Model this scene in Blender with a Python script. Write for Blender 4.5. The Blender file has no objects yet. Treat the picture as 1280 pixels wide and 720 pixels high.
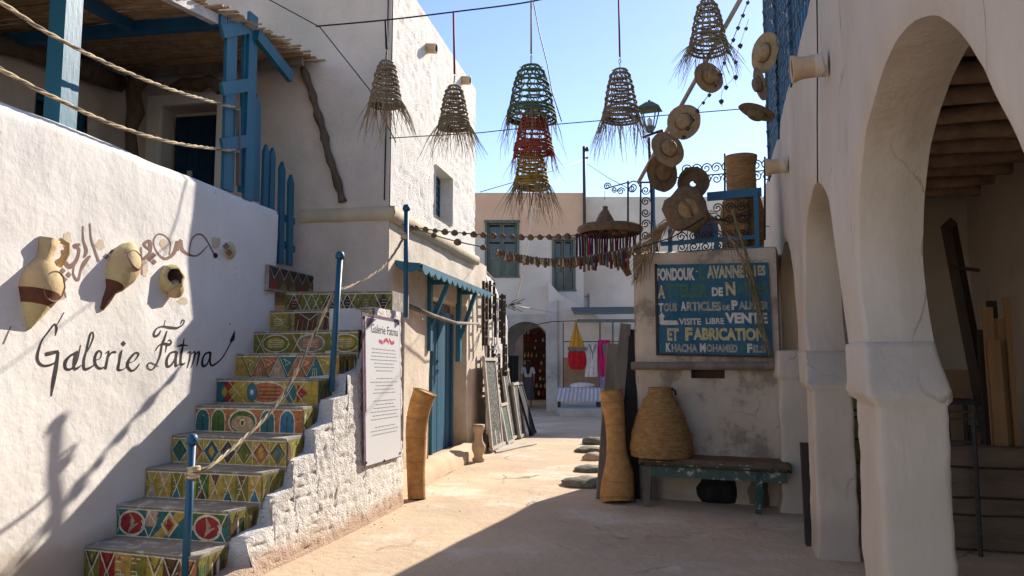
import bpy, math, random
from mathutils import Vector, Matrix, noise
random.seed(7)
sc = bpy.context.scene
PI = math.pi
R_ = math.radians
# ------------------------------------------------------------------ camera
F = 960.0; CH = 1.6; P = math.atan(92/960)
cam_d = bpy.data.cameras.new('camera'); cam = bpy.data.objects.new('camera', cam_d)
sc.collection.objects.link(cam); sc.camera = cam
cam.location = (0, 0, CH); cam.rotation_euler = (PI/2+P, 0, 0)
cam_d.sensor_width = 36; cam_d.lens = 36*F/1280; cam_d.clip_start = .05; cam_d.clip_end = 2000
# ------------------------------------------------------------------ light
SUN = Vector((1.433, 2.225, 1.55)).normalized()
w = bpy.data.worlds.new('World'); sc.world = w; w.use_nodes = True
nt = w.node_tree; bg = nt.nodes['Background']
sky = nt.nodes.new('ShaderNodeTexSky'); sky.sky_type = 'NISHITA'; sky.sun_disc = False
sky.sun_elevation = math.asin(SUN.z); sky.sun_rotation = math.atan2(SUN.x, SUN.y)
sky.air_density = 1.0; sky.dust_density = .1; sky.ozone_density = 1.6
hs = nt.nodes.new('ShaderNodeHueSaturation'); hs.inputs['Saturation'].default_value = 1.05; hs.inputs['Hue'].default_value = .512; nt.links.new(sky.outputs[0], hs.inputs['Color']); nt.links.new(hs.outputs[0], bg.inputs[0]); bg.inputs[1].default_value = .12
sd = bpy.data.lights.new('sun', 'SUN'); sd.energy = 4.8; sd.angle = R_(.5); sd.color = (1, .93, .82)
so = bpy.data.objects.new('sun', sd); sc.collection.objects.link(so)
so.rotation_euler = SUN.to_track_quat('Z', 'Y').to_euler(); so.location = (20, 30, 30)
sc.view_settings.view_transform = 'Standard'; sc.view_settings.look = 'None'
sc.view_settings.exposure = 0.9; sc.view_settings.gamma = 1
# ------------------------------------------------------------------ frames of the place
A = math.atan(180*math.cos(P)/F)         # street direction
B = math.atan(265*math.cos(P)/F)         # arcade direction
C = R_(21)                               # workshop front
def W(a, s, t, z): return Vector((s*math.sin(a)+t*math.cos(a), s*math.cos(a)-t*math.sin(a), z))
def ray(px, py):
    x = (px-640)/F; u = (360-py)/F
    return Vector((x, math.cos(P)-u*math.sin(P), math.sin(P)+u*math.cos(P)))
def atY(px, py, Y):
    d = ray(px, py); k = Y/d.y; return Vector((d.x*k, Y, CH+d.z*k))
def onT(px, py, t, a=A):
    d = ray(px, py); k = t/(d.x*math.cos(a)-d.y*math.sin(a)); p = Vector((d.x*k, d.y*k, CH+d.z*k))
    return (p.x*math.sin(a)+p.y*math.cos(a), p.z)
def onS(px, py, s, a=A):
    d = ray(px, py); k = s/(d.x*math.sin(a)+d.y*math.cos(a)); p = Vector((d.x*k, d.y*k, CH+d.z*k))
    return (p.x*math.cos(a)-p.y*math.sin(a), p.z)
def st(p, a=A): return (p.x*math.sin(a)+p.y*math.cos(a), p.x*math.cos(a)-p.y*math.sin(a))
def fbm(x, y, z=0., o=3):
    return noise.fractal(Vector((x, y, z)), 1.0, 2.0, o)
# ------------------------------------------------------------------ materials
M = {}
def mat(name, col, rough=.85, col2=None, ns=3., nd=5, bump=.0, bs=20., stretch=(1, 1, 1), spots=None, spec=.25, b2=None, metal=0., stain=None, contrast=(.35, .65), crack=None):
    m = bpy.data.materials.new(name); m.use_nodes = True; n = m.node_tree; L = n.links
    b = n.nodes['Principled BSDF']; b.inputs['Roughness'].default_value = rough
    b.inputs['Specular IOR Level'].default_value = spec; b.inputs['Metallic'].default_value = metal
    b.inputs['Base Color'].default_value = (*col, 1)
    tc = n.nodes.new('ShaderNodeTexCoord'); mp = n.nodes.new('ShaderNodeMapping'); mp.inputs['Scale'].default_value = stretch
    L.new(tc.outputs['Object'], mp.inputs[0]); co = mp.outputs[0]
    last = None
    def mixc(fac, c2, a_):
        x = n.nodes.new('ShaderNodeMix'); x.data_type = 'RGBA'; L.new(fac, x.inputs[0])
        if a_ is None: x.inputs[6].default_value = (*col, 1)
        else: L.new(a_, x.inputs[6])
        x.inputs[7].default_value = (*c2, 1); return x.outputs[2]
    def nz(scale, detail, lo, hi, rgh=.6):
        t = n.nodes.new('ShaderNodeTexNoise'); t.inputs['Scale'].default_value = scale; t.inputs['Detail'].default_value = detail; t.inputs['Roughness'].default_value = rgh
        L.new(co, t.inputs[0]); r = n.nodes.new('ShaderNodeMapRange'); r.inputs[1].default_value = lo; r.inputs[2].default_value = hi
        L.new(t.outputs[0], r.inputs[0]); return r.outputs[0]
    if col2: last = mixc(nz(ns, nd, *contrast), col2, last)
    if spots: last = mixc(nz(spots[1], 6, spots[2], spots[3], .7), spots[0], last)
    if crack:   # thin wandering cracks: (scale, width, colour)
        t = n.nodes.new('ShaderNodeTexNoise'); t.inputs['Scale'].default_value = crack[0]*2.2; t.inputs['Detail'].default_value = 6; L.new(co, t.inputs[0])
        va = n.nodes.new('ShaderNodeVectorMath'); va.operation = 'MULTIPLY_ADD'; L.new(t.outputs['Color'], va.inputs[0]); va.inputs[1].default_value = (.9/crack[0]*.5,)*3; L.new(co, va.inputs[2])
        vo = n.nodes.new('ShaderNodeTexVoronoi'); vo.feature = 'DISTANCE_TO_EDGE'; vo.inputs['Scale'].default_value = crack[0]; L.new(va.outputs[0], vo.inputs[0])
        r = n.nodes.new('ShaderNodeMapRange'); r.inputs[1].default_value = 0; r.inputs[2].default_value = crack[1]; r.inputs[3].default_value = 1; r.inputs[4].default_value = 0; L.new(vo.outputs['Distance'], r.inputs[0])
        mm = n.nodes.new('ShaderNodeMath'); mm.operation = 'MULTIPLY'; L.new(r.outputs[0], mm.inputs[0]); L.new(nz(crack[0]*1.3, 2, .48, .62), mm.inputs[1])
        last = mixc(mm.outputs[0], crack[2], last)
    if stain:   # dirt that rises from the foot of a wall: (colour, top z, softness)
        g = n.nodes.new('ShaderNodeNewGeometry'); sp = n.nodes.new('ShaderNodeSeparateXYZ'); L.new(g.outputs['Position'], sp.inputs[0])
        t = n.nodes.new('ShaderNodeTexNoise'); t.inputs['Scale'].default_value = 2.5; t.inputs['Detail'].default_value = 6; L.new(co, t.inputs[0])
        ad = n.nodes.new('ShaderNodeMath'); ad.operation = 'MULTIPLY_ADD'; L.new(t.outputs[0], ad.inputs[0]); ad.inputs[1].default_value = -stain[2]*2.2; L.new(sp.outputs[2], ad.inputs[2])
        r = n.nodes.new('ShaderNodeMapRange'); L.new(ad.outputs[0], r.inputs[0]); r.inputs[1].default_value = stain[1]-stain[2]*1.6; r.inputs[2].default_value = stain[1]-stain[2]*.6
        r.inputs[3].default_value = .75; r.inputs[4].default_value = 0
        last = mixc(r.outputs[0], stain[0], last)
    if last is not None: L.new(last, b.inputs['Base Color'])
    if bump:
        t = n.nodes.new('ShaderNodeTexNoise'); t.inputs['Scale'].default_value = bs; t.inputs['Detail'].default_value = 8; t.inputs['Roughness'].default_value = .62; L.new(co, t.inputs[0])
        h = t.outputs[0]
        if b2:
            t2 = n.nodes.new('ShaderNodeTexNoise'); t2.inputs['Scale'].default_value = b2[0]; t2.inputs['Detail'].default_value = 4; L.new(co, t2.inputs[0])
            ad = n.nodes.new('ShaderNodeMath'); ad.operation = 'MULTIPLY_ADD'; L.new(t2.outputs[0], ad.inputs[0]); ad.inputs[1].default_value = b2[1]; L.new(h, ad.inputs[2]); h = ad.outputs[0]
        bn = n.nodes.new('ShaderNodeBump'); bn.inputs['Strength'].default_value = 1; bn.inputs['Distance'].default_value = bump
        L.new(h, bn.inputs['Height']); L.new(bn.outputs[0], b.inputs['Normal'])
    M[name] = m; return m
mat('whitewash', (.80, .745, .69), .9, (.72, .665, .60), 1.3, bump=.009, bs=10, b2=(2.2, 1.6), spots=((.42, .35, .27), 5, .66, .74), stain=((.45, .36, .27), .30, .16))
mat('rough_whitewash', (.84, .79, .73), .95, (.76, .70, .63), 2.5, bump=.03, bs=42, stretch=(1, 1, 1.3), spots=((.50, .42, .34), 16, .68, .74), stain=((.50, .30, .18), .16, .14))
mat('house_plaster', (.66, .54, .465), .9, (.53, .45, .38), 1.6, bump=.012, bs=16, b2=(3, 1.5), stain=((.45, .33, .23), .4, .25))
mat('cream_plaster', (.72, .61, .48), .9, (.56, .46, .35), 2.2, bump=.010, bs=18, b2=(3, 1.5), stain=((.5, .34, .2), .35, .25), spots=((.4, .3, .22), 7, .66, .72))
mat('ochre_trim', (.60, .50, .34), .9, (.5, .4, .28), 3, bump=.008, bs=20)
mat('arcade_plaster', (.60, .51, .415), .9, (.49, .40, .315), 1.1, crack=(1.1, .010, (.30, .24, .19)), bump=.010, bs=11, b2=(1.8, 2.0), stretch=(1, 1, .5), spots=((.40, .32, .25), 3.2, .63, .75), stain=((.40, .33, .27), .30, .15))
mat('room_plaster', (.52, .45, .38), .9, (.42, .35, .29), 1.2, bump=.008, bs=12)
mat('workshop_plaster', (.52, .43, .34), .9, (.38, .30, .225), 1.5, bump=.014, bs=10, b2=(2.2, 1.6), spots=((.25, .20, .155), 1.5, .50, .58), crack=(1.6, .012, (.2, .15, .11)), stain=((.42, .33, .26), .35, .2))
mat('patch_plaster', (.30, .25, .205), .92, (.42, .345, .27), 3.2, bump=.01, bs=16)
mat('far_white', (.60, .56, .51), .9, (.48, .44, .40), .8, bump=.01, bs=8)
mat('far_salmon', (.62, .42, .30), .9, (.55, .37, .26), 1.5, bump=.01, bs=8, spots=((.62, .52, .43), 1.4, .6, .7))
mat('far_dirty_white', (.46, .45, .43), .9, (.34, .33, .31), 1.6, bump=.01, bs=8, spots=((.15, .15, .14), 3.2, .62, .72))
mat('ground', (.60, .445, .295), .9, (.46, .34, .23), .8, nd=8, bump=.016, bs=11, b2=(2.0, 1.5), spots=((.64, .54, .42), .7, .52, .64), crack=(.55, .012, (.20, .15, .11)), contrast=(.3, .7))
mat('pale_cement', (.50, .43, .34), .9, (.42, .36, .29), 3, bump=.006, bs=20)
mat('tread_stone', (.23, .20, .165), .85, (.32, .29, .25), 5, bump=.006, bs=22, spots=((.46, .43, .36), 9, .55, .6))
mat('blue_paint', (.008, .075, .15), .5, (.012, .10, .19), 4, bump=.003, bs=30, spec=.4, stretch=(1, 1, .3), spots=((.12, .2, .26), 14, .68, .74))
mat('teal_blue_paint', (.010, .10, .165), .5, (.016, .13, .20), 4, bump=.003, bs=30, spec=.4, stretch=(1, 1, .3), spots=((.2, .25, .28), 14, .68, .74))
mat('door_blue', (.004, .022, .055), .5, (.006, .03, .07), 5, bump=.003, bs=20)
mat('street_door_blue', (.012, .10, .17), .55, (.008, .07, .13), 5, bump=.003, bs=20, stretch=(1, 1, .2))
mat('weathered_green', (.075, .10, .09), .75, (.12, .14, .12), 6, bump=.004, bs=20, stretch=(1, 1, .3), spots=((.2, .16, .12), 12, .6, .68))
mat('green_bench_paint', (.035, .075, .065), .6, (.07, .10, .085), 6, bump=.004, bs=20, spots=((.38, .38, .33), 11, .57, .62))
mat('grey_wood', (.22, .18, .145), .85, (.13, .105, .085), 5, bump=.008, bs=24, stretch=(1, 1, .15))
mat('driftwood', (.085, .055, .035), .85, (.15, .105, .07), 7, bump=.02, bs=18, stretch=(1, 1, .3))
mat('beam_wood', (.46, .31, .21), .8, (.30, .19, .125), 6, bump=.01, bs=16)
mat('ceiling_wood', (.15, .09, .06), .85, (.06, .035, .025), 6, bump=.01, bs=16)
mat('timber', (.13, .09, .065), .8, (.19, .14, .10), 2.2, bump=.02, bs=7, stretch=(1, 1, 5), spots=((.17, .13, .095), 2.6, .6, .72))
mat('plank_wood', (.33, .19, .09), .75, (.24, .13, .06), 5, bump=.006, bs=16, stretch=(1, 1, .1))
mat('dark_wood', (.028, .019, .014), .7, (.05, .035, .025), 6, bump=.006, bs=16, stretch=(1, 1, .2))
mat('reed', (.30, .17, .08), .8, (.45, .29, .15), 9, bump=.004, bs=30)
mat('reed_dark', (.17, .095, .045), .8, (.26, .15, .075), 9, bump=.004, bs=30)
mat('straw', (.36, .24, .125), .8, (.25, .155, .075), 14, bump=.006, bs=60)
mat('straw_dark', (.19, .125, .07), .85, (.12, .075, .045), 12, bump=.006, bs=50)
mat('esparto', (.50, .26, .09), .75, (.34, .165, .055), 9, bump=.008, bs=45, stretch=(1, 1, 1.5))
mat('esparto_coil', (.40, .225, .085), .8, (.24, .125, .045), 14, bump=.014, bs=40, stretch=(1, 1, 3))
mat('wicker', (.15, .105, .065), .8, (.22, .155, .09), 16, bump=.003, bs=50)
mat('wicker_green', (.07, .12, .05), .8, (.09, .10, .05), 14)
mat('wicker_red', (.30, .035, .025), .8, (.22, .06, .03), 14)
mat('wicker_yellow', (.40, .26, .04), .8, (.16, .09, .02), 14)
mat('frond', (.30, .21, .115), .85, (.16, .115, .06), 10)
mat('frond_green', (.13, .14, .06), .85, (.24, .19, .09), 6)
mat('rope', (.62, .50, .33), .9, (.45, .34, .20), 30, bump=.003, bs=90)
mat('rope_dark', (.20, .16, .12), .9)
mat('iron', (.028, .025, .026), .6, (.06, .045, .04), 20)
mat('blue_iron', (.012, .04, .10), .5)
mat('black_strap', (.012, .012, .012), .7); mat('cable', (.02, .02, .022), .6)
mat('red_strap', (.22, .012, .015), .7)
mat('pale_strap', (.42, .34, .27), .8)
mat('pole_light', (.42, .37, .33), .6, (.3, .26, .23), 8); mat('pole_grey', (.15, .13, .12), .6, (.1, .08, .07), 8)
mat('terracotta_cream', (.60, .44, .24), .8, (.50, .33, .16), 6, bump=.006, bs=25, spots=((.30, .22, .13), 7, .6, .68))
mat('terracotta_yellow', (.58, .50, .25), .8, (.48, .36, .18), 7, bump=.006, bs=25, spots=((.16, .11, .07), 6, .6, .66))
mat('clay_pale', (.52, .38, .24), .8, (.45, .31, .19), 8, bump=.004, bs=30)
mat('pot_brown', (.15, .055, .03), .7, (.09, .035, .02), 9, bump=.004, bs=30)
mat('pot_hollow', (.09, .05, .04), .9)
mat('letter_black', (.022, .014, .014), .8, (.07, .05, .045), 14, contrast=(.45, .7))
mat('calligraphy_brown', (.21, .115, .085), .85, (.28, .17, .13), 14)
mat('calligraphy_tan', (.55, .42, .27), .85, (.6, .5, .38), 12)
mat('sign_blue', (.018, .085, .145), .75, (.04, .12, .18), 6, spots=((.03, .05, .07), 9, .62, .7))
mat('sign_white', (.60, .57, .50), .8, (.45, .42, .37), 20)
mat('sign_cream', (.52, .47, .33), .8, (.30, .26, .14), 20)
mat('sign_green', (.06, .15, .12), .8, (.05, .12, .08), 20)
mat('sign_grey', (.40, .38, .32), .8, (.2, .2, .17), 20)
mat('sign_yellow', (.50, .46, .30), .8, (.36, .29, .1), 20)
mat('poster_white', (.66, .65, .65), .5, spec=.4)
mat('poster_purple', (.09, .03, .065), .5, (.20, .10, .15), 18, spec=.4)
mat('poster_ink', (.30, .27, .30), .6); mat('poster_red', (.45, .04, .09), .6)
for nm, c in dict(olive=(.20, .18, .03), ochre=(.52, .33, .07), teal=(.03, .15, .17), red=(.33, .025, .03), orange=(.46, .16, .06), cream=(.70, .65, .50), green=(.07, .14, .03), brown=(.11, .055, .03), peach=(.50, .33, .23), sky=(.04, .17, .30), grey=(.22, .22, .19), black=(.02, .018, .015), mustard=(.42, .31, .05)).items():
    mat('paint_'+nm, c, .55, tuple(x*.6 for x in c), 22, spots=(tuple(.6*x+.12 for x in c), 26, .63, .7), bump=.002, bs=60, spec=.35)
mat('cloth_red', (.42, .012, .02), .9, (.3, .008, .012), 8, bump=.02, bs=8)
mat('cloth_pink', (.50, .015, .14), .9, (.38, .01, .09), 8, bump=.02, bs=8)
mat('cloth_yellow', (.50, .27, .035), .9, (.38, .19, .02), 8, bump=.02, bs=8)
mat('cloth_white', (.60, .56, .54), .9, (.45, .42, .42), 6, bump=.02, bs=8)
mat('cloth_blue', (.06, .075, .26), .9, (.3, .25, .4), 20)
mat('cloth_stripe', (.30, .32, .42), .9); mat('cloth_grey', (.16, .14, .15), .9, (.1, .09, .09), 9)
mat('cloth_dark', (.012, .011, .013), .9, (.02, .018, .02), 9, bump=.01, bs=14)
mat('cloth_brown', (.19, .115, .06), .95, (.13, .075, .04), 9, bump=.008, bs=40)
mat('sack', (.20, .145, .095), .95, (.14, .10, .065), 6, bump=.015, bs=12)
mat('cardboard', (.30, .20, .12), .9, (.22, .15, .09), 5)
mat('stone_frame', (.50, .45, .39), .85, (.38, .33, .28), 9, bump=.006, bs=30)
mat('mosaic', (.035, .04, .034), .7, (.24, .22, .19), 24, bump=.01, bs=40, contrast=(.5, .6))
mat('mosaic_green', (.03, .055, .04), .6, (.12, .15, .12), 22, bump=.008, bs=40, contrast=(.48, .54))
mat('rock', (.12, .115, .075), .9, (.22, .20, .16), 8, bump=.02, bs=16)
mat('skin', (.36, .19, .12), .6); mat('hair', (.012, .008, .007), .6, (.03, .02, .015), 30)
mat('top_white', (.62, .58, .64), .9, (.5, .46, .52), 9); mat('skirt_grey', (.10, .09, .10), .9)
mat('window_dark', (.012, .014, .018), .25, spec=.5)
mat('glass', (.05, .06, .06), .12, (.03, .035, .035), 4, spec=.6)
mat('lamp_glass', (.55, .60, .60), .25, spec=.5)
mat('wine', (.12, .015, .03), .8); mat('navy', (.02, .025, .10), .8); mat('slate', (.08, .09, .12), .8)
# ------------------------------------------------------------------ builder
col = sc.collection
def frame_of(axis):
    z = Vector(axis).normalized(); x = z.orthogonal().normalized(); return x, z.cross(x), z
class MB:
    def __init__(s): s.v = []; s.f = []; s.mi = []; s.sm = []; s.mats = []; s.cur = 0; s.smooth = False
    def m(s, name):
        if name not in s.mats: s.mats.append(name)
        s.cur = s.mats.index(name); return s
    def add(s, vs, fs, smooth=None):
        o = len(s.v); s.v += [Vector(v) for v in vs]
        for f in fs: s.f.append([i+o for i in f]); s.mi.append(s.cur); s.sm.append(s.smooth if smooth is None else smooth)
        return s
    def hexa(s, c):   # eight corners, bottom ring then top ring
        return s.add(c, [(0, 3, 2, 1), (4, 5, 6, 7), (0, 1, 5, 4), (1, 2, 6, 5), (2, 3, 7, 6), (3, 0, 4, 7)])
    def fbox(s, a, s0, s1, t0, t1, z0, z1):
        return s.hexa([W(a, s0, t0, z0), W(a, s1, t0, z0), W(a, s1, t1, z0), W(a, s0, t1, z0), W(a, s0, t0, z1), W(a, s1, t0, z1), W(a, s1, t1, z1), W(a, s0, t1, z1)])
    def bar(s, p, q, w_, h_, up=(0, 0, 1), taper=1.):
        p = Vector(p); q = Vector(q); d = (q-p).normalized(); u = Vector(up)
        x = d.cross(u)
        if x.length < 1e-3: x = d.orthogonal()
        x.normalize(); y = x.cross(d).normalized(); c = []
        for e, k in ((p, 1), (q, taper)):
            c += [e-x*w_/2*k-y*h_/2*k, e+x*w_/2*k-y*h_/2*k, e+x*w_/2*k+y*h_/2*k, e-x*w_/2*k+y*h_/2*k]
        return s.hexa(c)
    def sweep(s, pts, rad, n=8, cap=True, smooth=True, squash=1., closed=False, jit=0.):
        pts = [Vector(p) for p in pts]; N = len(pts)
        if not hasattr(rad, '__len__'): rad = [rad]*N
        vs = []; prev = None
        for i, p in enumerate(pts):
            if closed: d = pts[(i+1) % N]-pts[i-1]
            else: d = pts[min(i+1, N-1)]-pts[max(i-1, 0)]
            d.normalize()
            if prev is None: x = d.orthogonal().normalized()
            else:
                x = prev-d*prev.dot(d)
                x = x.normalized() if x.length > 1e-5 else d.orthogonal().normalized()
            prev = x; y = d.cross(x)
            for k in range(n):
                an = 2*PI*k/n; r = rad[i]*(1+(random.uniform(-jit, jit) if jit else 0))
                vs.append(p+x*math.cos(an)*r+y*math.sin(an)*r*squash)
        fs = []
        for i in range(N if closed else N-1):
            j = (i+1) % N
            for k in range(n):
                k2 = (k+1) % n; fs.append((i*n+k, i*n+k2, j*n+k2, j*n+k))
        if cap and not closed: fs += [tuple(reversed(range(n))), tuple(range((N-1)*n, N*n))]
        return s.add(vs, fs, smooth)
    def lathe(s, base, axis, prof, n=24, smooth=True, mats=None, arc=2*PI, wob=0.):
        x, y, z = frame_of(axis); base = Vector(base); vs = []
        for i, (r, h) in enumerate(prof):
            for k in range(n):
                an = 2*PI*k/n; rr = r*(1+wob*fbm(math.cos(an)*1.5+base.x, math.sin(an)*1.5, h*3+base.y))
                vs.append(base+(x*math.cos(an)+y*math.sin(an))*rr+z*h)
        o = len(s.v); s.v += vs
        for i in range(len(prof)-1):
            if mats: s.m(mats[i])
            for k in range(n):
                k2 = (k+1) % n; s.f.append([o+i*n+k, o+i*n+k2, o+(i+1)*n+k2, o+(i+1)*n+k]); s.mi.append(s.cur); s.sm.append(smooth)
        return s
    def ring(s, c, axis, R, r, n=24, k=5, ex=1.):
        x, y, z = frame_of(axis); c = Vector(c)
        return s.sweep([c+x*math.cos(2*PI*i/n)*R+y*math.sin(2*PI*i/n)*R*ex for i in range(n)], r, k, closed=True)
    def grid(s, fn, us, vs_, holes=(), smooth=True):
        nu, nv = len(us), len(vs_)
        vs = [fn(u, v) for u in us for v in vs_]; fs = []
        for i in range(nu-1):
            for j in range(nv-1):
                cu = (us[i]+us[i+1])/2; cv = (vs_[j]+vs_[j+1])/2
                if any(h[0] < cu < h[1] and h[2] < cv < h[3] for h in holes): continue
                fs.append((i*nv+j, (i+1)*nv+j, (i+1)*nv+j+1, i*nv+j+1))
        return s.add(vs, fs, smooth)
    def build(s, name, m=None, parent=None, **kw):
        o0 = parent.matrix_world.translation if parent is not None else Vector((0, 0, 0))
        org = kw.pop('origin', None)
        if parent is not None: org = loc_of(parent)
        else: org = Vector(org) if org is not None else Vector((0, 0, 0))
        me = bpy.data.meshes.new(name); me.from_pydata([v-org for v in s.v], [], s.f)
        if m and not s.mats: s.mats = [m]
        for q in s.mats: me.materials.append(M[q])
        me.polygons.foreach_set('material_index', s.mi); me.polygons.foreach_set('use_smooth', s.sm); me.update()
        o = bpy.data.objects.new(name, me); col.objects.link(o)
        if parent is not None: o.parent = parent; LOC[o.name] = Vector(org)
        else: o.location = org; LOC[o.name] = Vector(org)
        for k, v in kw.items(): o[k] = v
        return o
LOC = {}
def loc_of(o): return LOC[o.name]
def thing(name, label, cat, loc, group=None):
    o = bpy.data.objects.new(name, None); col.objects.link(o); o.location = loc; LOC[o.name] = Vector(loc)
    o.empty_display_size = .1
    o['label'] = label; o['category'] = cat
    if group: o['group'] = group
    return o
def lin(a, b, step):
    n = max(1, int(round((b-a)/step))); return [a+(b-a)*i/n for i in range(n+1)]
def cuts(a, b, step, extra=()):
    e = sorted(set([a, b]+[x for x in extra if a < x < b])); r = [a]
    for i in range(len(e)-1): r += lin(e[i], e[i+1], step)[1:]
    return r
def smoothpath(pts, sub=6):
    pts = [tuple(p) for p in pts]; out = []; n = len(pts); D = len(pts[0])
    for i in range(n-1):
        p0 = pts[max(i-1, 0)]; p1 = pts[i]; p2 = pts[i+1]; p3 = pts[min(i+2, n-1)]
        for k in range(sub):
            t = k/sub
            out.append(tuple(.5*((2*p1[d])+(-p0[d]+p2[d])*t+(2*p0[d]-5*p1[d]+4*p2[d]-p3[d])*t*t+(-p0[d]+3*p1[d]-3*p2[d]+p3[d])*t**3) for d in range(D)))
    out.append(pts[-1]); return out
def sag(p, q, d, n=14):
    p = Vector(p); q = Vector(q); return [p.lerp(q, i/n)-Vector((0, 0, 4*d*(i/n)*(1-i/n))) for i in range(n+1)]
_tc = {}
def text2d(body, offset=.0):
    k = (body, offset)
    if k not in _tc:
        c = bpy.data.curves.new('t', 'FONT'); c.body = body; c.offset = offset; c.resolution_u = 3; c.fill_mode = 'FRONT'
        o = bpy.data.objects.new('t', c); col.objects.link(o)
        dg = bpy.context.evaluated_depsgraph_get(); me = o.evaluated_get(dg).to_mesh()
        vs = [(v.co.x, v.co.y) for v in me.vertices]; fs = [tuple(p.vertices) for p in me.polygons]
        o.evaluated_get(dg).to_mesh_clear(); bpy.data.objects.remove(o); bpy.data.curves.remove(c); _tc[k] = (vs, fs)
    return _tc[k]
def put_text(mb, body, x0, x1, y0, y1, fn, offset=.03):
    vs, fs = text2d(body, offset)
    a = min(v[0] for v in vs); b = max(v[0] for v in vs); c = min(v[1] for v in vs); d = max(v[1] for v in vs)
    mb.add([fn(x0+(v[0]-a)/(b-a)*(x1-x0), y0+(v[1]-c)/(d-c)*(y1-y0)) for v in vs], fs, False)
# ================================================================== THE SETTING: ground
def near_shift(x, y): return .012*fbm(x*.8, y*.8)
g = MB(); g.m('ground')
xs = [-300, -60, -20] + lin(-8, 8, .25) + [20, 60, 300]; ys = [-60, -20, -6] + lin(-2, 30, .25) + [60, 120, 400]
g.grid(lambda x, y: Vector((x, y, (.012*fbm(x*.8, y*.8) if abs(x) < 7.9 and -1.9 < y < 29.9 else 0))), xs, ys)
g.build('ground', kind='structure')
# painted-over joints and pale repairs in the paving: thin cement patches
for i, poly in enumerate([[(615, 560), (665, 552), (672, 556), (620, 567)], [(690, 662), (765, 655), (775, 668), (700, 676)]]):
    mb = MB(); pts = []
    for (px, py) in poly:
        d = ray(px, py); k = -CH/d.z; pts.append(Vector((d.x*k, d.y*k, .026)))
    c = sum(pts, Vector())/4; ring_ = []
    for a_ in range(24):
        u = a_/24*4; p = pts[int(u) % 4].lerp(pts[(int(u)+1) % 4], u % 1); ring_.append(p+(p-c)*random.uniform(-.12, .08))
    low = [p-Vector((0, 0, .03)) for p in ring_]
    mb.add(ring_+low, [tuple(range(24))]+[(i_, i_+24, (i_+1) % 24+24, (i_+1) % 24) for i_ in range(24)])
    if i == 0: mb.build('cement_patch', 'pale_cement', kind='structure')
# ================================================================== LEFT: gallery wall
TL = -4.2
def wall_t(s, z): return TL+.022*fbm(s*.7, z*.7, 3)+.008*fbm(s*2.3, z*2.3, 9)
gw = thing('gallery_wall', 'long whitewashed terrace wall with hand painted lettering and half pots set in it', 'wall', W(A, 4, TL, 0))
mb = MB(); mb.m('whitewash')
def topz(s): return 3.31+.02*fbm(s*.9, 5)
S1 = 8.05
def gwf(s, v):
    z = v*topz(s); t = wall_t(s, z)
    if v > .985: t -= .03
    e = max(0, (s-(S1-.08))/.08); 
    return W(A, s, t-.04*e*e, z)
mb.grid(gwf, lin(-3, S1, .07), lin(0, .97, .03)+[.985, 1.0])
mb.smooth = False
ss = lin(-3, S1, .35)
mb.add([W(A, s, wall_t(s, topz(s))-.03, topz(s)) for s in ss]+[W(A, s, TL-.28, topz(s)+.01) for s in ss], [(i, i+1, len(ss)+i+1, len(ss)+i) for i in range(len(ss)-1)])
mb.fbox(A, -3, S1-.002, TL-.28, TL-.06, 0, 3.29)
mb.build('wall', parent=gw)
# calligraphy painted on the wall
def stroke(mb, pts, tf, plane, sub=5, off=.0022):
    sp = smoothpath(pts, sub); vs = []
    for i, (x, y, w_) in enumerate(sp):
        a_ = sp[max(i-1, 0)]; b_ = sp[min(i+1, len(sp)-1)]; dx, dy = b_[0]-a_[0], b_[1]-a_[1]; L_ = math.hypot(dx, dy) or 1
        nx, ny = -dy/L_, dx/L_; w_ = max(w_*1.25, 2.5)
        for sg in (-1, 1):
            X, Y = tf(x+nx*w_/2*sg, y+ny*w_/2*sg); vs.append(plane(X, Y, off))
    mb.add(vs, [(2*i, 2*i+1, 2*i+3, 2*i+2) for i in range(len(sp)-1)], False)
def gplane(px, py, off=.0022):
    s, z = onT(px, py, TL); return W(A, s, wall_t(s, z)+off, z)
def blob(mb, cx, cy, rx, ry, tf, plane, n=12, off=.0026, jit=.1):
    vs = [plane(*tf(cx+math.cos(2*PI*k/n)*rx*(1+random.uniform(-jit, jit)), cy+math.sin(2*PI*k/n)*ry*(1+random.uniform(-jit, jit))), off) for k in range(n)]
    mb.add(vs, [tuple(range(n))], False)
t1 = lambda x, y: (40+x/6.545, 390+y/6.545)
t2 = lambda x, y: (170+x/8, 390+y/8)
t3 = lambda x, y: (60+x/4.5, 260+y/4.5)
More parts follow.
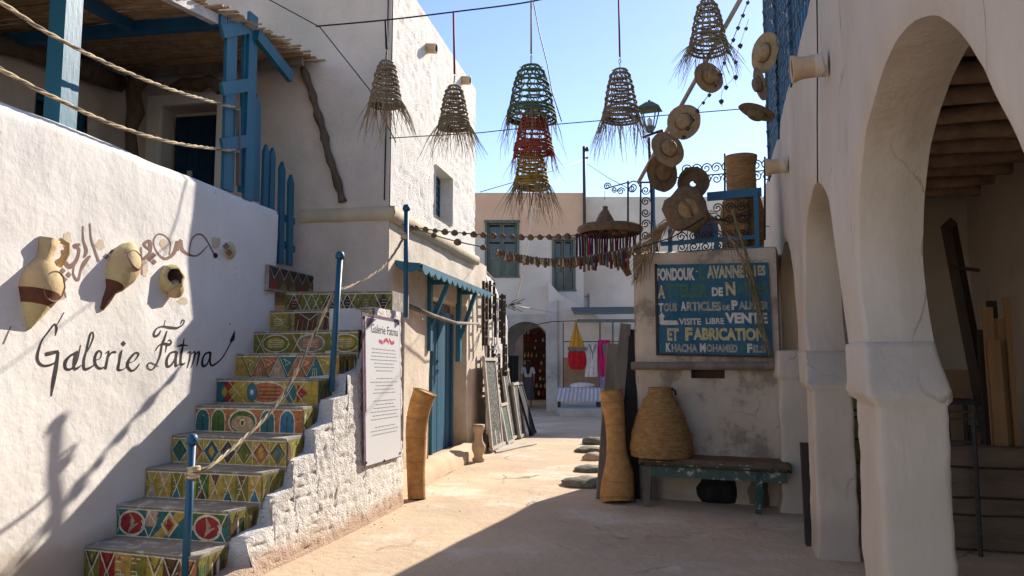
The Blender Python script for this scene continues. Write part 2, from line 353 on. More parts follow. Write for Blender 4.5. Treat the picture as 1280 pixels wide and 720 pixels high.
letters1 = [[(270, 0, 4), (225, 80, 6), (205, 110, 4)], [(198, 195, 6), (207, 135, 16), (190, 100, 12), (140, 160, 10), (80, 240, 11), (48, 340, 15), (50, 400, 20), (90, 438, 18), (150, 435, 15), (205, 410, 11)],
 [(112, 345, 24), (165, 335, 26), (228, 322, 18)], [(222, 325, 20), (208, 440, 25), (185, 560, 25), (165, 690, 8)],
 [(385, 325, 20), (320, 360, 14), (282, 410, 22), (285, 462, 20), (330, 465, 13), (375, 400, 11), (408, 270, 6)], [(370, 330, 22), (350, 420, 15), (360, 468, 18), (410, 435, 6)],
 [(498, 160, 8), (478, 190, 11), (455, 300, 12), (430, 400, 16), (435, 466, 18), (480, 455, 13), (522, 425, 6)], [(500, 160, 6), (506, 205, 8), (480, 280, 6), (455, 330, 5)],
 [(515, 395, 6), (560, 380, 5), (572, 332, 8), (545, 320, 14), (520, 370, 17), (525, 430, 17), (560, 462, 15), (605, 445, 6)],
 [(605, 468, 16), (622, 380, 14), (632, 320, 9), (605, 340, 5)], [(625, 380, 5), (655, 332, 11), (690, 328, 15)],
 [(738, 310, 7), (725, 345, 16), (715, 410, 14), (708, 470, 17), (745, 470, 6), (770, 450, 5)],
 [(775, 420, 6), (830, 400, 5), (865, 347, 11), (840, 335, 13), (795, 385, 15), (780, 440, 19), (810, 480, 15), (845, 465, 11), (875, 422, 5)]]
letters2 = [[(435, 120, 6), (452, 80, 9), (470, 90, 7), (455, 125, 9), (400, 160, 17), (330, 156, 24), (260, 146, 15), (200, 165, 11), (168, 218, 15), (180, 243, 20), (215, 225, 15), (240, 185, 8)],
 [(292, 80, 5), (275, 140, 7)], [(302, 190, 9), (270, 270, 18), (245, 330, 15), (225, 430, 16), (190, 520, 11), (150, 575, 9), (110, 560, 9), (108, 522, 9), (140, 508, 8), (210, 545, 7)],
 [(180, 388, 5), (220, 332, 11), (270, 318, 22), (320, 325, 20), (340, 300, 13), (325, 278, 11), (308, 292, 7)], [(292, 330, 13), (278, 405, 4)],
 [(395, 395, 20), (330, 410, 15), (290, 480, 20), (300, 545, 22), (345, 520, 13), (385, 440, 9)], [(392, 395, 22), (382, 480, 18), (385, 540, 18), (412, 520, 6)],
 [(465, 260, 5), (455, 320, 13), (440, 400, 18), (430, 490, 18), (440, 525, 20), (482, 508, 6)], [(400, 347, 7), (440, 332, 18), (505, 335, 6)],
 [(500, 412, 6), (530, 402, 18), (520, 480, 14), (498, 562, 5)], [(530, 430, 5), (570, 397, 15), (570, 450, 15), (540, 558, 5)], [(575, 430, 5), (615, 400, 18), (605, 480, 15), (592, 545, 7)],
 [(735, 402, 18), (680, 420, 15), (650, 480, 17), (655, 540, 22), (700, 520, 13), (730, 440, 9)], [(735, 400, 20), (730, 490, 18), (748, 535, 17), (800, 510, 13), (860, 455, 10), (920, 360, 9), (950, 300, 9)], [(945, 300, 18), (965, 262, 28), (980, 185, 4)]]
mb = MB(); mb.m('letter_black')
for q in letters1: stroke(mb, q, t1, gplane)
for q in letters2: stroke(mb, q, t2, gplane)
blob(mb, 748, 258, 20, 24, t1, gplane, 4, jit=0); blob(mb, 935, 123, 9, 6, t2, gplane, 6)
mb.build('painted_lettering', parent=gw, label='black brush lettering reading Galerie Fatma')
mb = MB(); mb.m('calligraphy_tan')
for c in [(115, 190, 30, 50), (300, 210, 26, 30), (70, 500, 40, 24), (550, 340, 26, 40), (655, 205, 20, 30), (755, 525, 26, 20)]: blob(mb, c[0], c[1], c[2], c[3], t3, gplane, 14, .0016, .3)
stroke(mb, [(935, 165, 20), (945, 215, 26), (948, 228, 6)], t3, gplane, off=.0016); stroke(mb, [(962, 168, 18), (955, 205, 20), (948, 228, 6)], t3, gplane, off=.0018)
mb.m('calligraphy_brown')
arab = [[(88, 235, 8), (96, 280, 18), (62, 300, 16), (50, 328, 8)], [(96, 290, 16), (128, 330, 22), (168, 292, 16), (182, 232, 12), (158, 214, 20), (190, 205, 12)], [(203, 100, 5), (206, 180, 9), (222, 240, 14), (208, 278, 9)],
 [(240, 85, 5), (250, 180, 9), (290, 302, 11)], [(242, 268, 9), (210, 310, 18), (190, 352, 11), (174, 405, 13), (148, 370, 9), (158, 310, 7)], [(78, 418, 14), (105, 505, 6)],
 [(530, 220, 9), (534, 375, 7)], [(540, 290, 16), (580, 250, 14), (576, 188, 16), (545, 205, 12), (580, 236, 10)],
 [(735, 185, 16), (718, 250, 17), (668, 286, 13), (620, 250, 7), (598, 190, 6), (620, 148, 7), (665, 158, 6), (695, 200, 6), (690, 262, 7)], [(735, 240, 14), (752, 182, 16), (762, 232, 17), (800, 262, 12), (850, 266, 7), (902, 212, 5)], [(802, 265, 5), (815, 180, 6), (850, 147, 8), (890, 170, 7), (940, 262, 7)]]
for q in arab: stroke(mb, q, t3, gplane)
for c in [(90, 352), (122, 375), (96, 402), (365, 250), (330, 272), (372, 280), (580, 285), (602, 303), (598, 266)]: blob(mb, c[0], c[1], 17, 18, t3, gplane, 4, jit=0)
mb.m('letter_black'); blob(mb, 946, 267, 14, 16, t3, gplane, 8)
mb.build('painted_calligraphy', parent=gw, label='faded brown and tan calligraphy with diamond dots')
mb = MB(); mb.m('rope_dark')   # dark dried stems behind the first pot
stroke(mb, [(62, 620, 5), (20, 720, 6)], lambda x, y: (x/4.5, 270+y/4.5), gplane)
mb.m('letter_black')
mb.build('painted_stem', parent=gw)
# half pots embedded in the wall
def pot(name, label, p0, p1, prof, mats, tin=-.03, extra=None, n=28):
    (sa, za), (sb, zb) = onT(*p0, TL), onT(*p1, TL)
    a_ = W(A, sa, TL+tin, za); b_ = W(A, sb, TL+tin, zb); L_ = (b_-a_).length
    t = thing(name, label, 'pot', a_, 'half clay pots set in the gallery wall')
    mb = MB(); mb.lathe(a_, b_-a_, [(r, h*L_) for r, h in prof], n, mats=mats, wob=.10); mb.build('body', parent=t)
    if extra: extra(t, a_, (b_-a_).normalized(), L_)
    return t
def ring_extra(t, a_, ax, L_):
    out = W(A, 0, 1, 0).normalized(); side = out.cross(ax).normalized(); q = []; pr = [(.05, .28), (.09, .36), (.135, .5), (.145, .65), (.125, .8), (.08, .92), (.03, 1.0)]
    def rad_(h):
        for (r0, h0), (r1, h1) in zip(pr[:-1], pr[1:]):
            if h <= h1: return r0+(r1-r0)*(h-h0)/(h1-h0)
        return .03
    for k in range(30): an = 2*PI*k/30; h = .72+math.sin(an)*.075/L_; b_ = .02+math.cos(an)*.075; q.append(a_+ax*h*L_+side*b_+out*(math.sqrt(max(.0004, rad_(h)**2-b_*b_))+.004))
    mb = MB(); mb.m('calligraphy_brown'); mb.sweep(q, [.005+.006*max(0, -math.sin(2*PI*k/30)) for k in range(30)], 5, closed=True); mb.build('painted_ring', parent=t)
def amph_extra(t, a_, ax, L_):
    mb = MB(); mb.m('terracotta_cream'); sd_ = W(A, 1, 0, 0).normalized(); out = W(A, 0, 1, 0).normalized()
    p = a_+ax*L_*.72
    mb.sweep([p+out*.02-sd_*-.12, p+sd_*.14+ax*.1+out*.05, p+sd_*.13+ax*.17+out*.05, p+sd_*.07+ax*.19+out*.03], [.022, .026, .024, .02], 8); mb.build('handle', parent=t)
    mb = MB(); mb.m('calligraphy_brown')      # painted ring and band on the belly
    side = out.cross(ax).normalized(); q = []
    def rad_(h):
        pr = [(.012, 0), (.05, .1), (.105, .25), (.15, .4), (.158, .5), (.135, .62), (.085, .72)]
        for (r0, h0), (r1, h1) in zip(pr[:-1], pr[1:]):
            if h <= h1: return r0+(r1-r0)*(h-h0)/(h1-h0)
        return .085
    for k in range(30):
        an = 2*PI*k/30; h = (.47*L_+math.sin(an)*.105)/L_; b_ = -.01+math.cos(an)*.10; q.append(a_+ax*h*L_+side*b_+out*(math.sqrt(max(.0004, rad_(h)**2-b_*b_))+.004))
    mb.sweep(q, .006, 5, closed=True)
    mb.build('painted_ring', parent=t)
pot('wall_pot', 'tall cream amphora with open square neck, leftmost of the half pots set in the wall', (36, 411), (60, 300),
    [(.012, 0), (.05, .1), (.105, .25), (.15, .4), (.158, .5), (.135, .62), (.085, .72), (.058, .78), (.06, .9), (.075, 1.0), (.06, 1.0), (.045, .9), (.03, .8)],
    ['terracotta_yellow', 'terracotta_yellow', 'pot_brown', 'terracotta_cream', 'terracotta_cream', 'terracotta_cream', 'terracotta_cream', 'terracotta_cream', 'terracotta_cream', 'terracotta_cream', 'pot_hollow', 'pot_hollow'], tin=.0, extra=amph_extra)
pot('wall_pot', 'round cream jug with dark brown spout pointing down, middle of the wall pots', (127, 387), (164, 305),
    [(.015, 0), (.035, .12), (.05, .28), (.09, .36), (.135, .5), (.145, .65), (.125, .8), (.08, .92), (.03, 1.0), (.0, 1.01)],
    ['pot_brown', 'pot_brown', 'pot_brown', 'terracotta_yellow', 'terracotta_cream', 'terracotta_cream', 'terracotta_yellow', 'terracotta_yellow', 'terracotta_yellow'], tin=.0, extra=ring_extra)
# broken pot with dark opening
def broken():
    s, z = onT(213, 349, TL); c = W(A, s, TL, z); t = thing('wall_pot', 'small broken pot with a dark gaping mouth, third of the half pots in the wall', 'pot', c, 'half clay pots set in the gallery wall')
    out = W(A, 0, 1, 0); ax = (W(A, -.55, 0, -.35)).normalized(); ax = (W(A, 0, 0, 0)+W(A, .1, .6, -.25)).normalized()
    mb = MB(); mb.m('terracotta_yellow')
    mb.lathe(c-out*.03, (out*.75+W(A, -.35, 0, 0)+Vector((0, 0, .12))), [(.10, -.02), (.125, .04), (.115, .09), (.085, .125), (.07, .125)], 26, wob=.25)
    mb.m('pot_hollow'); mb.lathe(c-out*.03, (out*.75+W(A, -.35, 0, 0)+Vector((0, 0, .12))), [(.07, .124), (.066, .06), (.0, .03)], 26)
    mb.build('body', parent=t)
    mb = MB(); mb.m('terracotta_cream'); mb.lathe(c+W(A, .02, .04, -.075), W(A, -.3, .6, .5), [(.0, .07), (.05, .05), (.075, .01), (.08, -.05)], 18, wob=.2); mb.build('shard', parent=t)
broken()
s, z = onT(287, 313, TL); c = W(A, s, TL-.01, z)
t = thing('wall_pot', 'small cream dome painted with a brown mark, rightmost in the shaded part of the wall', 'pot', c, 'half clay pots set in the gallery wall')
mb = MB(); mb.m('terracotta_yellow'); mb.lathe(c, W(A, 0, 1, 0), [(.09, 0), (.08, .03), (.05, .05), (0, .06)], 22, wob=.1); mb.build('body', parent=t)
mb = MB(); mb.m('calligraphy_brown'); blob(mb, 285, 309, 4.5, 5, lambda x, y: (x, y), lambda x, y, o: gplane(x-9, y-1, .063), 4, jit=0); blob(mb, 289, 317, 4.5, 5, lambda x, y: (x, y), lambda x, y, o: gplane(x-9, y-1, .063), 4, jit=0); mb.build('painted_mark', parent=t)
# ================================================================== staircase
RISE = .24
NS = 10
def sL(n): return 5.18+.335*(n-1)
RT = [-3.18, -3.18, -3.1, -3.05, -3.08, -3.08, -3.0, -2.93, -2.90, -2.93]
RSs = [5.03, 5.43, 5.76, 6.07, 6.42, 6.72, 7.0, 7.3, 7.62, 8.3]
def LC(n): return (sL(n), TL+.01)
def RC(n): return (RSs[n-1], RT[n-1])
stair = thing('staircase', 'outdoor staircase with brightly painted risers and rough white side wall', 'staircase', W(A, 5, -3.6, 0))
PC = lambda n: 'paint_'+n
def painter(mb, O, U, V_, N_, wd, ht):
    """flat painted shapes in metres on a riser: O origin, U right, V up, N outward"""
    st_ = {'k': 1}
    def P2(x, y, k): return O+U*x+V_*y+N_*(.0025+.0007*k)
    def poly(pts, c, k): mb.m(PC(c)); mb.add([P2(min(max(x, .002), wd-.002), min(max(y, .002), ht-.002), k) for x, y in pts], [tuple(range(len(pts)))], False)
    def line(pts, w_, c, k):
        mb.m(PC(c))
        for (x0, y0), (x1, y1) in zip(pts[:-1], pts[1:]):
            L_ = math.hypot(x1-x0, y1-y0) or 1; nx, ny = -(y1-y0)/L_*w_/2, (x1-x0)/L_*w_/2
            poly([(x0+nx, y0+ny), (x0-nx, y0-ny), (x1-nx, y1-ny), (x1+nx, y1+ny)], c, k)
    return poly, line
def ell(cx, cy, rx, ry, n=18, a0=0, a1=2*PI): return [(cx+rx*math.cos(a0+(a1-a0)*i/(n-1)), cy+ry*math.sin(a0+(a1-a0)*i/(n-1))) for i in range(n)]
def pattern(kind, poly, line, w_, h, rnd):
    j = lambda a: a+rnd.uniform(-.006, .006)
    LW = .009
    def frame():
        for q in range(int(w_*26)):
            x = rnd.uniform(.01, w_-.05); y = rnd.uniform(.02, h-.04); a_ = rnd.uniform(-1, 1); line([(x, y), (x+.03*math.cos(a_*1.5), y+.03*math.sin(a_*1.5))], .005, rnd.choice(['cream', 'brown', 'black', 'orange', 'brown']), 5.5)
        line([(0, .006), (w_, .006)], .008, 'cream', 4); line([(0, h-.006), (w_, h-.006)], .010, 'cream', 4)
    if kind == 'fishred':
        poly([(0, 0), (w_, 0), (w_, h), (0, h)], 'teal', 0); poly([(w_*.32, 0), (w_*.42, 0), (w_*.66, h), (w_*.55, h)], 'ochre', 1)
        poly([(w_*.60, h), (w_*.98, h), (w_*.98, h*.55), (w_*.62, h*.4)], 'green', 1); poly([(w_*.27, h*.4), (w_*.36, h*.4), (w_*.38, h), (w_*.27, h*.95)], 'peach', 1)
        for cx in (w_*.14, w_*.82):
            poly(ell(cx, h*.48, w_*.125, h*.46), 'cream', 2); poly(ell(cx, h*.48, w_*.108, h*.38), 'red', 3)
            poly([(cx-.02, h*.85), (cx+.03, h*.55), (cx+.01, h*.45), (cx+.07, h*.5), (cx+.01, h*.3), (cx-.03, h*.12), (cx-.01, h*.45)], 'peach', 4)
            line([(cx+w_*.09, h*.3), (cx+w_*.16, h*.95)], .01, 'cream', 5); line([(cx+w_*.09, h*.6), (cx+w_*.16, h*.02)], .01, 'cream', 5)
        poly([(w_*.48, h*.05), (w_*.555, h*.5), (w_*.48, h*.97), (w_*.405, h*.5)], 'cream', 2); poly([(w_*.48, h*.14), (w_*.54, h*.5), (w_*.48, h*.86), (w_*.42, h*.5)], 'ochre', 3); poly([(w_*.48, h*.26), (w_*.52, h*.5), (w_*.48, h*.74), (w_*.44, h*.5)], 'red', 4)
        line([(w_*.6, h), (w_*.7, h*.45), (w_*.62, 0)], .01, 'cream', 5); line([(w_*.3, 0), (w_*.36, h*.5), (w_*.28, h)], .01, 'cream', 5); line([(0, 0), (.04, h*.5), (0, h)], .01, 'cream', 5)
    elif kind == 'meander':
        n = 7; cs = ['olive', 'red', 'ochre', 'olive', 'mustard', 'brown', 'orange']
        for i in range(n): poly([(w_*i/n, 0), (w_*(i+1)/n, 0), (w_*(i+1)/n, h), (w_*i/n, h)], cs[i], 0)
        for i in range(n):
            x = w_*i/n; d = w_/n
            if i in (2, 3):
                for q in range(3): line([(x+.01, h*(.15+q*.14)), (x+d*(.8-q*.2), h*(.15+q*.14)), (x+d*(.8-q*.2), h*.02)], .009, 'cream', 3); line([(x+.01, h*(.98-q*.14)), (x+d*(.8-q*.2), h*(.98-q*.14))], .009, 'cream', 3)
                poly(ell(x+d*.3, h*.8, .015, .018), 'orange', 4)
            else:
                line([(x, h), (x+d/2, h*.3), (x+d, h)], .012, 'cream', 3); line([(x+.02, h), (x+d/2, h*.5), (x+d-.02, h)], .008, 'black', 4); line([(x+d*.25, 0), (x+d*.5, h*.4), (x+d*.75, 0)], .009, 'cream', 3)
                poly(ell(x+d*.5, h*.12, .02, .03), rnd.choice(['ochre', 'red', 'teal']), 2)
    elif kind == 'hourglass':
        n = 9; cs = ['mustard', 'ochre', 'olive', 'mustard', 'green', 'ochre', 'mustard', 'olive', 'ochre']
        for i in range(n): poly([(w_*i/n, 0), (w_*(i+1)/n, 0), (w_*(i+1)/n, h), (w_*i/n, h)], cs[i], 0)
        for i in range(n):
            x = w_*i/n; d = w_/n
            up = i % 2 == 0; c = rnd.choice(['sky', 'teal', 'peach', 'brown'])
            poly([(x+d*.15, h*.05), (x+d*.85, h*.05), (x+d*.5, h*.55)] if up else [(x+d*.15, h*.95), (x+d*.85, h*.95), (x+d*.5, h*.4)], c, 2)
            line([(j(x+d*.1), 0), (j(x+d*.9), h)], LW, 'cream', 3); line([(j(x+d*.9), 0), (j(x+d*.1), h)], LW, 'cream', 3)
            for q in range(3): line([(x+d*.2, h*(.25+.2*q)), (x+d*.45, h*(.3+.2*q))], .006, 'cream', 3)
    elif kind == 'diamonds':
        n = 7; poly([(0, 0), (w_, 0), (w_, h), (0, h)], 'mustard', 0)
        for i in range(n):
            x = w_*i/n; d = w_/n; c = ['teal', 'orange', 'teal', 'brown', 'olive', 'orange', 'olive'][i]
            poly([(x, h/2), (x+d/2, 0), (x+d, h/2), (x+d/2, h)], c, 1)
            poly([(x+d*.3, h/2), (x+d/2, h*.25), (x+d*.7, h/2), (x+d/2, h*.75)], rnd.choice(['peach', 'ochre', 'green', 'sky']), 2)
            for q in (-1, 1): line([(x+d/2-q*d*.5, h*.5), (x+d*.5, h*1.0)], LW, 'cream', 3); line([(x+d/2-q*d*.5, h*.5), (x+d*.5, 0)], LW, 'cream', 3); line([(x+d/2-q*d*.36, h*.5), (x+d*.5, h*.84)], .006, 'black', 4)
            line([(x+d, 0), (x+d, h)], .006, 'cream', 3)
    elif kind == 'petals':
        poly([(0, 0), (w_, 0), (w_, h), (0, h)], 'orange', 0)
        for i, (cx, c) in enumerate([(.07, 'teal'), (.22, 'green'), (.68, 'teal'), (.86, 'sky')]):
            cx *= w_; arc = [(cx-.078, 0)]+ell(cx, h*.5, .078, h*.48, 12, PI, 0)+[(cx+.078, 0)]; poly(arc, 'cream', 1)
            arc = [(cx-.068, 0)]+ell(cx, h*.5, .068, h*.42, 12, PI, 0)+[(cx+.068, 0)]; poly(arc, c, 2); line([(cx, 0), (cx, h*.7)], .007, 'black', 3)
        cx = w_*.45; poly(ell(cx, h*.42, .15, h*.55), 'cream', 1); poly(ell(cx, h*.42, .135, h*.48), 'green', 2); poly(ell(cx, h*.36, .12, h*.34), 'peach', 3); poly(ell(cx, h*.4, .05, h*.26), 'ochre', 4); poly(ell(cx, h*.4, .03, h*.17), 'cream', 5); poly(ell(cx, h*.4, .015, h*.1), 'brown', 6)
    elif kind == 'bigfish':
        poly([(0, 0), (w_, 0), (w_, h), (0, h)], 'mustard', 0); poly([(0, 0), (.13, 0), (.05, h/2), (.13, h), (0, h)], 'teal', 1); poly([(.05, h), (.22, h), (.13, h*.5)], 'red', 1); poly([(.05, 0), (.22, 0), (.13, h*.5)], 'red', 1)
        poly(ell(w_*.5, h/2, w_*.2, h*.48), 'cream', 1); poly(ell(w_*.5, h/2, w_*.19, h*.43), 'orange', 2); poly(ell(w_*.36, h*.5, .06, h*.42), 'teal', 3); poly(ell(w_*.36, h*.5, .04, h*.26), 'sky', 4); poly(ell(w_*.36, h*.5, .018, h*.12), 'cream', 5)
        for q in range(4): line([(w_*.43, h*(.22+.17*q)), (w_*.64, h*(.24+.16*q))], .010, 'brown', 3)
        poly(ell(w_*.74, h*.5, .06, h*.42), 'teal', 3); poly([(w_*.8, h*.1), (w_*.9, h*.5), (w_*.8, h*.9)], 'red', 2); line([(w_*.12, 0), (w_*.3, h), (w_*.12, h)], LW, 'cream', 4); line([(w_*.12, h), (w_*.3, 0)], LW, 'cream', 4)
        line([(w_*.66, 0), (w_*.78, h)], LW, 'cream', 4); line([(w_*.78, 0), (w_*.66, h)], LW, 'cream', 4); line([(w_*.88, 0), (w_*.8, h*.5), (w_*.88, h)], LW, 'cream', 4); poly([(w_*.9, 0), (w_, 0), (w_, h), (w_*.9, h)], 'mustard', 5)
    elif kind == 'zigzag':
        poly([(0, 0), (w_, 0), (w_, h), (0, h)], 'ochre', 0); n = 5
        for i in range(n):
            x = w_*(.06+.9*i/n); d = w_*.9/n; poly([(x, h), (x+d, h), (x+d/2, 0)], ['mustard', 'orange', 'teal', 'orange', 'mustard'][i], 1); poly([(x+d*.5, 0), (x+d*1.5, 0), (x+d, h)], ['orange', 'peach', 'orange', 'teal', 'ochre'][i], 2)
            line([(x, h), (x+d/2, 0), (x+d, h)], .014, 'teal', 4); line([(x+.012, h), (x+d/2+.012, .02), (x+d+.012, h)], .006, 'cream', 5)
            line([(x+d*.3, h*.85), (x+d*.7, h*.7), (x+d*.4, h*.55)], .007, 'cream', 5)
            for q in range(3): line([(x+d*(.85+.12*q), 0), (x+d*(.9+.08*q), h*.45)], .006, 'cream', 5)
    elif kind == 'eyes':
        poly([(0, 0), (w_, 0), (w_, h), (0, h)], 'olive', 0)
        for cx, c in ((.22, 'mustard'), (.56, 'orange'), (.88, 'mustard')):
            cx *= w_; poly(ell(cx, h/2, .17, h*.44), 'cream', 1); poly(ell(cx, h/2, .16, h*.38), 'grey' if c == 'orange' else 'olive', 2); poly(ell(cx, h/2, .12, h*.28), c, 3)
            for q in range(4): line([(cx-.09, h*(.35+.1*q)), (cx+.09, h*(.35+.1*q))], .006, 'cream', 4)
        for x in (.02, .38, .74): line([(w_*x, 0), (w_*(x+.1), h)], .01, 'cream', 4); line([(w_*(x+.1), 0), (w_*x, h)], .01, 'cream', 4)
    elif kind == 'leaf':
        poly([(0, 0), (w_, 0), (w_, h), (0, h)], 'mustard', 0); poly([(w_*.25, 0), (w_*.72, 0), (w_*.72, h), (w_*.25, h)], 'brown', 1)
        for x in (.2, .5, .72): poly(ell(w_*x, h/2, .04, h*.48), 'grey', 2); poly(ell(w_*x, h/2, .025, h*.4), 'olive', 3)
        for i in range(9): line([(w_*(.27+.05*i), 0), (w_*(.29+.05*i), h*.6)], .012, ['peach', 'orange'][i % 2], 3)
        line([(0, 0), (w_*.14, h/2), (0, h)], .012, 'cream', 4); line([(w_, 0), (w_*.82, h/2), (w_, h)], .012, 'cream', 4)
        for q in range(4): line([(w_*.82, h*(.3+.13*q)), (w_*.94, h*(.3+.13*q))], .008, 'cream', 4); line([(w_*.04, h*(.35+.1*q)), (w_*.14, h*(.4+.08*q))], .007, 'cream', 4)
        line([(w_*.28, h), (w_*.4, h*.6), (w_*.5, h), (w_*.6, h*.6), (w_*.7, h)], .01, 'cream', 5)
    else:
        poly([(0, 0), (w_, 0), (w_, h), (0, h)], 'olive', 0); n = 6
        for i in range(n):
            x = w_*i/n; d = w_/n; poly([(x+d*.1, h/2), (x+d/2, h*.05), (x+d*.9, h/2), (x+d/2, h*.95)], ['brown', 'olive', 'brown', 'black', 'olive', 'black'][i], 1)
            line([(x, 0), (x+d/2, h), (x+d, 0)], .012, 'cream' if i < 4 else 'brown', 3); line([(x, h), (x+d/2, 0), (x+d, h)], .012, 'cream' if i % 2 else 'brown', 3)
            for q in range(3): line([(x+d*.4, h*(.35+.15*q)), (x+d*.7, h*(.35+.15*q))], .007, 'peach', 4)
    frame()
kinds = ['meander', 'fishred', 'hourglass', 'diamonds', 'petals', 'bigfish', 'zigzag', 'eyes', 'leaf', 'diam2']
rnd = random.Random(3)
def stepback(n):   # (s,t) of rear corners
    if n < NS: return LC(n+1), RC(n+1)
    return (sL(11)+.05, TL+.01), (8.86, -2.98)
for n in range(1, NS+1):
    z1 = RISE*n; z0 = z1-RISE-.04; (a0, b0), (a1, b1) = LC(n), RC(n); (c0, d0), (c1, d1) = stepback(n)
    dx = .03
    mb = MB(); mb.m('tread_stone'); K = 10
    vs = []
    for i in range(K+1):
        u = i/K
        fs_ = a0+(a1-a0)*u; ft_ = b0+(b1-b0)*u; bs_ = c0+(c1-c0)*u+dx; bt_ = d0+(d1-d0)*u
        bt_ = ft_ if n > 0 and i == K else bt_
        q = .006*noise.noise(Vector((u*7, n, 0)))
        if n < NS and i == K: bt_ = RT[n-1]*.3+RT[n]*.7
        vs += [W(A, fs_, ft_, z0), W(A, fs_+q*.4, ft_, z1-.018), W(A, fs_-.012+q, ft_, z1-.008), W(A, fs_-.006+q, ft_, z1+q*.6), W(A, (fs_+bs_)/2, (ft_+bt_)/2, z1+.5*q), W(A, bs_, bt_, z1)]
    mb.add(vs, [(i*6+k, (i+1)*6+k, (i+1)*6+k+1, i*6+k+1) for i in range(K) for k in range(5)], False)
    e = K*6; mb.add([vs[e+k] for k in range(6)]+[W(A, c1+dx, RT[n-1], z0)], [(6, 5, 4, 3, 2, 1, 0)], False)
    stp = mb.build('step', parent=stair)
    # riser painting
    O = W(A, a0, b0, z1-RISE+.0); Rr = W(A, a1, b1, z1-RISE); U = (Rr-O); wd = U.length; U.normalize(); V_ = Vector((0, 0, 1)); N_ = U.cross(V_).normalized()
    ht = RISE-.022
    mb = MB(); poly, line = painter(mb, O, U, V_, N_*1.0+Vector((0, 0, 0)), wd, ht)
    pattern(kinds[n-1], poly, line, wd, ht, rnd); mb.build('painted_riser', parent=stp)
    if n < NS:   # painted return on the open side
        O = W(A, a1, b1+.002, z1-RISE+.015); Q = W(A, min(c1, a1+.45)+.02, RT[n-1]*.35+RT[n]*.65+.002, z1-RISE+.015); U = Q-O; wd = U.length
        if wd > .1:
            U.normalize(); N_ = U.cross(V_).normalized(); mb = MB(); poly, line = painter(mb, O, U, V_, N_, wd, ht-.012)
            poly([(0, 0), (wd, 0), (wd, ht), (0, ht)], 'olive', 0)
            for i in range(16):
                x = rnd.uniform(0, wd); poly([(x, rnd.uniform(0, .05)), (x+rnd.uniform(.02, .05), rnd.uniform(0, .08)), (x+rnd.uniform(.01, .06), ht*rnd.uniform(.5, 1)), (x-.01, ht*rnd.uniform(.4, .9))], rnd.choice(['brown', 'mustard', 'green', 'cream', 'black', 'brown', 'olive']), 1+i*.2)
            mb.build('painted_riser', parent=stp)
# side wall
def topside(s):
    n = 1
    while n < 9 and s >= RSs[n]: n += 1
    a_ = RSs[n-1]; b_ = RSs[n] if n < 9 else 7.9; u = min(1, max(0, (s-a_)/(b_-a_)))
    return min(2.17, RISE*(n-1)+.035+.05*u+.02*fbm(s*5, 2)) if n < 9 else 2.165+.008*fbm(s*5, 2)
def side_t(s, z):
    n = min(NS, max(1, int((s-5.03)/.325)+1)); tr = -3.14+.26*min(1, max(0, (s-5.0)/2.6))
    bs = -2.93+.13*min(1, max(0, (s-5.5)/1.9)); f = min(1, z/min(2.17, max(.15, RISE*((s-5.03)/.325)+.03))); return bs+(tr-bs+.02)*f
def rough(s, z, amp=1.0):
    a_ = noise.noise(Vector((s*4, z*5, 1)))*.006+noise.noise(Vector((s*19+z*5, z*15, 4)))*.007
    row = (z+.015*noise.noise(Vector((s*2.5, z*3, 7))))/.085; fr = row-math.floor(row); k = math.floor(row)
    g_ = max(0, noise.noise(Vector((s*9, k*5.3, 2)))+.12)*math.exp(-((fr-.5)/.16)**2)*.030
    d_ = max(0, noise.noise(Vector((s*24, z*9, 8)))-.18)*.022
    return amp*(a_-g_-d_)
def swf(s, v):
    z = v*topside(s); r = rough(s, z)*(1 if z > .04 else .3); k = 0
    if s > 8.40: k = (s-8.40)/.05*.03
    return W(A, s, side_t(s, z)+r-k, z+.0)
mb = MB(); mb.m('rough_whitewash'); mb.grid(swf, lin(5.0, 8.45, .022), lin(0, 1, 1/80))
ss = lin(5.0, 8.45, .05); vs = []
for s in ss:
    z = topside(s); vs += [W(A, s, side_t(s, z)+rough(s, z), z), W(A, s, side_t(s, z)-.07, z+.008), W(A, s, -3.3, z-.02)]
mb.add(vs, [(3*i+k, 3*i+k+1, 3*i+k+4, 3*i+k+3) for i in range(len(ss)-1) for k in (0, 1)], True)
mb.fbox(A, 7.65, 8.44, -3.4, -2.95, 1.0, 2.16)
ss = lin(0, 1, .05); zz = [2.17*x for x in ss]
mb.grid(lambda u, v: W(A, 8.45+.01*noise.noise(Vector((u*9, v*9, 2))), -2.83-u*.55, v*2.165), lin(0, 1, .1), lin(0, 1, .05))
mb.build('side_wall', parent=stair)
# landing steps up to the terrace (turned winder)
mb = MB(); mb.m('tread_stone')
def px_z(px, py, z):
    d = ray(px, py); k = (z-CH)/d.z; return Vector((d.x*k, d.y*k, z))
L11, R11 = px_z(350, 334, 2.66), px_z(412, 350, 2.66)
d_ = (R11-L11).normalized(); L11 = L11-d_*.25; bk = Vector((-d_.y, d_.x, 0))
for z0, z1, o_ in ((2.38, 2.66, 0),):
    mb.hexa([Vector((q.x, q.y, z0)) for q in (L11, R11, R11+bk*.6, L11+bk*.6)]+[Vector((q.x, q.y, z1)) for q in (L11, R11, R11+bk*.6, L11+bk*.6)])
stp = mb.build('step', parent=stair)
O = Vector((L11.x, L11.y, 2.40)); U = d_; mb = MB(); poly, line = painter(mb, O, U, Vector((0, 0, 1)), U.cross(Vector((0, 0, 1))), (R11-L11).length, .25)
wd = (R11-L11).length; poly([(0, 0), (wd, 0), (wd, .25), (0, .25)], 'brown', 0)
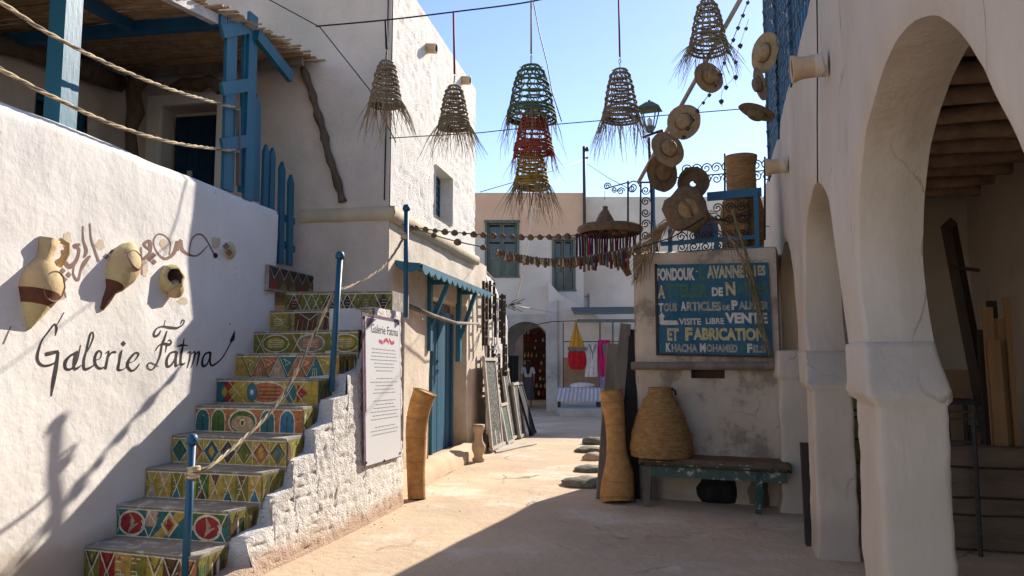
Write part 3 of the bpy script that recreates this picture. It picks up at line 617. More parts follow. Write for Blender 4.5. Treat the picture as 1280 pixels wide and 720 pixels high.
for i in range(7):
    x = wd*i/7; poly([(x+.01, .24), (x+wd/7-.01, .24), (x+wd/14, .14)], 'black', 2); line([(x, .25), (x+wd/14, .12), (x+wd/7, .25)], .008, 'cream', 3); poly([(x, 0), (x+wd/7, 0), (x+wd/14, .11)], rnd.choice(['olive', 'red', 'mustard']), 2)
mb.build('painted_riser', parent=stp)
# ================================================================== HOUSE on the left
HS, HT, HE, HZ = 8.87, -3.19, 13.1, 6.42
house = thing('gallery_house', 'tall whitewashed house with blue street door, canopy and rough plastered upper storey', 'house', W(A, HS, HT, 0))
ROOF = 6.42
s_, z_ = onT(594, 112, HT); ROOF = z_; HE = s_
CZ = onT(490, 262, HT)[1]
# lower street face with door recess and passage
DS0 = onT(537, 400, HT)[0]; DS1 = DS0*12.15/10.05
HE2 = onT(608, 340, HT)[0]
def hlow(s, z): return W(A, s, HT+.018*fbm(s*.9, z*.9, 2), z)
mb = MB(); mb.m('cream_plaster')
DZ = 2.55
mb.grid(hlow, cuts(HS, HE2, .12, (DS0, DS1)), cuts(0, CZ-.05, .12, (.18, DZ)), holes=[(DS0, DS1, .18, DZ)])
mb.m('cream_plaster')
for s0, s1 in ((DS0, DS0+.002), (DS1-.002, DS1)): mb.add([W(A, s0, HT, .18), W(A, s0, HT-.27, .18), W(A, s0, HT-.27, DZ), W(A, s0, HT, DZ)], [(0, 1, 2, 3)])
mb.add([W(A, DS0, HT, DZ), W(A, DS1, HT, DZ), W(A, DS1, HT-.27, DZ), W(A, DS0, HT-.27, DZ)], [(0, 1, 2, 3)])
mb.add([W(A, DS0, HT+.012, .18), W(A, DS1, HT+.012, .18), W(A, DS1, HT-.27, .18), W(A, DS0, HT-.27, .18)], [(0, 1, 2, 3)])
mb.add([W(A, DS0, HT-.269, .1), W(A, DS1, HT-.269, .1), W(A, DS1, HT-.269, DZ), W(A, DS0, HT-.269, DZ)], [(0, 1, 2, 3)])
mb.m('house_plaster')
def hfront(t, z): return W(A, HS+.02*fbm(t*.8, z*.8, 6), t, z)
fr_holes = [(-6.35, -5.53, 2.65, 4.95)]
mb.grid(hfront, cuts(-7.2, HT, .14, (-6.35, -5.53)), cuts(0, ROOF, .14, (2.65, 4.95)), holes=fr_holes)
mb.m('house_plaster'); mb.fbox(A, HS+.30, HE, -9, HT-.4, .0, ROOF-.2)
mb.add([W(A, HS, -6.35, 2.65), W(A, HS, -6.35, 4.95), W(A, HS+.3, -6.35, 4.95), W(A, HS+.3, -6.35, 2.65)], [(0, 1, 2, 3)])
mb.add([W(A, HS, -5.53, 2.65), W(A, HS, -5.53, 4.95), W(A, HS+.3, -5.53, 4.95), W(A, HS+.3, -5.53, 2.65)], [(0, 1, 2, 3)])
mb.add([W(A, HS, -6.35, 4.95), W(A, HS, -5.53, 4.95), W(A, HS+.3, -5.53, 4.95), W(A, HS+.3, -6.35, 4.95)], [(0, 1, 2, 3)])
mb.fbox(A, HE, HE2, -6, HT-.06, 0, CZ-.1)
mb.fbox(A, HS+.05, HE, -9, HT-.03, ROOF-.25, ROOF-.003)
mb.build('wall', parent=house)
# upper street face, rough
wz0, wz1 = onT(562, 282, HT)[1]-.05, onT(543, 207, HT)[1]; ws0, ws1 = onT(543, 207, HT)[0], onT(562, 282, HT)[0]+.1
ws1 = onT(564, 240, HT)[0]
wz0 = 3.62; wz1 = 4.42
wz0 = onT(562, 282, HT)[1]; wz1 = onT(543, 205, HT)[1]
def hup(s, z):
    r = rough(s*.55, z*.6, 1.3); 
    if s < HS+.05 or z > ROOF-.05: r = 0
    return W(A, s, HT+r+.01, z)
mb = MB(); mb.m('rough_whitewash')
mb.grid(hup, cuts(HS+.001, HE, .045, (ws0, ws1)), cuts(CZ, ROOF, .045, (wz0, wz1)), holes=[(ws0, ws1, wz0, wz1)])
for a_, b_ in ((ws0, ws0+.001), (ws1, ws1-.001)): mb.add([W(A, a_, HT+.03, wz0), W(A, b_, HT-.30, wz0), W(A, b_, HT-.30, wz1), W(A, a_, HT+.03, wz1)], [(0, 1, 2, 3)], False)
for z_ in (wz0, wz1): mb.add([W(A, ws0, HT+.03, z_), W(A, ws1, HT+.03, z_), W(A, ws1, HT-.3, z_), W(A, ws0, HT-.3, z_)], [(0, 1, 2, 3)], False)
mb.build('upper_wall', parent=house, label='brightly sunlit rough roughcast plaster of the upper storey')
mb = MB(); mb.m('window_dark'); mb.fbox(A, ws0, ws1, HT-.29, HT-.25, wz0, wz1); wn = mb.build('window', parent=house)
mb = MB(); mb.m('blue_paint')
for i in range(5): s = ws0+(ws1-ws0)*i/4; mb.bar(W(A, s, HT-.2, wz0), W(A, s, HT-.2, wz1), .03, .03)
for i in range(7): z_ = wz0+(wz1-wz0)*i/6; mb.bar(W(A, ws0, HT-.2, z_), W(A, ws1, HT-.2, z_), .03, .03)
mb.build('window_grille', parent=wn)
# cornice band
mb = MB(); mb.m('ochre_trim')
cs = lin(HS-.045, HE+.05, .15)
mb.grid(lambda s, v: W(A, s, HT+[.0, .075, .09, .085, .0][int(v)]+.006*fbm(s*2, v), CZ+[-.15, -.14, -.06, .0, .04][int(v)]+.012*fbm(s*1.1, 1)), cs, [0, 1, 2, 3, 4])
mb.grid(lambda t, v: W(A, HS-[.0, .04, .045, .04, .0][int(v)]+.005*fbm(t*2, v), t, CZ+[-.155, -.145, -.06, .0, .03][int(v)]+.012*fbm(t*1.1, 1)), lin(-4.36, HT+.08, .15), [0, 1, 2, 3, 4])
mb.build('cornice', parent=house)
# plinth flare with sill step
mb = MB(); mb.m('cream_plaster')
mb.grid(lambda s, v: W(A, s, HT+[.24, .22, .14, .0][int(v)]+.03*fbm(s*2.5, v*.5), [0, .14, .20, .24][int(v)]+.02*fbm(s*1.7, 4)), lin(8.5, HE2, .12), [0, 1, 2, 3]); mb.build('plinth', parent=house)
# street door
door = MB(); door.m('street_door_blue')
for i in range(4):
    a_ = DS0+.95+i*.26; door.fbox(A, a_+.006, a_+.254, HT-.265, HT-.23+.004*(i % 2), .19, 2.3)
dr = door.build('door', parent=house)
mb = MB(); mb.m('blue_paint')
mb.fbox(A, DS0+.85, DS0+.95, HT-.266, HT-.20, .19, 2.4); mb.fbox(A, DS0+1.99, DS0+2.09, HT-.266, HT-.20, .19, 2.4); mb.fbox(A, DS0+.95, DS0+1.99, HT-.266, HT-.20, 2.31, 2.4)
mb.build('door_frame', parent=house)
mb = MB(); mb.m('iron'); mb.ring(W(A, DS0+1.2, HT-.215, 1.45), W(A, 0, 1, 0), .035, .006, 14, 5); mb.build('handle', parent=dr)
mb = MB(); mb.m('window_dark'); mb.fbox(A, DS0+.95, DS0+1.99, HT-.266, HT-.24, 2.41, 2.53); mb.build('transom', parent=house)
# blue canopy with scalloped fascia on brackets
can = thing('door_canopy', 'blue wooden door canopy with scalloped edge on two brackets over the street door', 'canopy', W(A, 10.5, HT, 2.6))
OT = HT+.33
ca0, ca1 = onT(526, 332, OT)[0], onT(612, 366, OT)[0]; zt = onT(526, 331, OT)[1]
mb = MB(); mb.m('teal_blue_paint'); mb.hexa([W(A, ca0, OT, zt-.03), W(A, ca1, OT, zt-.03), W(A, ca1, HT, zt+.04), W(A, ca0, HT, zt+.04), W(A, ca0, OT, zt), W(A, ca1, OT, zt), W(A, ca1, HT, zt+.07), W(A, ca0, HT, zt+.07)]); mb.build('canopy_board', parent=can)
def scallop(mb, p, q, h, n, out, th=.02):
    p = Vector(p); q = Vector(q); U = q-p; per = 9
    top = []; bot = []
    for i in range(n*per+1):
        u = i/(n*per); ph = (i % per)/per; x = p+U*u; top.append(x); bot.append(x-Vector((0, 0, h*(.45+.55*math.sin(PI*ph)))))
    m_ = len(top); vs = top+bot+[v+out*th for v in top]+[v+out*th for v in bot]; fs = []
    for i in range(m_-1): fs += [(i, i+1, m_+i+1, m_+i), (2*m_+i, 3*m_+i, 3*m_+i+1, 2*m_+i+1), (m_+i, m_+i+1, 3*m_+i+1, 3*m_+i), (i, 2*m_+i, 2*m_+i+1, i+1)]
    mb.add(vs, fs, False)
mb = MB(); mb.m('teal_blue_paint'); scallop(mb, W(A, ca0, OT+.003, zt+.012), W(A, ca1, OT+.003, zt+.012), .125, 14, W(A, 0, 1, 0)); mb.build('fascia', parent=can)
mb = MB(); mb.m('teal_blue_paint'); scallop(mb, W(A, ca0-.003, HT+.01, zt+.05), W(A, ca0-.003, OT, zt+.02), .125, 1, W(A, -1, 0, 0)); mb.build('fascia', parent=can)
for bs_ in (onT(535, 380, HT)[0], onT(572, 390, HT)[0]):
    mb = MB(); mb.m('teal_blue_paint'); z0 = 1.75 if bs_ < 11.3 else 1.6
    mb.fbox(A, bs_-.05, bs_+.05, HT-.02, HT+.06, z0, zt+.02); mb.bar(W(A, bs_, HT+.05, z0+.38), W(A, bs_, OT-.02, zt-.05), .07, .06); mb.bar(W(A, bs_, HT+.02, zt-.07), W(A, bs_, OT, zt-.07), .07, .07)
    mb.build('bracket', parent=can)
mb = MB(); mb.m('grey_wood'); p = atY(522, 378, 8.7); 
mb.sweep([W(A, 9.5, HT+.05, 2.32), W(A, 10.4, HT+.13, 2.24), W(A, 11.5, HT+.17, 2.19), W(A, 12.9, HT+.2, 2.25)], [.035, .03, .03, .022], 7, jit=.1); mb.build('branch', parent=can)
# two roof spouts on the house
for (px, py) in ((533, 60), (577, 100)):
    s, z_ = onT(px, py, HT); t = thing('roof_spout', 'clay spout high on the rough white house wall, %s' % ('nearer the street corner' if px < 550 else 'at the far end of the wall'), 'spout', W(A, s, HT, z_), 'clay spouts on the white house')
    mb = MB(); mb.m('clay_pale'); mb.lathe(W(A, s, HT-.05, z_), W(A, 0, 1, -.1), [(.075, 0), (.07, .18), (.08, .20), (.06, .20), (.05, .1), (0, .09)], 16, mats=['clay_pale', 'clay_pale', 'clay_pale', 'pot_hollow', 'pot_hollow']); mb.build('pipe', parent=t)
# rusty stain strip on house front and vertical conduit
mb = MB(); mb.m('cable'); s0 = W(A, HS-.03, onS(392, 30, HS)[0], 6.4); mb.sweep([W(A, HS-.02, HT-.05, 6.3), W(A, HS-.02, HT-.06, CZ+.1)], .008, 5); o = mb.build('wall_cable'); o['label'] = 'thin cable running down the corner of the white house'; o['category'] = 'cable'
# carved dark driftwood log hanging on front wall
pth = [(377, 82, .055), (388, 110, .05), (395, 135, .06), (404, 165, .055), (411, 195, .065), (421, 225, .07), (428, 252, .07)]
pts = [Vector(W(A, HS-.07, onS(x, y, HS-.07)[0], onS(x, y, HS-.07)[1])) for x, y, r in pth]
mb = MB(); mb.m('driftwood'); mb.sweep([Vector(p) for p in smoothpath([tuple(p) for p in pts], 4)], [.03]+[.05+.012*math.sin(i*1.7) for i in range(4*6-1)]+[.06], 8, jit=.18, squash=.8)
o = mb.build('driftwood_log', origin=pts[-1]); o['label'] = 'long dark twisted driftwood log hung on the shaded white house wall'; o['category'] = 'log'
mb = MB(); mb.m('ochre_trim'); mb.fbox(A, HS-.008, HS, onS(424, 280, HS)[0]-.03, onS(430, 280, HS)[0]+.03, 2.6, CZ-.17); mb.build('rust_stain', parent=house)
# ------------------------------------------------------------------ terrace behind the gallery wall
ter = MB(); ter.m('pale_cement'); ter.fbox(A, -3, HS-.01, -12, TL-.29, 2.3, 2.65); o = ter.build('terrace_floor'); o['kind'] = 'structure'
TW = -6.8
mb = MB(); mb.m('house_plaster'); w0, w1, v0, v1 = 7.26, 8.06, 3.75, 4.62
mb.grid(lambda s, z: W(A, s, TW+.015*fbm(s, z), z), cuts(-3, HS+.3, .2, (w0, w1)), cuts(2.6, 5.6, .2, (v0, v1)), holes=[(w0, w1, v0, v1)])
mb.fbox(A, -3, HS+.3, TW-.5, TW-.2, 2.6, 5.6)
tw = thing('terrace_wall', 'shaded white wall at the back of the terrace with a small dark window', 'wall', W(A, 6, TW, 2.65)); mb.build('wall', parent=tw)
mb = MB(); mb.m('window_dark'); mb.fbox(A, w0, w1, TW-.15, TW-.1, v0, v1); wn = mb.build('window', parent=tw)
mb = MB(); mb.m('blue_paint'); mb.fbox(A, w0, w0+.06, TW-.1, TW-.04, v0, v1); mb.fbox(A, w1-.06, w1, TW-.1, TW-.04, v0, v1); mb.fbox(A, w0+.06, w1-.06, TW-.1, TW-.04, v1-.06, v1); mb.build('window_frame', parent=wn)
# terrace door
mb = MB(); mb.m('door_blue')
for i in range(4): mb.fbox(A, HS+.22, HS+.27, -6.31+i*.19+.004, -6.31+(i+1)*.19-.004, 2.66, 4.88)
dr = mb.build('door', parent=house, label='dark blue plank door opening on the terrace')
mb = MB(); mb.m('cloth_white'); mb.fbox(A, HS+.20, HS+.22, -6.1, -6.03, 4.05, 4.13); mb.build('door_plate', parent=dr)
mb = MB(); mb.m('whitewash'); mb.fbox(A, HS-.06, HS, -6.54, -6.35, 2.65, 5.09); mb.fbox(A, HS-.06, HS, -5.53, -5.36, 2.65, 5.09); mb.fbox(A, HS-.06, HS, -6.35, -5.53, 4.95, 5.09); mb.build('door_surround', parent=house)
# pergola
pg = thing('pergola', 'reed roofed blue pergola shading the terrace above the lettered wall', 'pergola', W(A, 5.5, -5.4, 2.65))
def roofz(s): return 5.34+.155*(s-8.6)
def reeds(name, s0, s1, t0, t1, matn, lift, par, sp=.034, ends=.16):
    mb = MB(); mb.m(matn); s = s0; i = 0
    while s < s1:
        z = roofz(s)+lift+random.uniform(-.008, .014); a_ = t1+random.uniform(-.02, ends); r = random.uniform(.009, .016)
        k = random.uniform(-.02, .02); skew = random.uniform(-.03, .03)
        mb.sweep([W(A, s-skew, t0, z-.02), W(A, s, (t0+t1)/2, z+k), W(A, s+skew, a_, z-.01-random.uniform(0, .03))], r, 5, cap=True); s += sp*random.uniform(.7, 1.2); i += 1
    o = mb.build(name, parent=par, kind='stuff'); return o
reeds('reed_roof', 2.5, 8.9, -7.1, -4.2, 'reed', .05, pg)
reeds('reed_roof', 2.5, 8.9, -7.1, -4.3, 'reed_dark', .075, pg, .03, .05)
def pbeam(s0, s1, t0, t1, dz, w_, h_, matn='blue_paint', nm='beam'):
    mb = MB(); mb.m(matn); mb.bar(W(A, s0, t0, roofz(s0)-dz), W(A, s1, t1, roofz(s1)-dz), w_, h_); return mb.build(nm, parent=pg)
pbeam(6.75, 6.75, -7.0, -4.2, .06, .09, .12)
pbeam(4.85, 4.85, -7.0, -4.1, .06, .09, .12)
pbeam(4.9, 6.7, -4.9, -5.2, .05, .08, .1)
pbeam(8.5, 8.5, -6.6, -4.2, .06, .07, .09, 'grey_wood')
pbeam(3.0, 7.0, -4.27, -4.27, .045, .08, .10, 'cloth_white')
p0, p1 = onT(322, 66, -4.2), onT(350, 100, -4.2)
mb = MB(); mb.m('teal_blue_paint'); mb.bar(W(A, 7.35, -4.18, 5.12), W(A, 8.15, -4.18, 4.94), .06, .14); mb.build('beam', parent=pg)
sa = onT(80, 130, -4.32)[0]
mb = MB(); mb.m('teal_blue_paint'); mb.fbox(A, sa-.08, sa+.09, -4.42, -4.28, 2.65, roofz(sa)+.0); mb.build('post', parent=pg)
# dark driftwood purlin and post on the terrace back wall
mb = MB(); mb.m('driftwood'); q = [W(A, s, TW+.16, roofz(s)-.16+.03*math.sin(s*2)) for s in lin(2.5, 8.4, .5)]; mb.sweep(q, [.11+.015*math.sin(i*1.3) for i in range(len(q))], 9, jit=.1); mb.build('beam', parent=pg, label='dark rough driftwood purlin')
q = [(178, 92), (166, 112), (170, 140), (163, 165), (168, 215)]
mb = MB(); mb.m('driftwood'); mb.sweep([W(A, 8.35, *onS(x, y, 8.35)) for x, y in q], [.13, .09, .10, .075, .08], 10, jit=.12); mb.build('post', parent=pg, label='dark twisted driftwood post')
mb = MB(); mb.m('driftwood'); mb.sweep([W(A, 8.4, *onS(x, y, 8.4)) for x, y in [(208, 112), (230, 104), (250, 106), (262, 100), (276, 110)]], [.03, .07, .09, .07, .09], 9, jit=.15); mb.build('beam', parent=pg, label='gnarled driftwood piece above the terrace door')
# blue gate frame standing on the wall
gf = thing('gate_frame', 'tall open blue wooden gate frame of boards standing on the terrace wall', 'gate', W(A, 7.2, -4.25, 3.3))
def onwall(px, py, t=-4.22): s, z = onT(px, py, t); return W(A, s, t, z)
def board(par, x0, y0, x1, y1, wd_, nm='board', th=.035, t=-4.22, point=False, matn='teal_blue_paint'):
    s0, z0 = onT(x0, y0, t); s1, z1 = onT(x1, y1, t); mb = MB(); mb.m(matn); d = Vector((s1-s0, z1-z0)).normalized(); n_ = Vector((-d.y, d.x))*wd_/2
    pts = [(s0-n_.x, z0-n_.y), (s0+n_.x, z0+n_.y), (s1+n_.x, z1+n_.y)]
    if point: pts.append((s1+d.x*wd_*.8, z1+d.y*wd_*.8))
    pts.append((s1-n_.x, z1-n_.y)); k = len(pts)
    mb.add([W(A, a_, t, b_) for a_, b_ in pts]+[W(A, a_, t-th, b_) for a_, b_ in pts], [tuple(range(k)), tuple(reversed(range(k, 2*k)))]+[(i, (i+1) % k, (i+1) % k+k, i+k) for i in range(k)])
    return mb.build(nm, parent=par)
board(gf, 286, 238, 291, 26, .19); board(gf, 311, 250, 318, 18, .17, t=-4.20)
for y in (30, 102, 172): board(gf, 279, y+9, 312, y+4, .13, 'crossboard', t=-4.19)
board(gf, 302, 240, 308, 30, .05, 'board', t=-4.23)
board(gf, 300, 134, 300, 232, .04, 'latch_bar', t=-4.185, matn='grey_wood')
gt = thing('picket_gate', 'low blue picket gate with pointed slats at the head of the stairs', 'gate', W(A, 8.1, -4.25, 2.65))
for x, yb, yt, wd_ in ((320, 250, 132, .16), (332, 262, 190, .11), (340, 268, 194, .11), (352, 330, 212, .12), (363, 332, 228, .12)): board(gt, x, yb, x+2, yt, wd_, 'picket', t=-4.26, point=True)
board(gt, 328, 262, 369, 277, .08, 'crossboard', t=-4.30); board(gt, 345, 300, 369, 312, .08, 'crossboard', t=-4.30)
# ropes
def twist_rope(name, label, pts, r=.014, par=None, matn='rope'):
    pts = [Vector(p) for p in smoothpath([tuple(p) for p in pts], 8)]
    # resample
    out = [pts[0]]; acc = 0
    for a_, b_ in zip(pts[:-1], pts[1:]):
        n_ = max(1, int((b_-a_).length/.02)); out += [a_.lerp(b_, (i+1)/n_) for i in range(n_)]
    mb = MB(); mb.m(matn)
    for k in range(3):
        mb.m('rope_dark' if k == 2 else matn); q = []
        for i, p in enumerate(out):
            d = (out[min(i+1, len(out)-1)]-out[max(i-1, 0)]).normalized(); x = d.cross(Vector((0, 0, 1))).normalized(); y = x.cross(d)
            an = i*.42+k*2*PI/3; q.append(p+(x*math.cos(an)+y*math.sin(an))*r*.62)
        mb.sweep(q, r*.58, 5)
    o = mb.build(name, parent=par, origin=out[0]) if par is None else mb.build(name, parent=par)
    if par is None: o['label'] = label; o['category'] = 'rope'
    return o
def wp(px, py, t=-4.12): s, z = onT(px, py, t); return W(A, s, t, z)
twist_rope('terrace_rope', 'upper of two thick ropes strung as a rail above the lettered wall', [wp(-40, -22), wp(0, 2), wp(60, 41), wp(140, 82), wp(220, 114), wp(298, 136, -4.17)], .014)
twist_rope('terrace_rope', 'lower of two thick ropes strung as a rail above the lettered wall', [wp(-40, 62), wp(0, 86), wp(60, 118), wp(140, 155), wp(220, 179), wp(298, 189, -4.17)], .014)
def handpost(label, base, top, r=.028):
    t = thing('stair_post', label, 'post', base, 'blue round posts carrying the stair rope')
    mb = MB(); mb.m('blue_paint'); mb.sweep([base, top], r, 14); mb.build('pole', parent=t)
    mb = MB(); mb.m('blue_paint'); mb.lathe(top-Vector((0, 0, .01)), (0, 0, 1), [(.0, 0), (.04, 0), (.045, .02), (.04, .045), (.03, .065), (0, .075)], 14); mb.build('finial', parent=t)
    return t
def atST(px, py, s): t, z = onS(px, py, s); return W(A, s, t, z)
p1b = px_z(231, 735, .02); p1t = atST(240, 553, st(p1b)[0]); p1b.z = -.02
handpost('blue stair rope post in front of the lowest steps, nearest the camera', p1b, p1t)
p2b = W(A, *[onT(414, 489, -3.02)[0], -3.02], onT(414, 489, -3.02)[1]); p2t = atST(425, 322, st(p2b)[0])
handpost('blue stair rope post halfway up the stairs on the white side wall', p2b, p2t)
p3s = 8.33; p3b = atST(507, 397, p3s); p3t = atST(508, 262, p3s)
handpost('blue stair rope post at the top of the side wall against the house corner', p3b, p3t)
def ringat(p): return p
r1 = p1b.lerp(p1t, .80)+Vector((.05, 0, 0)); r2 = p2b.lerp(p2t, .74); r3 = p3b.lerp(p3t, .75)
def onlerp(px, py, k): # point between the post planes
    s = st(r1)[0]*(1-k)+st(r2)[0]*k; return atST(px, py, s)
twist_rope('stair_rope', 'twisted rope rail sagging along the lower stairs between the nearest two blue posts', [atST(243, 588, st(r1)[0]), onlerp(262, 583, .05), onlerp(300, 552, .3), onlerp(340, 513, .55), onlerp(372, 462, .75), onlerp(400, 402, .93), atST(419, 364, st(r2)[0])], .013)
def onl2(px, py, k): return atST(px, py, st(r2)[0]*(1-k)+st(r3)[0]*k)
twist_rope('stair_rope', 'twisted rope rail along the upper stairs up to the post at the house corner', [atST(419, 363, st(r2)[0]), onl2(440, 357, .25), onl2(465, 344, .5), onl2(487, 325, .8), atST(505, 296, st(r3)[0]+.0)], .013)
for i, (p, s_) in enumerate(((atST(243, 590, st(r1)[0]), 1), (atST(505, 295, st(r3)[0]), 1))):
    mb = MB(); mb.m('rope')
    for k in range(4): mb.ring(p+Vector((random.uniform(-.01, .01), 0, -.03+.02*k)), (random.uniform(-.2, .2), random.uniform(-.2, .2), 1), .036, .012, 14, 6)
    o = mb.build('rope_knot', origin=p); o['label'] = 'rope knot tied round the %s blue stair post' % ('nearest', 'topmost')[i]; o['category'] = 'knot'
# poster on the side wall
po = thing('wall_poster', 'tall white poster with purple edge and lines of verse on the rough stair wall', 'poster', W(A, 7.8, -2.77, .55))
(a0, b0), (a1, b1), (a2, b2), (a3, b3) = onT(462, 390, -2.79), onT(505, 400, -2.79), onT(458, 585, -2.79), onT(501, 571, -2.79)
_pc = [W(A, s_, side_t(s_, z_)+.03, z_) for s_, z_ in ((a2, b2), (a3, b3), (a1, b1), (a0, b0))]; _pn = (_pc[1]-_pc[0]).cross(_pc[3]-_pc[0]).normalized()
if _pn.dot(W(A, 0, 1, 0)) < 0: _pn = -_pn
_pc[2] = _pc[1]+(_pc[3]-_pc[0])+((_pc[2]-_pc[1]-_pc[3]+_pc[0])-_pn*((_pc[2]-_pc[1]-_pc[3]+_pc[0]).dot(_pn)))
def posterpt(u, v, o_=0): return (_pc[0]*(1-u)+_pc[1]*u)*(1-v)+(_pc[3]*(1-u)+_pc[2]*u)*v+_pn*o_
def pquad(mb, u0, u1, v0, v1, o_): mb.add([posterpt(u0, v0, o_), posterpt(u1, v0, o_), posterpt(u1, v1, o_), posterpt(u0, v1, o_)], [(0, 1, 2, 3)])
mb = MB(); mb.m('poster_purple'); mb.hexa([posterpt(0, 0, -.008), posterpt(1, 0, -.008), posterpt(1, 1, -.008), posterpt(0, 1, -.008), posterpt(0, 0), posterpt(1, 0), posterpt(1, 1), posterpt(0, 1)]); mb.build('board', parent=po)
mb = MB(); mb.m('poster_white'); pquad(mb, .04, .985, .008, .975, .002); mb.m('poster_purple'); pquad(mb, .042, .065, .35, .97, .003); mb.add([posterpt(.09, .97, .004), posterpt(.09, .90, .004), posterpt(.34, .97, .004)], [(0, 1, 2)]); mb.build('sheet', parent=po)
mb = MB(); mb.m('letter_black'); put_text(mb, 'Galerie Fatma', .2, .93, .875, .935, lambda x, y: posterpt(x, y, .0035), .0); mb.build('printed_heading', parent=po, kind='stuff')
mb = MB(); mb.m('poster_red')
def psq(pts): stroke(mb, [(x, y, w_) for x, y, w_ in pts], lambda x, y: (x, y), lambda x, y, o_: posterpt(x/100, y/100, .0035))
for q in ([(40, 82.5, 1), (50, 81.5, 2.6)], [(52, 82, 2), (60, 84, 2.2), (66, 82, 2.2)], [(68, 84.5, 2), (74, 82, 2.2), (82, 83, 2.2)]): stroke(mb, [(x, y, max(.8, w_*.5)) for x, y, w_ in q], lambda x, y: (x, y), lambda x, y, o_: posterpt(x/100, y/100, .0035), off=0)
mb.build('printed_flourish', parent=po, kind='stuff')
mb = MB(); mb.m('poster_ink'); rr = random.Random(5); v = .765
for blk, nl in ((0, 7), (1, 5), (2, 6), (3, 3)):
    for i in range(nl):
        hw = rr.uniform(.22, .38); u = .54-hw
        while u < .54+hw:
            wl = rr.uniform(.03, .09); pquad(mb, u, min(u+wl, .54+hw), v, v+.0055, .0035); u += wl+.015
        v -= .0245
    v -= .028
mb.build('printed_verse', parent=po, kind='stuff')
mb = MB(); mb.m('iron')
for u, v in ((.04, .03), (.04, .97), (.95, .03), (.95, .97), (.5, .01)): mb.lathe(posterpt(u, v, 0), W(A, 0, 1, 0), [(0, .012), (.012, .011), (.014, 0)], 8)
mb.build('screws', parent=po, kind='stuff')
# ================================================================== ARCADE on the right
TB, TB2 = .70, 1.02
AZ = 4.33
arc = thing('arcade', 'long whitewashed arcade with pointed horseshoe arches on thick square piers', 'arcade', W(B, 5.5, TB, 0))
arches = [
 [(4.80-9.0+9.0-.0, 0)],
]
def sm(pts, sub=7): return smoothpath(pts, sub)
arch1 = [(4.27, 1.66), (4.40, 1.98), (4.40, 2.25), (4.26, 2.55), (3.98, 2.78), (3.60, 2.90), (3.22, 2.91), (2.86, 2.80), (2.55, 2.60), (2.26, 2.32), (2.02, 2.02), (1.95, 1.66)]
arch2 = [(7.16, 1.66), (7.32, 2.0), (7.30, 2.38), (7.14, 2.72), (6.75, 2.92), (6.2, 2.97), (5.72, 2.76), (5.36, 2.42), (5.08, 2.05), (4.84, 1.66)]
arch3 = [(10.36, 1.60), (10.44, 2.1), (10.36, 2.5), (10.0, 2.82), (9.5, 3.0), (8.95, 2.88), (8.5, 2.62), (8.15, 2.3), (7.96, 2.0), (7.94, 1.66)]
arch0 = [(1.25, 1.66), (1.4, 2.0), (1.4, 2.4), (1.4, 2.8), (.8, 2.95), (.2, 2.8), (-.2, 2.4), (-.3, 2.0), (-.2, 1.66)]
bounds = [-1.2, 1.68, 4.55, 7.55, 11.5]
def arc_t(s, z): return TB+.018*fbm(s*.8, z*.6, 5)+.005*fbm(s*3, z*3, 8)
mb = MB(); mb.m('arcade_plaster')
for ai, ar in enumerate([arch0, arch1, arch2, arch3]):
    b0, b1 = bounds[ai], bounds[ai+1]; ring_ = sm(ar, 6); ring_ = list(reversed(ring_))  # from low s to high s
    cx = (ring_[0][0]+ring_[-1][0])/2; cz = 1.66
    bd = []
    N = len(ring_)
    for (s, z) in ring_:
        dx, dz = s-cx, max(z-cz, 0)+1e-6; k = 1e9
        if dx > 1e-6: k = min(k, (b1-cx)/dx)
        if dx < -1e-6: k = min(k, (b0-cx)/dx)
        k = min(k, (AZ-cz)/dz); bd.append([cx+dx*k, cz+dz*k])
    bd[0] = [b0, ring_[0][1]]; bd[-1] = [b1, ring_[-1][1]]
    for cr in ((b0, AZ), (b1, AZ)):
        j = min(range(N), key=lambda i: (bd[i][0]-cr[0])**2+(bd[i][1]-cr[1])**2); bd[j] = list(cr)
    KR = 12
    for side, tt in ((0, TB), (1, TB2)):
        vs = []
        for i in range(N):
            for k in range(KR+1):
                u = k/KR; u = u**1.2; s = ring_[i][0]*(1-u)+bd[i][0]*u; z = ring_[i][1]*(1-u)+bd[i][1]*u
                t = arc_t(s, z)+(.022*(1-k/1.0) if k == 0 else 0) if side == 0 else TB2
                wob = .012*fbm(s*2.5+side, z*2.5, 7)*(1 if k == 0 else 0)
                vs.append(W(B, s+wob, t, z+wob))
        mb.add(vs, [(i*(KR+1)+k, (i+1)*(KR+1)+k, (i+1)*(KR+1)+k+1, i*(KR+1)+k+1) for i in range(N-1) for k in range(KR)], True)
    vs = []   # intrados
    KI = 6
    for i in range(N):
        s, z = ring_[i]
        for k in range(KI+1):
            u = k/KI; side = 0 if k == 0 else 1
            wob0 = .012*fbm(s*2.5, z*2.5, 7); wob1 = .012*fbm(s*2.5+1, z*2.5, 7); wb = wob0*(1-u)+wob1*u+.006*fbm(s*3, z*3, u*3)*(1 if 0 < k < KI else 0)
            bul = -.02*math.sin(PI*u)
            dx, dz = (s-cx), (z-cz); L_ = math.hypot(dx, dz) or 1
            t = (arc_t(s, z)+.022)*(1-u)+TB2*u
            vs.append(W(B, s+wb+bul*dx/L_, t, z+wb+bul*dz/L_))
    mb.add(vs, [(i*(KI+1)+k, (i+1)*(KI+1)+k, (i+1)*(KI+1)+k+1, i*(KI+1)+k+1) for i in range(N-1) for k in range(KI)], True)
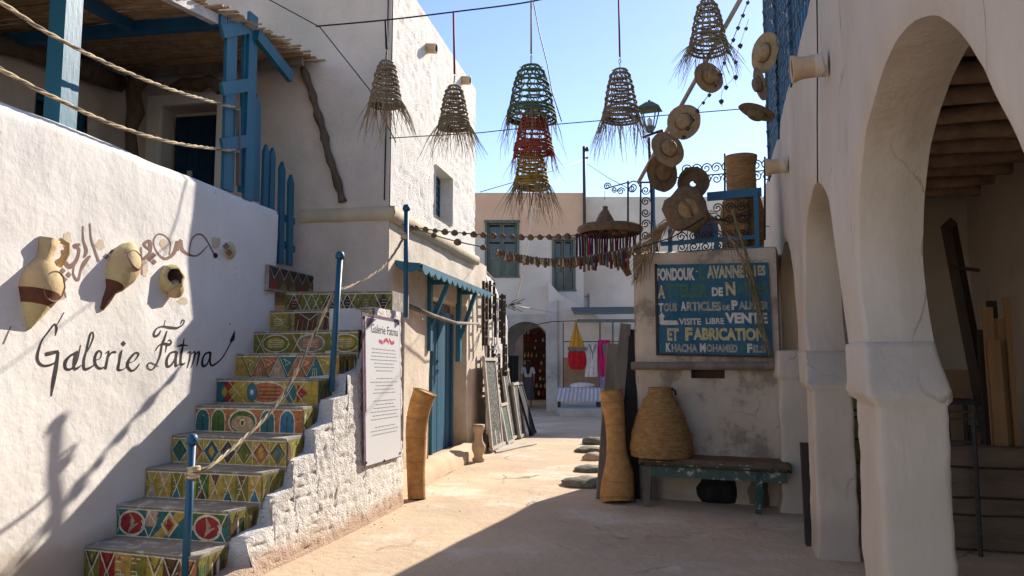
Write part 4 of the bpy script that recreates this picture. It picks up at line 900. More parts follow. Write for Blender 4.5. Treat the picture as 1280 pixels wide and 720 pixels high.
# end wall, roof coping
mb.grid(lambda s, z: W(B, s, arc_t(s, z), z), lin(11.5, 20, .3), lin(0, AZ, .3))
mb.grid(lambda s, z: W(B, s, arc_t(s, z), z), lin(10.36, 11.5, .2), lin(0, 1.6, .2))
mb.grid(lambda s, v: W(B, s, arc_t(s, AZ)*(1-v)+TB2*v, AZ+(.03*math.sin(PI*v))+.012*fbm(s*2, v)), lin(-1.2, 20, .15), lin(0, 1, .25))
mb.build('arch_wall', parent=arc)
# piers lofted through rounded square sections
def pier(s0, s1, top0, top1, t0=TB, t1=TB2, imp=.04, z_i=1.38, z_t=1.69, foot=.012, lab=None, seed=0):
    mb = MB(); mb.m('arcade_plaster')
    zs = [-.05, 0, .06, .14] + lin(.2, z_i-.05, .045) + [z_i-.02, z_i, z_i+.025, z_i+.06, z_i+.12, z_i+.2, z_t-.03, z_t]
    n = 72; rows = []
    for z in zs:
        if z < .15: e = foot*(1-max(z, 0)/.15)
        elif z <= z_i: e = 0
        elif z <= z_i+.06: e = imp*(.45+.55*min(1, (z-z_i)/.06))
        else: e = imp
        k = min(1, max(0, (z-z_i)/(z_t-z_i))); a_ = s0-e; b_ = s1+e
        if z > z_i: a_ = a_*(1-k)+(top0-.012)*k; b_ = b_*(1-k)+(top1+.012)*k; e = e*(1-k*.7)
        c_, d_ = t0-e, t1+e*.5; row = []
        mid = ((a_+b_)/2, (c_+d_)/2); hx, hy = (b_-a_)/2, (d_-c_)/2
        for i in range(n):
            an = 2*PI*i/n; ca, sa_ = math.cos(an), math.sin(an); pw = .15
            x = math.copysign(abs(ca)**pw, ca)*hx; y = math.copysign(abs(sa_)**pw, sa_)*hy
            nz_ = 1+.020*fbm(x*3+seed, y*3+z*1.6, z*2)+.020*fbm(x*9+seed, y*9, z*7)+.018*max(0, fbm(x*16+seed, y*16, z*14))
            row.append(W(B, mid[0]+x*nz_, mid[1]+y*(1+(nz_-1)*1.5), z))
        rows += row
    m_ = len(zs); mb.add(rows, [(j*n+i, j*n+(i+1) % n, (j+1)*n+(i+1) % n, (j+1)*n+i) for j in range(m_-1) for i in range(n)]+[tuple(range((m_-1)*n, m_*n))], True)
    o = mb.build('pier', parent=arc)
    if lab: o['label'] = lab
    return o
pier(4.06, 4.66, 4.26, 4.84, imp=.05, z_i=1.39, z_t=1.70, seed=3)
pier(6.86, 7.34, 7.14, 7.94, imp=.05, z_i=1.36, z_t=1.69, seed=11)
pier(1.30, 1.78, 1.6, 1.80, imp=.05, seed=20)
pier(-.75, -.25, -.8, -.2, imp=.06, seed=27)
p3 = px_z(979, 640, 0); s3, t3 = st(p3, B)
pier(s3, s3+.35, s3, s3+.35, t0=t3, t1=t3+.6, imp=.03, z_i=1.40, z_t=1.72, seed=33, foot=.03)
# passage behind the arcade
TBK = 2.85
mb = MB(); mb.m('room_plaster')
mb.grid(lambda s, z: W(B, s, TBK+.02*fbm(s, z), z), cuts(1.0, 11, .25, (7.0, 7.75)), cuts(0, 3.75, .25, (1.5, 2.8)), holes=[(7.0, 7.75, 1.5, 2.8)])
mb.fbox(B, -1.2, 11, TBK+.25, TBK+.5, 0, 3.75); mb.m('room_plaster')
mb.grid(lambda t, z: W(B, 10.2+.02*fbm(t, z), t, z), lin(TB2, TBK, .2), lin(0, 3.75, .2))
mb.build('back_wall', parent=arc)
mb = MB(); mb.m('arcade_plaster'); mb.fbox(B, -1.2, 20, TB2-.01, TBK+.5, 3.76, 4.2); mb.build('roof', parent=arc)
mb = MB(); mb.m('ceiling_wood')
for i in range(64): a_ = 1.0+i*.145; mb.fbox(B, a_, a_+.139, TB2+.002, TBK+.02, 3.66+.003*(i % 3), 3.72)
mb.build('ceiling_board', parent=arc, kind='stuff')
for i in range(17):
    a_ = 1.7+i*.5; mb = MB(); mb.m('beam_wood'); r = random.uniform(.07, .085)
    mb.sweep([W(B, a_+random.uniform(-.02, .02), TB2-.02+(TBK-TB2+.06)*u, 3.57+random.uniform(-.012, .012)) for u in (0, .2, .4, .6, .8, 1)], [r*random.uniform(.9, 1.08) for _ in range(6)], 9, jit=.05); mb.build('ceiling_beam', parent=arc)
# window with hung cloth, inside
mb = MB(); mb.m('window_dark'); mb.fbox(B, 7.0, 7.75, TBK+.16, TBK+.2, 1.5, 2.8); wn = mb.build('window', parent=arc)
mb = MB(); mb.m('slate'); mb.grid(lambda u, v: W(B, 7.05+u*.65, TBK+.03+.03*math.sin(u*26+v), 2.66-.12*(1-u)-v*.95*(1-.25*u)), lin(0, 1, .03), lin(0, 1, .1)); o = mb.build('hung_cloth', origin=W(B, 7.4, TBK, 2.6)); o['label'] = 'dark grey pleated cloth hung in the window inside the arcade'; o['category'] = 'cloth'
# timber partition of stacked wide planks
tim = thing('timber_counter', 'low dark wall of wide rough timbers between the piers inside the arcade', 'partition', W(B, 7.5, 2.0, 0))
rz = [(0.02, .13), (.135, .27), (.275, .31), (.315, .62), (.625, .70), (.705, .865)]
for i, (z0, z1) in enumerate([(.02, .30), (.31, .44), (.45, .70), (.71, .88)]):
    mb = MB(); mb.m('timber'); us = lin(1.06, 2.83, .1); o_ = .012*(i % 2)
    vs = []
    for u in us:
        q = .018*fbm(u*1.6, i*7); vs += [W(B, 7.46-o_, u, z0+q*(i > 0)), W(B, 7.445-o_+q, u, z0+.012+q*(i > 0)), W(B, 7.445-o_+q, u, z1-.012+.018*fbm(u*1.6, (i+1)*7)), W(B, 7.46-o_, u, z1+.018*fbm(u*1.6, (i+1)*7)), W(B, 7.60, u, z1+.018*fbm(u*1.6, (i+1)*7)), W(B, 7.60, u, z0)]
    mb.add(vs, [(j*6+k, (j+1)*6+k, (j+1)*6+(k+1) % 6, j*6+(k+1) % 6) for j in range(len(us)-1) for k in range(6)]+[tuple(range(6)), tuple(reversed(range((len(us)-1)*6, len(us)*6)))], False)
    mb.build('timber', parent=tim)
# planks leaning behind the timber wall
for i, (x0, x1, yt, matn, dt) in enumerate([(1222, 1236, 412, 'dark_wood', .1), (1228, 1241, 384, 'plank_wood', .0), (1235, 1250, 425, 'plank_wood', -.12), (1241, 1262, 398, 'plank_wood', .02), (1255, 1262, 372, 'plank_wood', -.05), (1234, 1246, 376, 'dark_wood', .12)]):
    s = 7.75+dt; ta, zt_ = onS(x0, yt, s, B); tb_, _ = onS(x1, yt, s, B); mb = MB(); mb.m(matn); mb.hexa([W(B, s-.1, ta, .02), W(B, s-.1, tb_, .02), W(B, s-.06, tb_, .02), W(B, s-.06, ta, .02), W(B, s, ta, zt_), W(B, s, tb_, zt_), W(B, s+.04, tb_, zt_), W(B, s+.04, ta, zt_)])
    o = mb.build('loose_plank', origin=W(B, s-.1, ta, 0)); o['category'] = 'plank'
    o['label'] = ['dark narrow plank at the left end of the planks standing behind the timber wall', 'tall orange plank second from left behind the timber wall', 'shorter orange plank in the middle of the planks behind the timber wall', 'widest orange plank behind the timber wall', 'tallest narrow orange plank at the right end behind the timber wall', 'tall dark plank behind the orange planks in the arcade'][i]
    o['group'] = 'planks standing behind the timber wall'
# loom frames: dark metal trestles
for i, (xa, xb, yt) in enumerate([(1183, 1226, 503), (1232, 1250, 540)]):
    s = 8.1; ta, z_ = onS(xa, yt, s, B); tb_, _ = onS(xb, yt, s, B); t = thing('metal_trestle', ['taller black metal trestle behind the timber wall', 'shorter black metal trestle beside the standing planks'][i], 'trestle', W(B, s, (ta+tb_)/2, 0))
    for k in (ta, tb_): mb = MB(); mb.m('iron'); mb.bar(W(B, s, k, 0), W(B, s, k, z_), .035, .035); mb.build('leg', parent=t); mb = MB(); mb.m('iron'); mb.bar(W(B, s+.5, k, 0), W(B, s+.5, k, z_), .035, .035); mb.build('leg', parent=t)
    mb = MB(); mb.m('iron'); mb.bar(W(B, s, ta, z_), W(B, s, tb_, z_), .04, .04); mb.bar(W(B, s+.5, ta, z_), W(B, s+.5, tb_, z_), .04, .04); mb.bar(W(B, s, ta, z_), W(B, s+.5, ta, z_), .04, .04); mb.bar(W(B, s, tb_, z_), W(B, s+.5, tb_, z_), .04, .04); mb.build('top_frame', parent=t)
mb = MB(); mb.m('cardboard'); s = 9.0; ta, zt_ = onS(1170, 462, s, B); tb_, _ = onS(1232, 462, s, B); mb.fbox(B, s, s+.04, ta-.3, tb_, .02, zt_); o = mb.build('wood_panel', origin=W(B, s, ta, 0)); o['label'] = 'brown panel leaning deep inside the arcade behind the trestles'; o['category'] = 'panel'
# dark leaning pole tool
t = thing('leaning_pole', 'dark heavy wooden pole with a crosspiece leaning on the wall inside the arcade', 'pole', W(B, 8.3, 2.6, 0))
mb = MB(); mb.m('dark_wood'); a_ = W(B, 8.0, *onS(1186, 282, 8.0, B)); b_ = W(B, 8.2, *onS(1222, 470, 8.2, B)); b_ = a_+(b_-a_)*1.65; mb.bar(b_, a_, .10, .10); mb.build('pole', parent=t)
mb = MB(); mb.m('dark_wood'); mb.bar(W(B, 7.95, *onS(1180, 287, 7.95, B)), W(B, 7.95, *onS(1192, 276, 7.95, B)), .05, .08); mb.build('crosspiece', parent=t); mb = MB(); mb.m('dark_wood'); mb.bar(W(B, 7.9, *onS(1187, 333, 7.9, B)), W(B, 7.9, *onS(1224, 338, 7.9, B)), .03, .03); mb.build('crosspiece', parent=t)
# dark plank beside second pier, on the street side
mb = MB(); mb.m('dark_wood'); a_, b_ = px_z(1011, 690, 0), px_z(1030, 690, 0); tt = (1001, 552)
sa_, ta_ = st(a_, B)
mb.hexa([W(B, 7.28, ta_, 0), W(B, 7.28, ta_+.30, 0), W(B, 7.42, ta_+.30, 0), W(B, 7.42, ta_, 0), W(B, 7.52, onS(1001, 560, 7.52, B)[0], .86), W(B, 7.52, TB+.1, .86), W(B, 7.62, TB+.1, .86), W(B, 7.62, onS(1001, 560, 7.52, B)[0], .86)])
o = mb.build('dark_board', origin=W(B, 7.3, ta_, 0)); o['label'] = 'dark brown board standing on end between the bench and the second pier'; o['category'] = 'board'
# metal rail seen through the gap between first and second pier
mb = MB(); mb.m('iron'); 
for z_ in (1.12, 1.18, .93): mb.bar(W(B, 7.3, 1.03, z_), W(B, 7.3, 2.0, z_), .02, .02)
mb.bar(W(B, 7.3, 2.0, .0), W(B, 7.3, 2.0, 1.18), .03, .03); mb.bar(W(B, 7.3, 1.05, .0), W(B, 7.3, 1.05, 1.18), .03, .03)
o = mb.build('metal_rack', origin=W(B, 7.3, 1.1, 0)); o['label'] = 'black metal rack seen through the gap between the two nearest piers'; o['category'] = 'rack'
# clay spouts on the arcade
for i, (px, py, R0) in enumerate(((1036, 80, .085), (986, 206, .09))):
    s, z_ = onT(px, py, TB, B); c = W(B, s, TB-.02, z_); t = thing('roof_spout', ['large flared clay spout high on the arcade between the first two arches', 'smaller clay spout on the arcade above the third arch'][i], 'spout', c, 'clay spouts on the arcade')
    mb = MB(); mb.lathe(c, W(B, .0, -1, -.06), [(R0*.95, 0), (R0*.84, .07), (R0*.84, .15), (R0*1.05, .20), (R0*1.03, .21), (R0*.82, .20), (R0*.7, .12), (0, .10)], 24, mats=['arcade_plaster', 'clay_pale', 'clay_pale', 'clay_pale', 'clay_pale', 'pot_hollow', 'pot_hollow'], wob=.04); mb.build('pipe', parent=t)
def cable(label, pts, r=.006, matn='cable', sub=1, cat='cable', name='cable'):
    mb = MB(); mb.m(matn); pts = [Vector(p) for p in pts]; mb.sweep(pts, r, 5); o = mb.build(name, origin=pts[0]); o['label'] = label; o['category'] = cat; return o
q = [W(B, *(lambda sz: (sz[0], TB-.02, sz[1]))(onT(x, y, TB-.02, B))) for x, y in ((1021, -6), (1022, 60), (1021.5, 150), (1022, 228))]
cable('thin black cable hanging straight down to the top of the second arch', q, .005)
# ================================================================== WORKSHOP with the painted sign
K = px_z(985, 634, 0); SCs = st(K, C)[0]
def SC(px, py, ds=0.): t, z = onS(px, py, SCs+ds, C); return W(C, SCs+ds, t, z)
def SCt(px, py, ds=0.): return onS(px, py, SCs+ds, C)
tl = SCt(793, 470)[0]; tr = SCt(975, 470)[0]; WZ = SCt(880, 314)[1]; LZ = SCt(880, 456)[1]
wk = thing('workshop', 'small plastered workshop with a painted blue sign on its upper wall and a ledge below', 'building', W(C, SCs, (tl+tr)/2, 0))
mb = MB(); mb.m('workshop_plaster')
def wf(t, z):
    q = .018*fbm(t*1.4, z*1.4, 3)+.006*fbm(t*5, z*5, 1)
    e = max(0, (tl+.06-t)/.06); return W(C, SCs+q+.04*e*e, t, z)
nz0, nz1 = SCt(880, 473)[1], SCt(880, 461)[1]; nt0, nt1 = SCt(864, 466)[0], SCt(906, 466)[0]
mb.grid(wf, cuts(tl, tr, .07, (nt0, nt1)), cuts(0, WZ, .07, (nz0, nz1)), holes=[(nt0, nt1, nz0, nz1)])
mb.grid(lambda s, z: W(C, SCs+.05+s, tl+.02*fbm(s, z*1.5, 4), z), lin(-.012, 4, .2), lin(0, WZ, .15))
mb.grid(lambda t, v: W(C, SCs+v*4, t, WZ+.02*fbm(t*2, v*3)+(.03 if 0 < v < 1 else 0)), lin(tl, tr, .1), [0, .03, .3, 1])
mb.grid(lambda s, z: W(C, SCs+s, tr, z), lin(-.01, 1.2, .2), lin(0, WZ, .15))
mb.build('wall', parent=wk)
mb = MB(); mb.m('pot_hollow'); mb.add([W(C, SCs+.12, nt0-.05, nz0-.05), W(C, SCs+.12, nt1+.05, nz0-.05), W(C, SCs+.12, nt1+.05, nz1+.05), W(C, SCs+.12, nt0-.05, nz1+.05)], [(0, 1, 2, 3)]); mb.build('niche', parent=wk)
mb = MB(); mb.m('grey_wood'); mb.grid(lambda t, v: W(C, SCs-[0, .09, .10, .09, 0][int(v)]+.008*fbm(t*4, v), t, LZ+[-.06, -.055, -.01, .03, .035][int(v)]+.006*fbm(t*5, v*2)), lin(tl-.02, tr+.02, .05), [0, 1, 2, 3, 4]); mb.build('ledge', parent=wk)
def patch(pts, m_, nm, off=.02):
    sp = smoothpath([(x, y) for x, y in pts]+[pts[0]], 4)[:-1]; vs = []
    for x, y in sp:
        t, z = SCt(x, y); p = wf(t, z); vs.append(p-W(C, .003, 0, 0)+Vector((random.uniform(-.016, .016), 0, random.uniform(-.016, .016))))
    c = sum(vs, Vector())/len(vs); ct, cz_ = st(c, C)[1], c.z; cc = wf(ct, cz_)-W(C, .008, 0, 0); n = len(vs); back = [v+W(C, .02, 0, 0) for v in vs]
    mb = MB(); mb.m(m_); mb.add(vs+[cc]+back, [(i, (i+1) % n, n) for i in range(n)]+[(i, n+1+i, n+1+(i+1) % n, (i+1) % n) for i in range(n)], True); mb.build(nm, parent=wk)
0 and patch([(866, 505), (890, 488), (925, 492), (930, 515), (928, 545), (905, 560), (880, 552), (872, 530)], 'patch_plaster', 'render_patch')
0 and patch([(932, 512), (958, 508), (975, 520), (972, 555), (950, 562), (934, 545)], 'cream_plaster', 'render_patch')
0 and patch([(812, 500), (840, 490), (852, 520), (830, 545), (815, 530)], 'room_plaster', 'render_patch')
# the sign
sg = thing('painted_sign', 'large blue board sign with white, cream, green and yellow hand painted capitals', 'sign', SC(893, 444))
SO = -.045
c_ = [SC(822, 443, SO), SC(966, 446, SO), SC(960, 328, SO), SC(820, 331, SO)]
def sgp(u, v, o_=0): return (c_[0]*(1-u)+c_[1]*u)*(1-v)+(c_[3]*(1-u)+c_[2]*u)*v-W(C, o_, 0, 0)
mb = MB(); mb.m('sign_blue'); mb.hexa([sgp(0, 0, -.05), sgp(1, 0, -.05), sgp(1, 1, -.05), sgp(0, 1, -.05), sgp(0, 0), sgp(1, 0), sgp(1, 1), sgp(0, 1)]); mb.build('board', parent=sg)
mb = MB()
def tx(body, x0, x1, y0, y1, m_, off=.05):   # pixel box in the 816 x 720 view of the sign
    mb.m(m_); f = lambda x, y: sgp((x-55)/(745-55), 1-(y-88)/(640-88), .004+.0006*len(mb.f) % .004)
    put_text(mb, body, x0, x1, -y1, -y0, lambda x, y: sgp((x-55)/690, 1-((-y)-88)/552, .004), off)
tx('FONDOUK', 58, 300, 110, 188, 'sign_white'); tx('.', 308, 318, 130, 138, 'sign_white'); tx('L', 325, 372, 100, 186, 'sign_green')
tx('AVANNE', 376, 602, 100, 178, 'sign_cream'); tx('R', 612, 650, 103, 172, 'sign_cream'); tx('I', 658, 672, 103, 170, 'sign_cream'); tx('ES', 682, 728, 103, 166, 'sign_cream')
tx('A', 64, 110, 215, 298, 'sign_cream'); tx('TTELIER', 116, 378, 208, 292, 'sign_green'); tx('DE', 402, 470, 232, 285, 'sign_white'); tx('N', 486, 545, 200, 282, 'sign_yellow'); tx('ATTES', 552, 735, 205, 278, 'sign_green')
tx('T', 66, 98, 326, 378, 'sign_white'); tx('OUS', 100, 184, 325, 378, 'sign_grey'); tx('A', 208, 240, 316, 374, 'sign_white'); tx('RTICLES', 244, 456, 318, 374, 'sign_grey'); tx('DE', 464, 508, 338, 370, 'sign_grey'); tx('P', 518, 556, 310, 368, 'sign_white'); tx('ALMIER', 560, 738, 316, 366, 'sign_grey')
tx('VISITE', 194, 330, 418, 458, 'sign_white', .03); tx('LIBRE', 360, 470, 416, 452, 'sign_white', .03); tx('VENTE', 476, 726, 384, 448, 'sign_white')
tx('ET', 118, 190, 478, 556, 'sign_cream'); tx('F', 230, 276, 474, 554, 'sign_yellow'); tx('ABRICATION', 280, 708, 474, 550, 'sign_yellow')
tx('K', 108, 140, 568, 624, 'sign_white'); tx('HACHA', 144, 304, 574, 624, 'sign_grey'); tx('M', 318, 354, 568, 622, 'sign_white'); tx('OHAMED', 358, 544, 572, 620, 'sign_grey'); tx('&', 560, 590, 576, 614, 'sign_green'); tx('F', 600, 630, 566, 620, 'sign_white'); tx('ILS', 634, 710, 572, 618, 'sign_grey')
mb.m('sign_white')   # arrow pointing up
def sxy(x, y): return sgp((x-55)/690, 1-(y-88)/552, .0045)
mb.add([sxy(x, y) for x, y in ((66, 410), (86, 380), (108, 410), (98, 410), (98, 432), (180, 432), (192, 458), (84, 460), (72, 450), (72, 412))], [tuple(range(10))])
mb.build('painted_letters', parent=sg)
mb = MB(); mb.m('dark_wood')
mb.bar(sgp(0, -.01), sgp(0, 1.01), .02, .03); mb.bar(sgp(0, 0, .0), sgp(1, 0, .0), .03, .02); mb.build('edge_strip', parent=sg)
# bench
be = thing('painted_bench', 'chipped dark green wooden bench with a brown mat, below the blue sign', 'bench', px_z(875, 640, 0))
BS = st(px_z(875, 636, 0), C)[0]-.06
def BP(px, py, ds=0.): t, z = onS(px, py, BS+ds, C); return (t, z)
bl, bz = BP(803, 579); br, _ = BP(986, 586); bz = .50
def bb(s0, s1, t0, t1, z0, z1, m_, nm, par=be, **k): mb = MB(); mb.m(m_); mb.fbox(C, BS+s0, BS+s1, t0, t1, z0, z1); return mb.build(nm, parent=par, **k)
bb(0, .035, bl+.02, br-.02, .33, bz-.03, 'green_bench_paint', 'apron'); bb(.40, .43, bl+.02, br-.02, .33, bz-.03, 'green_bench_paint', 'apron'); bb(.035, .40, bl+.02, bl+.05, .33, bz-.03, 'green_bench_paint', 'apron')
for i in range(4): bb(-.02+i*.122, -.02+i*.122+.116, bl-.03, br+.02, bz-.03, bz, 'green_bench_paint', 'seat_board')
for i, (x) in enumerate((bl+.06, br-.30)):
    for d in (.0, .38):
        mb = MB(); mb.m('grey_wood' if i == 0 else 'green_bench_paint'); mb.bar(W(C, BS+d+.02-.03, x-.02, 0), W(C, BS+d+.02, x, bz-.03), .06, .055, up=(0, 1, 0)); mb.build('leg', parent=be)
mb = MB(); mb.m('cloth_brown')
def mat_f(u, v):
    t = bl-.04+u*(br+.03-bl+.04); s = BS-.055+v*.53; z = bz+.028+.008*fbm(t*4, s*5)
    if v < .06: z -= .05+.012*fbm(t*7, 2)
    if u < .01 or u > .99: z -= .03
    return W(C, s, t, z)
mb.grid(mat_f, lin(0, 1, .02), [0, .05, .1, .2, .35, .5, .65, .8, .95, 1.0]); mb.add([mat_f(u, 0)-Vector((0, 0, .0)) for u in (0, 1)]+[mat_f(u, 1) for u in (1, 0)], [(0, 1, 2, 3)]); o = mb.build('seat_mat', origin=W(C, BS, bl, bz)); o['label'] = 'flat brown woven mat lying along the green bench'; o['category'] = 'mat'
# bag and sack under the bench
def lump(name, label, cat, c, rx, ry, rz, m_, seed, par=None):
    mb = MB(); mb.m(m_); n, mm = 22, 12; vs = []
    for j in range(mm+1):
        ph = -PI/2+PI*j/mm
        for i in range(n):
            th = 2*PI*i/n; d = Vector((math.cos(ph)*math.cos(th), math.cos(ph)*math.sin(th), math.sin(ph))); k = 1+.22*fbm(d.x*1.6+seed, d.y*1.6, d.z*1.6)
            z = max(-.55, d.z*k); vs.append(Vector(c)+Vector((d.x*rx*k, d.y*ry*k, (z+.55)*rz/1.5)))
    mb.add(vs, [(j*n+i, j*n+(i+1) % n, (j+1)*n+(i+1) % n, (j+1)*n+i) for j in range(mm) for i in range(n)], True)
    o = mb.build(name, parent=par, origin=Vector(c)) if par is None else mb.build(name, parent=par)
    if par is None: o['label'] = label; o['category'] = cat
    return o
lump('dark_bag', 'black bag with faded print lying under the green bench', 'bag', px_z(905, 630, 0)+Vector((0, .15, 0)), .25, .2, .42, 'cloth_dark', 2)
lump('sack', 'pale brown sack under the right end of the bench', 'sack', px_z(960, 634, 0)+Vector((0, .22, 0)), .2, .16, .48, 'sack', 9)
# ---- baskets and boards by the workshop corner
def coiled(name, label, cat, base, prof, matn, ridge=.007, step=.028, n=40, cap=True, loops=None):
    t = thing(name, label, cat, base); mb = MB(); mb.m(matn); pr = []; ht = prof[-1][1]; h = 0
    def rad(h):
        for (r0, h0), (r1, h1) in zip(prof[:-1], prof[1:]):
            if h <= h1: 
                k = (h-h0)/(h1-h0) if h1 > h0 else 0; k = k*k*(3-2*k)*.5+k*.5; return r0+(r1-r0)*k
        return prof[-1][0]
    while h <= ht: pr += [(rad(h)-ridge*.6, h), (rad(h+step*.3)+ridge*.6, h+step*.3), (rad(h+step*.7)+ridge*.6, h+step*.7)]; h += step
    pr += [(rad(ht)*.9, ht), (rad(ht)*.86, ht-.05), (rad(ht)*.8, ht-.3)]; mb.lathe(base, (0, 0, 1), pr, n, wob=.035); mb.build('body', parent=t)
    return t, rad
cb = W(C, BS+.22, (BP(783, 560)[0]+BP(862, 560)[0])/2, bz+.032)
H_ = (BP(820, 484, .2)[1]-cb.z); Rb = (BP(862, 560, .2)[0]-BP(783, 560, .2)[0])/2
t, rad = coiled('coiled_basket', 'large bottle shaped coiled straw basket standing on the green bench', 'basket', cb, [(Rb*.96, 0), (Rb, .12*H_), (Rb*.93, .3*H_), (Rb*.78, .55*H_), (Rb*.55, .8*H_), (Rb*.40, .9*H_), (Rb*.37, H_)], 'esparto_coil', .006, .030, 44)
mb = MB(); mb.m('dark_wood'); mb.sweep([cb+Vector((Rb*.33, -.05, H_-.01)), cb+Vector((Rb*.45, -.05, H_-.04)), cb+Vector((Rb*.47, -.05, H_-.09))], .014, 6); mb.build('handle', parent=t)
def wicker_tube(name, label, pts, rads, squash=1.):
    pts3 = [Vector(p) for p in pts]; sp = smoothpath([tuple(p)+(r,) for p, r in zip(pts3, rads)], 7); t = thing(name, label, 'basket', pts3[0])
    mb = MB(); mb.m('esparto'); P_ = [Vector(q[:3]) for q in sp]; Rr_ = [q[3]*(1+.012*(i % 2)) for i, q in enumerate(sp)]
    mb.sweep(P_, Rr_, 22, cap=False, squash=squash, jit=.008); mb.sweep([P_[-1], P_[-1]-(P_[-1]-P_[-2]).normalized()*.005, P_[-3]], [Rr_[-1], Rr_[-1]*.9, Rr_[-1]*.85], 22, cap=True, squash=squash); mb.build('body', parent=t)
    for q in (.12, .3, .5, .68, .86):
        i = int(q*(len(P_)-1)); d = (P_[min(i+1, len(P_)-1)]-P_[i-1]); mb = MB(); mb.m('esparto_coil'); mb.ring(P_[i], d, Rr_[i]*1.005, .004, 22, 4); mb.build('binding', parent=t)
    mb = MB(); mb.m('esparto_coil'); mb.ring(P_[-1], P_[-1]-P_[-2], Rr_[-1], .010, 22, 5); mb.build('rim', parent=t)
    mb = MB(); mb.m('iron'); mb.lathe(P_[-4], P_[-1]-P_[-2], [(Rr_[-4]*.9, 0), (0, .001)], 20); mb.build('hollow', parent=t); return t
v0 = px_z(772, 628, 0); sv = st(v0, C)[0]
def SV(px, py, ds=0): t, z = onS(px, py, sv+ds, C); return W(C, sv+ds, t, z)
ppm = (SV(790, 560)-SV(760, 560)).length/30
wicker_tube('tall_basket', 'tall slim bottle shaped wicker fish basket standing left of the bench', [v0, v0+Vector((0, .02, .10)), SV(773, 590), SV(771, 565), SV(769, 530), SV(766, 505), SV(764, 488)], [20*ppm, 21*ppm, 18*ppm, 12.5*ppm, 12*ppm, 14*ppm, 13.5*ppm])
s1b = onT(524, 625, -2.95)
v1 = px_z(521, 624, 0); ss1 = st(v1)[0]
def SU(px, py): t, z = onS(px, py, ss1+.05); return W(A, ss1+.05, t, z)
ppm = (SU(540, 560)-SU(510, 560)).length/30
wicker_tube('tall_basket', 'tall bent tube of orange wicker leaning in the corner behind the stair wall', [v1, SU(520, 590), SU(520, 560), SU(521, 530), SU(525, 508), SU(531, 490)], [10.5*ppm, 11*ppm, 12*ppm, 13*ppm, 13.5*ppm, 14*ppm])
# leaning boards behind the tall basket
bd_ = [((748, 606), (766, 430), 14, 'grey_wood'), ((757, 614), (782, 405), 13, 'grey_wood'), ((766, 600), (790, 412), 16, 'dark_wood')]
for i, (q0, q1, wpx, m_) in enumerate(bd_):
    a_ = SV(q0[0], q0[1]+6, .12+.1*i); a_.z = 0; b_ = SV(q1[0], q1[1], .55+.05*i); mb = MB(); mb.m(m_); mb.bar(a_+Vector((.04, 0, 0)), b_, wpx*ppm*1.0, .05, up=(0, 1, .3)); o = mb.build('leaning_board', origin=a_); o['category'] = 'board'; o['group'] = 'boards leaning on the workshop corner'
    o['label'] = ['shortest grey board leaning at the workshop corner, behind the tall basket', 'tall pale grey board leaning at the workshop corner', 'wide dark board leaning against the workshop corner beside the big basket'][i]
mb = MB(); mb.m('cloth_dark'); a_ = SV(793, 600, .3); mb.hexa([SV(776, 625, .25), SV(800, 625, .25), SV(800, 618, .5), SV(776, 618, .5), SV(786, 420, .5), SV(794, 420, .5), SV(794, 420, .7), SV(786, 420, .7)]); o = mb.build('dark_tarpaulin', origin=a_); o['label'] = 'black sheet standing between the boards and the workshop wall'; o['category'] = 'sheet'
# flat rocks in the sun
for i, (px, py, rx, rz_, lab) in enumerate([(733, 608, .30, .19, 'largest flat brown rock nearest the tall basket'), (738, 590, .22, .16, 'mid sized flat rock second from the tall basket'), (742, 576, .16, .22, 'small pale rock on the sunlit paving by the boards'), (738, 566, .24, .18, 'low rock in the sun third from the far end of the row'), (742, 556, .20, .24, 'dark bowl shaped rock at the far end of the row')]):
    o = lump('flat_rock', lab, 'rock', px_z(px, py, -.02), rx*1.15, rx, rz_*.62, 'rock' if i != 2 else 'clay_pale', i*5+1); o['group'] = 'rocks along the sunlit paving'
# ================================================================== terrace things on the workshop
TZ = WZ+.02
def scroll(mb, c, U, V_, r, turns=1.6, flip=1, th=.008, start=0):
    n = int(18*turns); pts = [c+(U*math.cos(start+flip*2*PI*turns*i/n)+V_*math.sin(start+flip*2*PI*turns*i/n))*r*(1-.8*i/n) for i in range(n+1)]; mb.sweep(pts, th, 4)
UC = W(C, 0, 1, 0); UZ = Vector((0, 0, 1))
rl = thing('blue_balustrade', 'blue framed balustrade with wrought iron scrolls on top of the sign wall', 'railing', SC(885, 315, .12))
def bq(px, py, ds=.12): return SC(px, py, ds)
for a_, b_, w_ in (((820, 321), (955, 311), .085), ((826, 305), (950, 296), .05), ((884, 246), (952, 240), .10)): mb = MB(); mb.m('blue_paint'); mb.bar(bq(*a_), bq(*b_), .05, w_, up=UZ); mb.build('rail', parent=rl)
for a_, b_, w_ in (((947, 314), (945, 240), .11), ((838, 318), (838, 286), .05), ((896, 312), (894, 272), .06)): mb = MB(); mb.m('blue_paint'); mb.bar(bq(*a_), bq(*b_), w_, .05, up=UC); mb.build('post', parent=rl)
mb = MB(); mb.m('iron')
for i in range(6):
    x = 852+i*15
    for y in (296, 262) if x > 885 else (296,):
        c = bq(x, y-i*.6); scroll(mb, c, UC, UZ, .06); scroll(mb, c-UZ*.13, UC, UZ, .06, flip=-1); mb.sweep([c+UC*.07+UZ*.07, c+UC*.07-UZ*.2], .006, 4)
mb.sweep([bq(840, 282), bq(940, 268)], .007, 4); mb.sweep([bq(884, 282), bq(940, 262)], .007, 4)
mb.build('scrollwork', parent=rl)
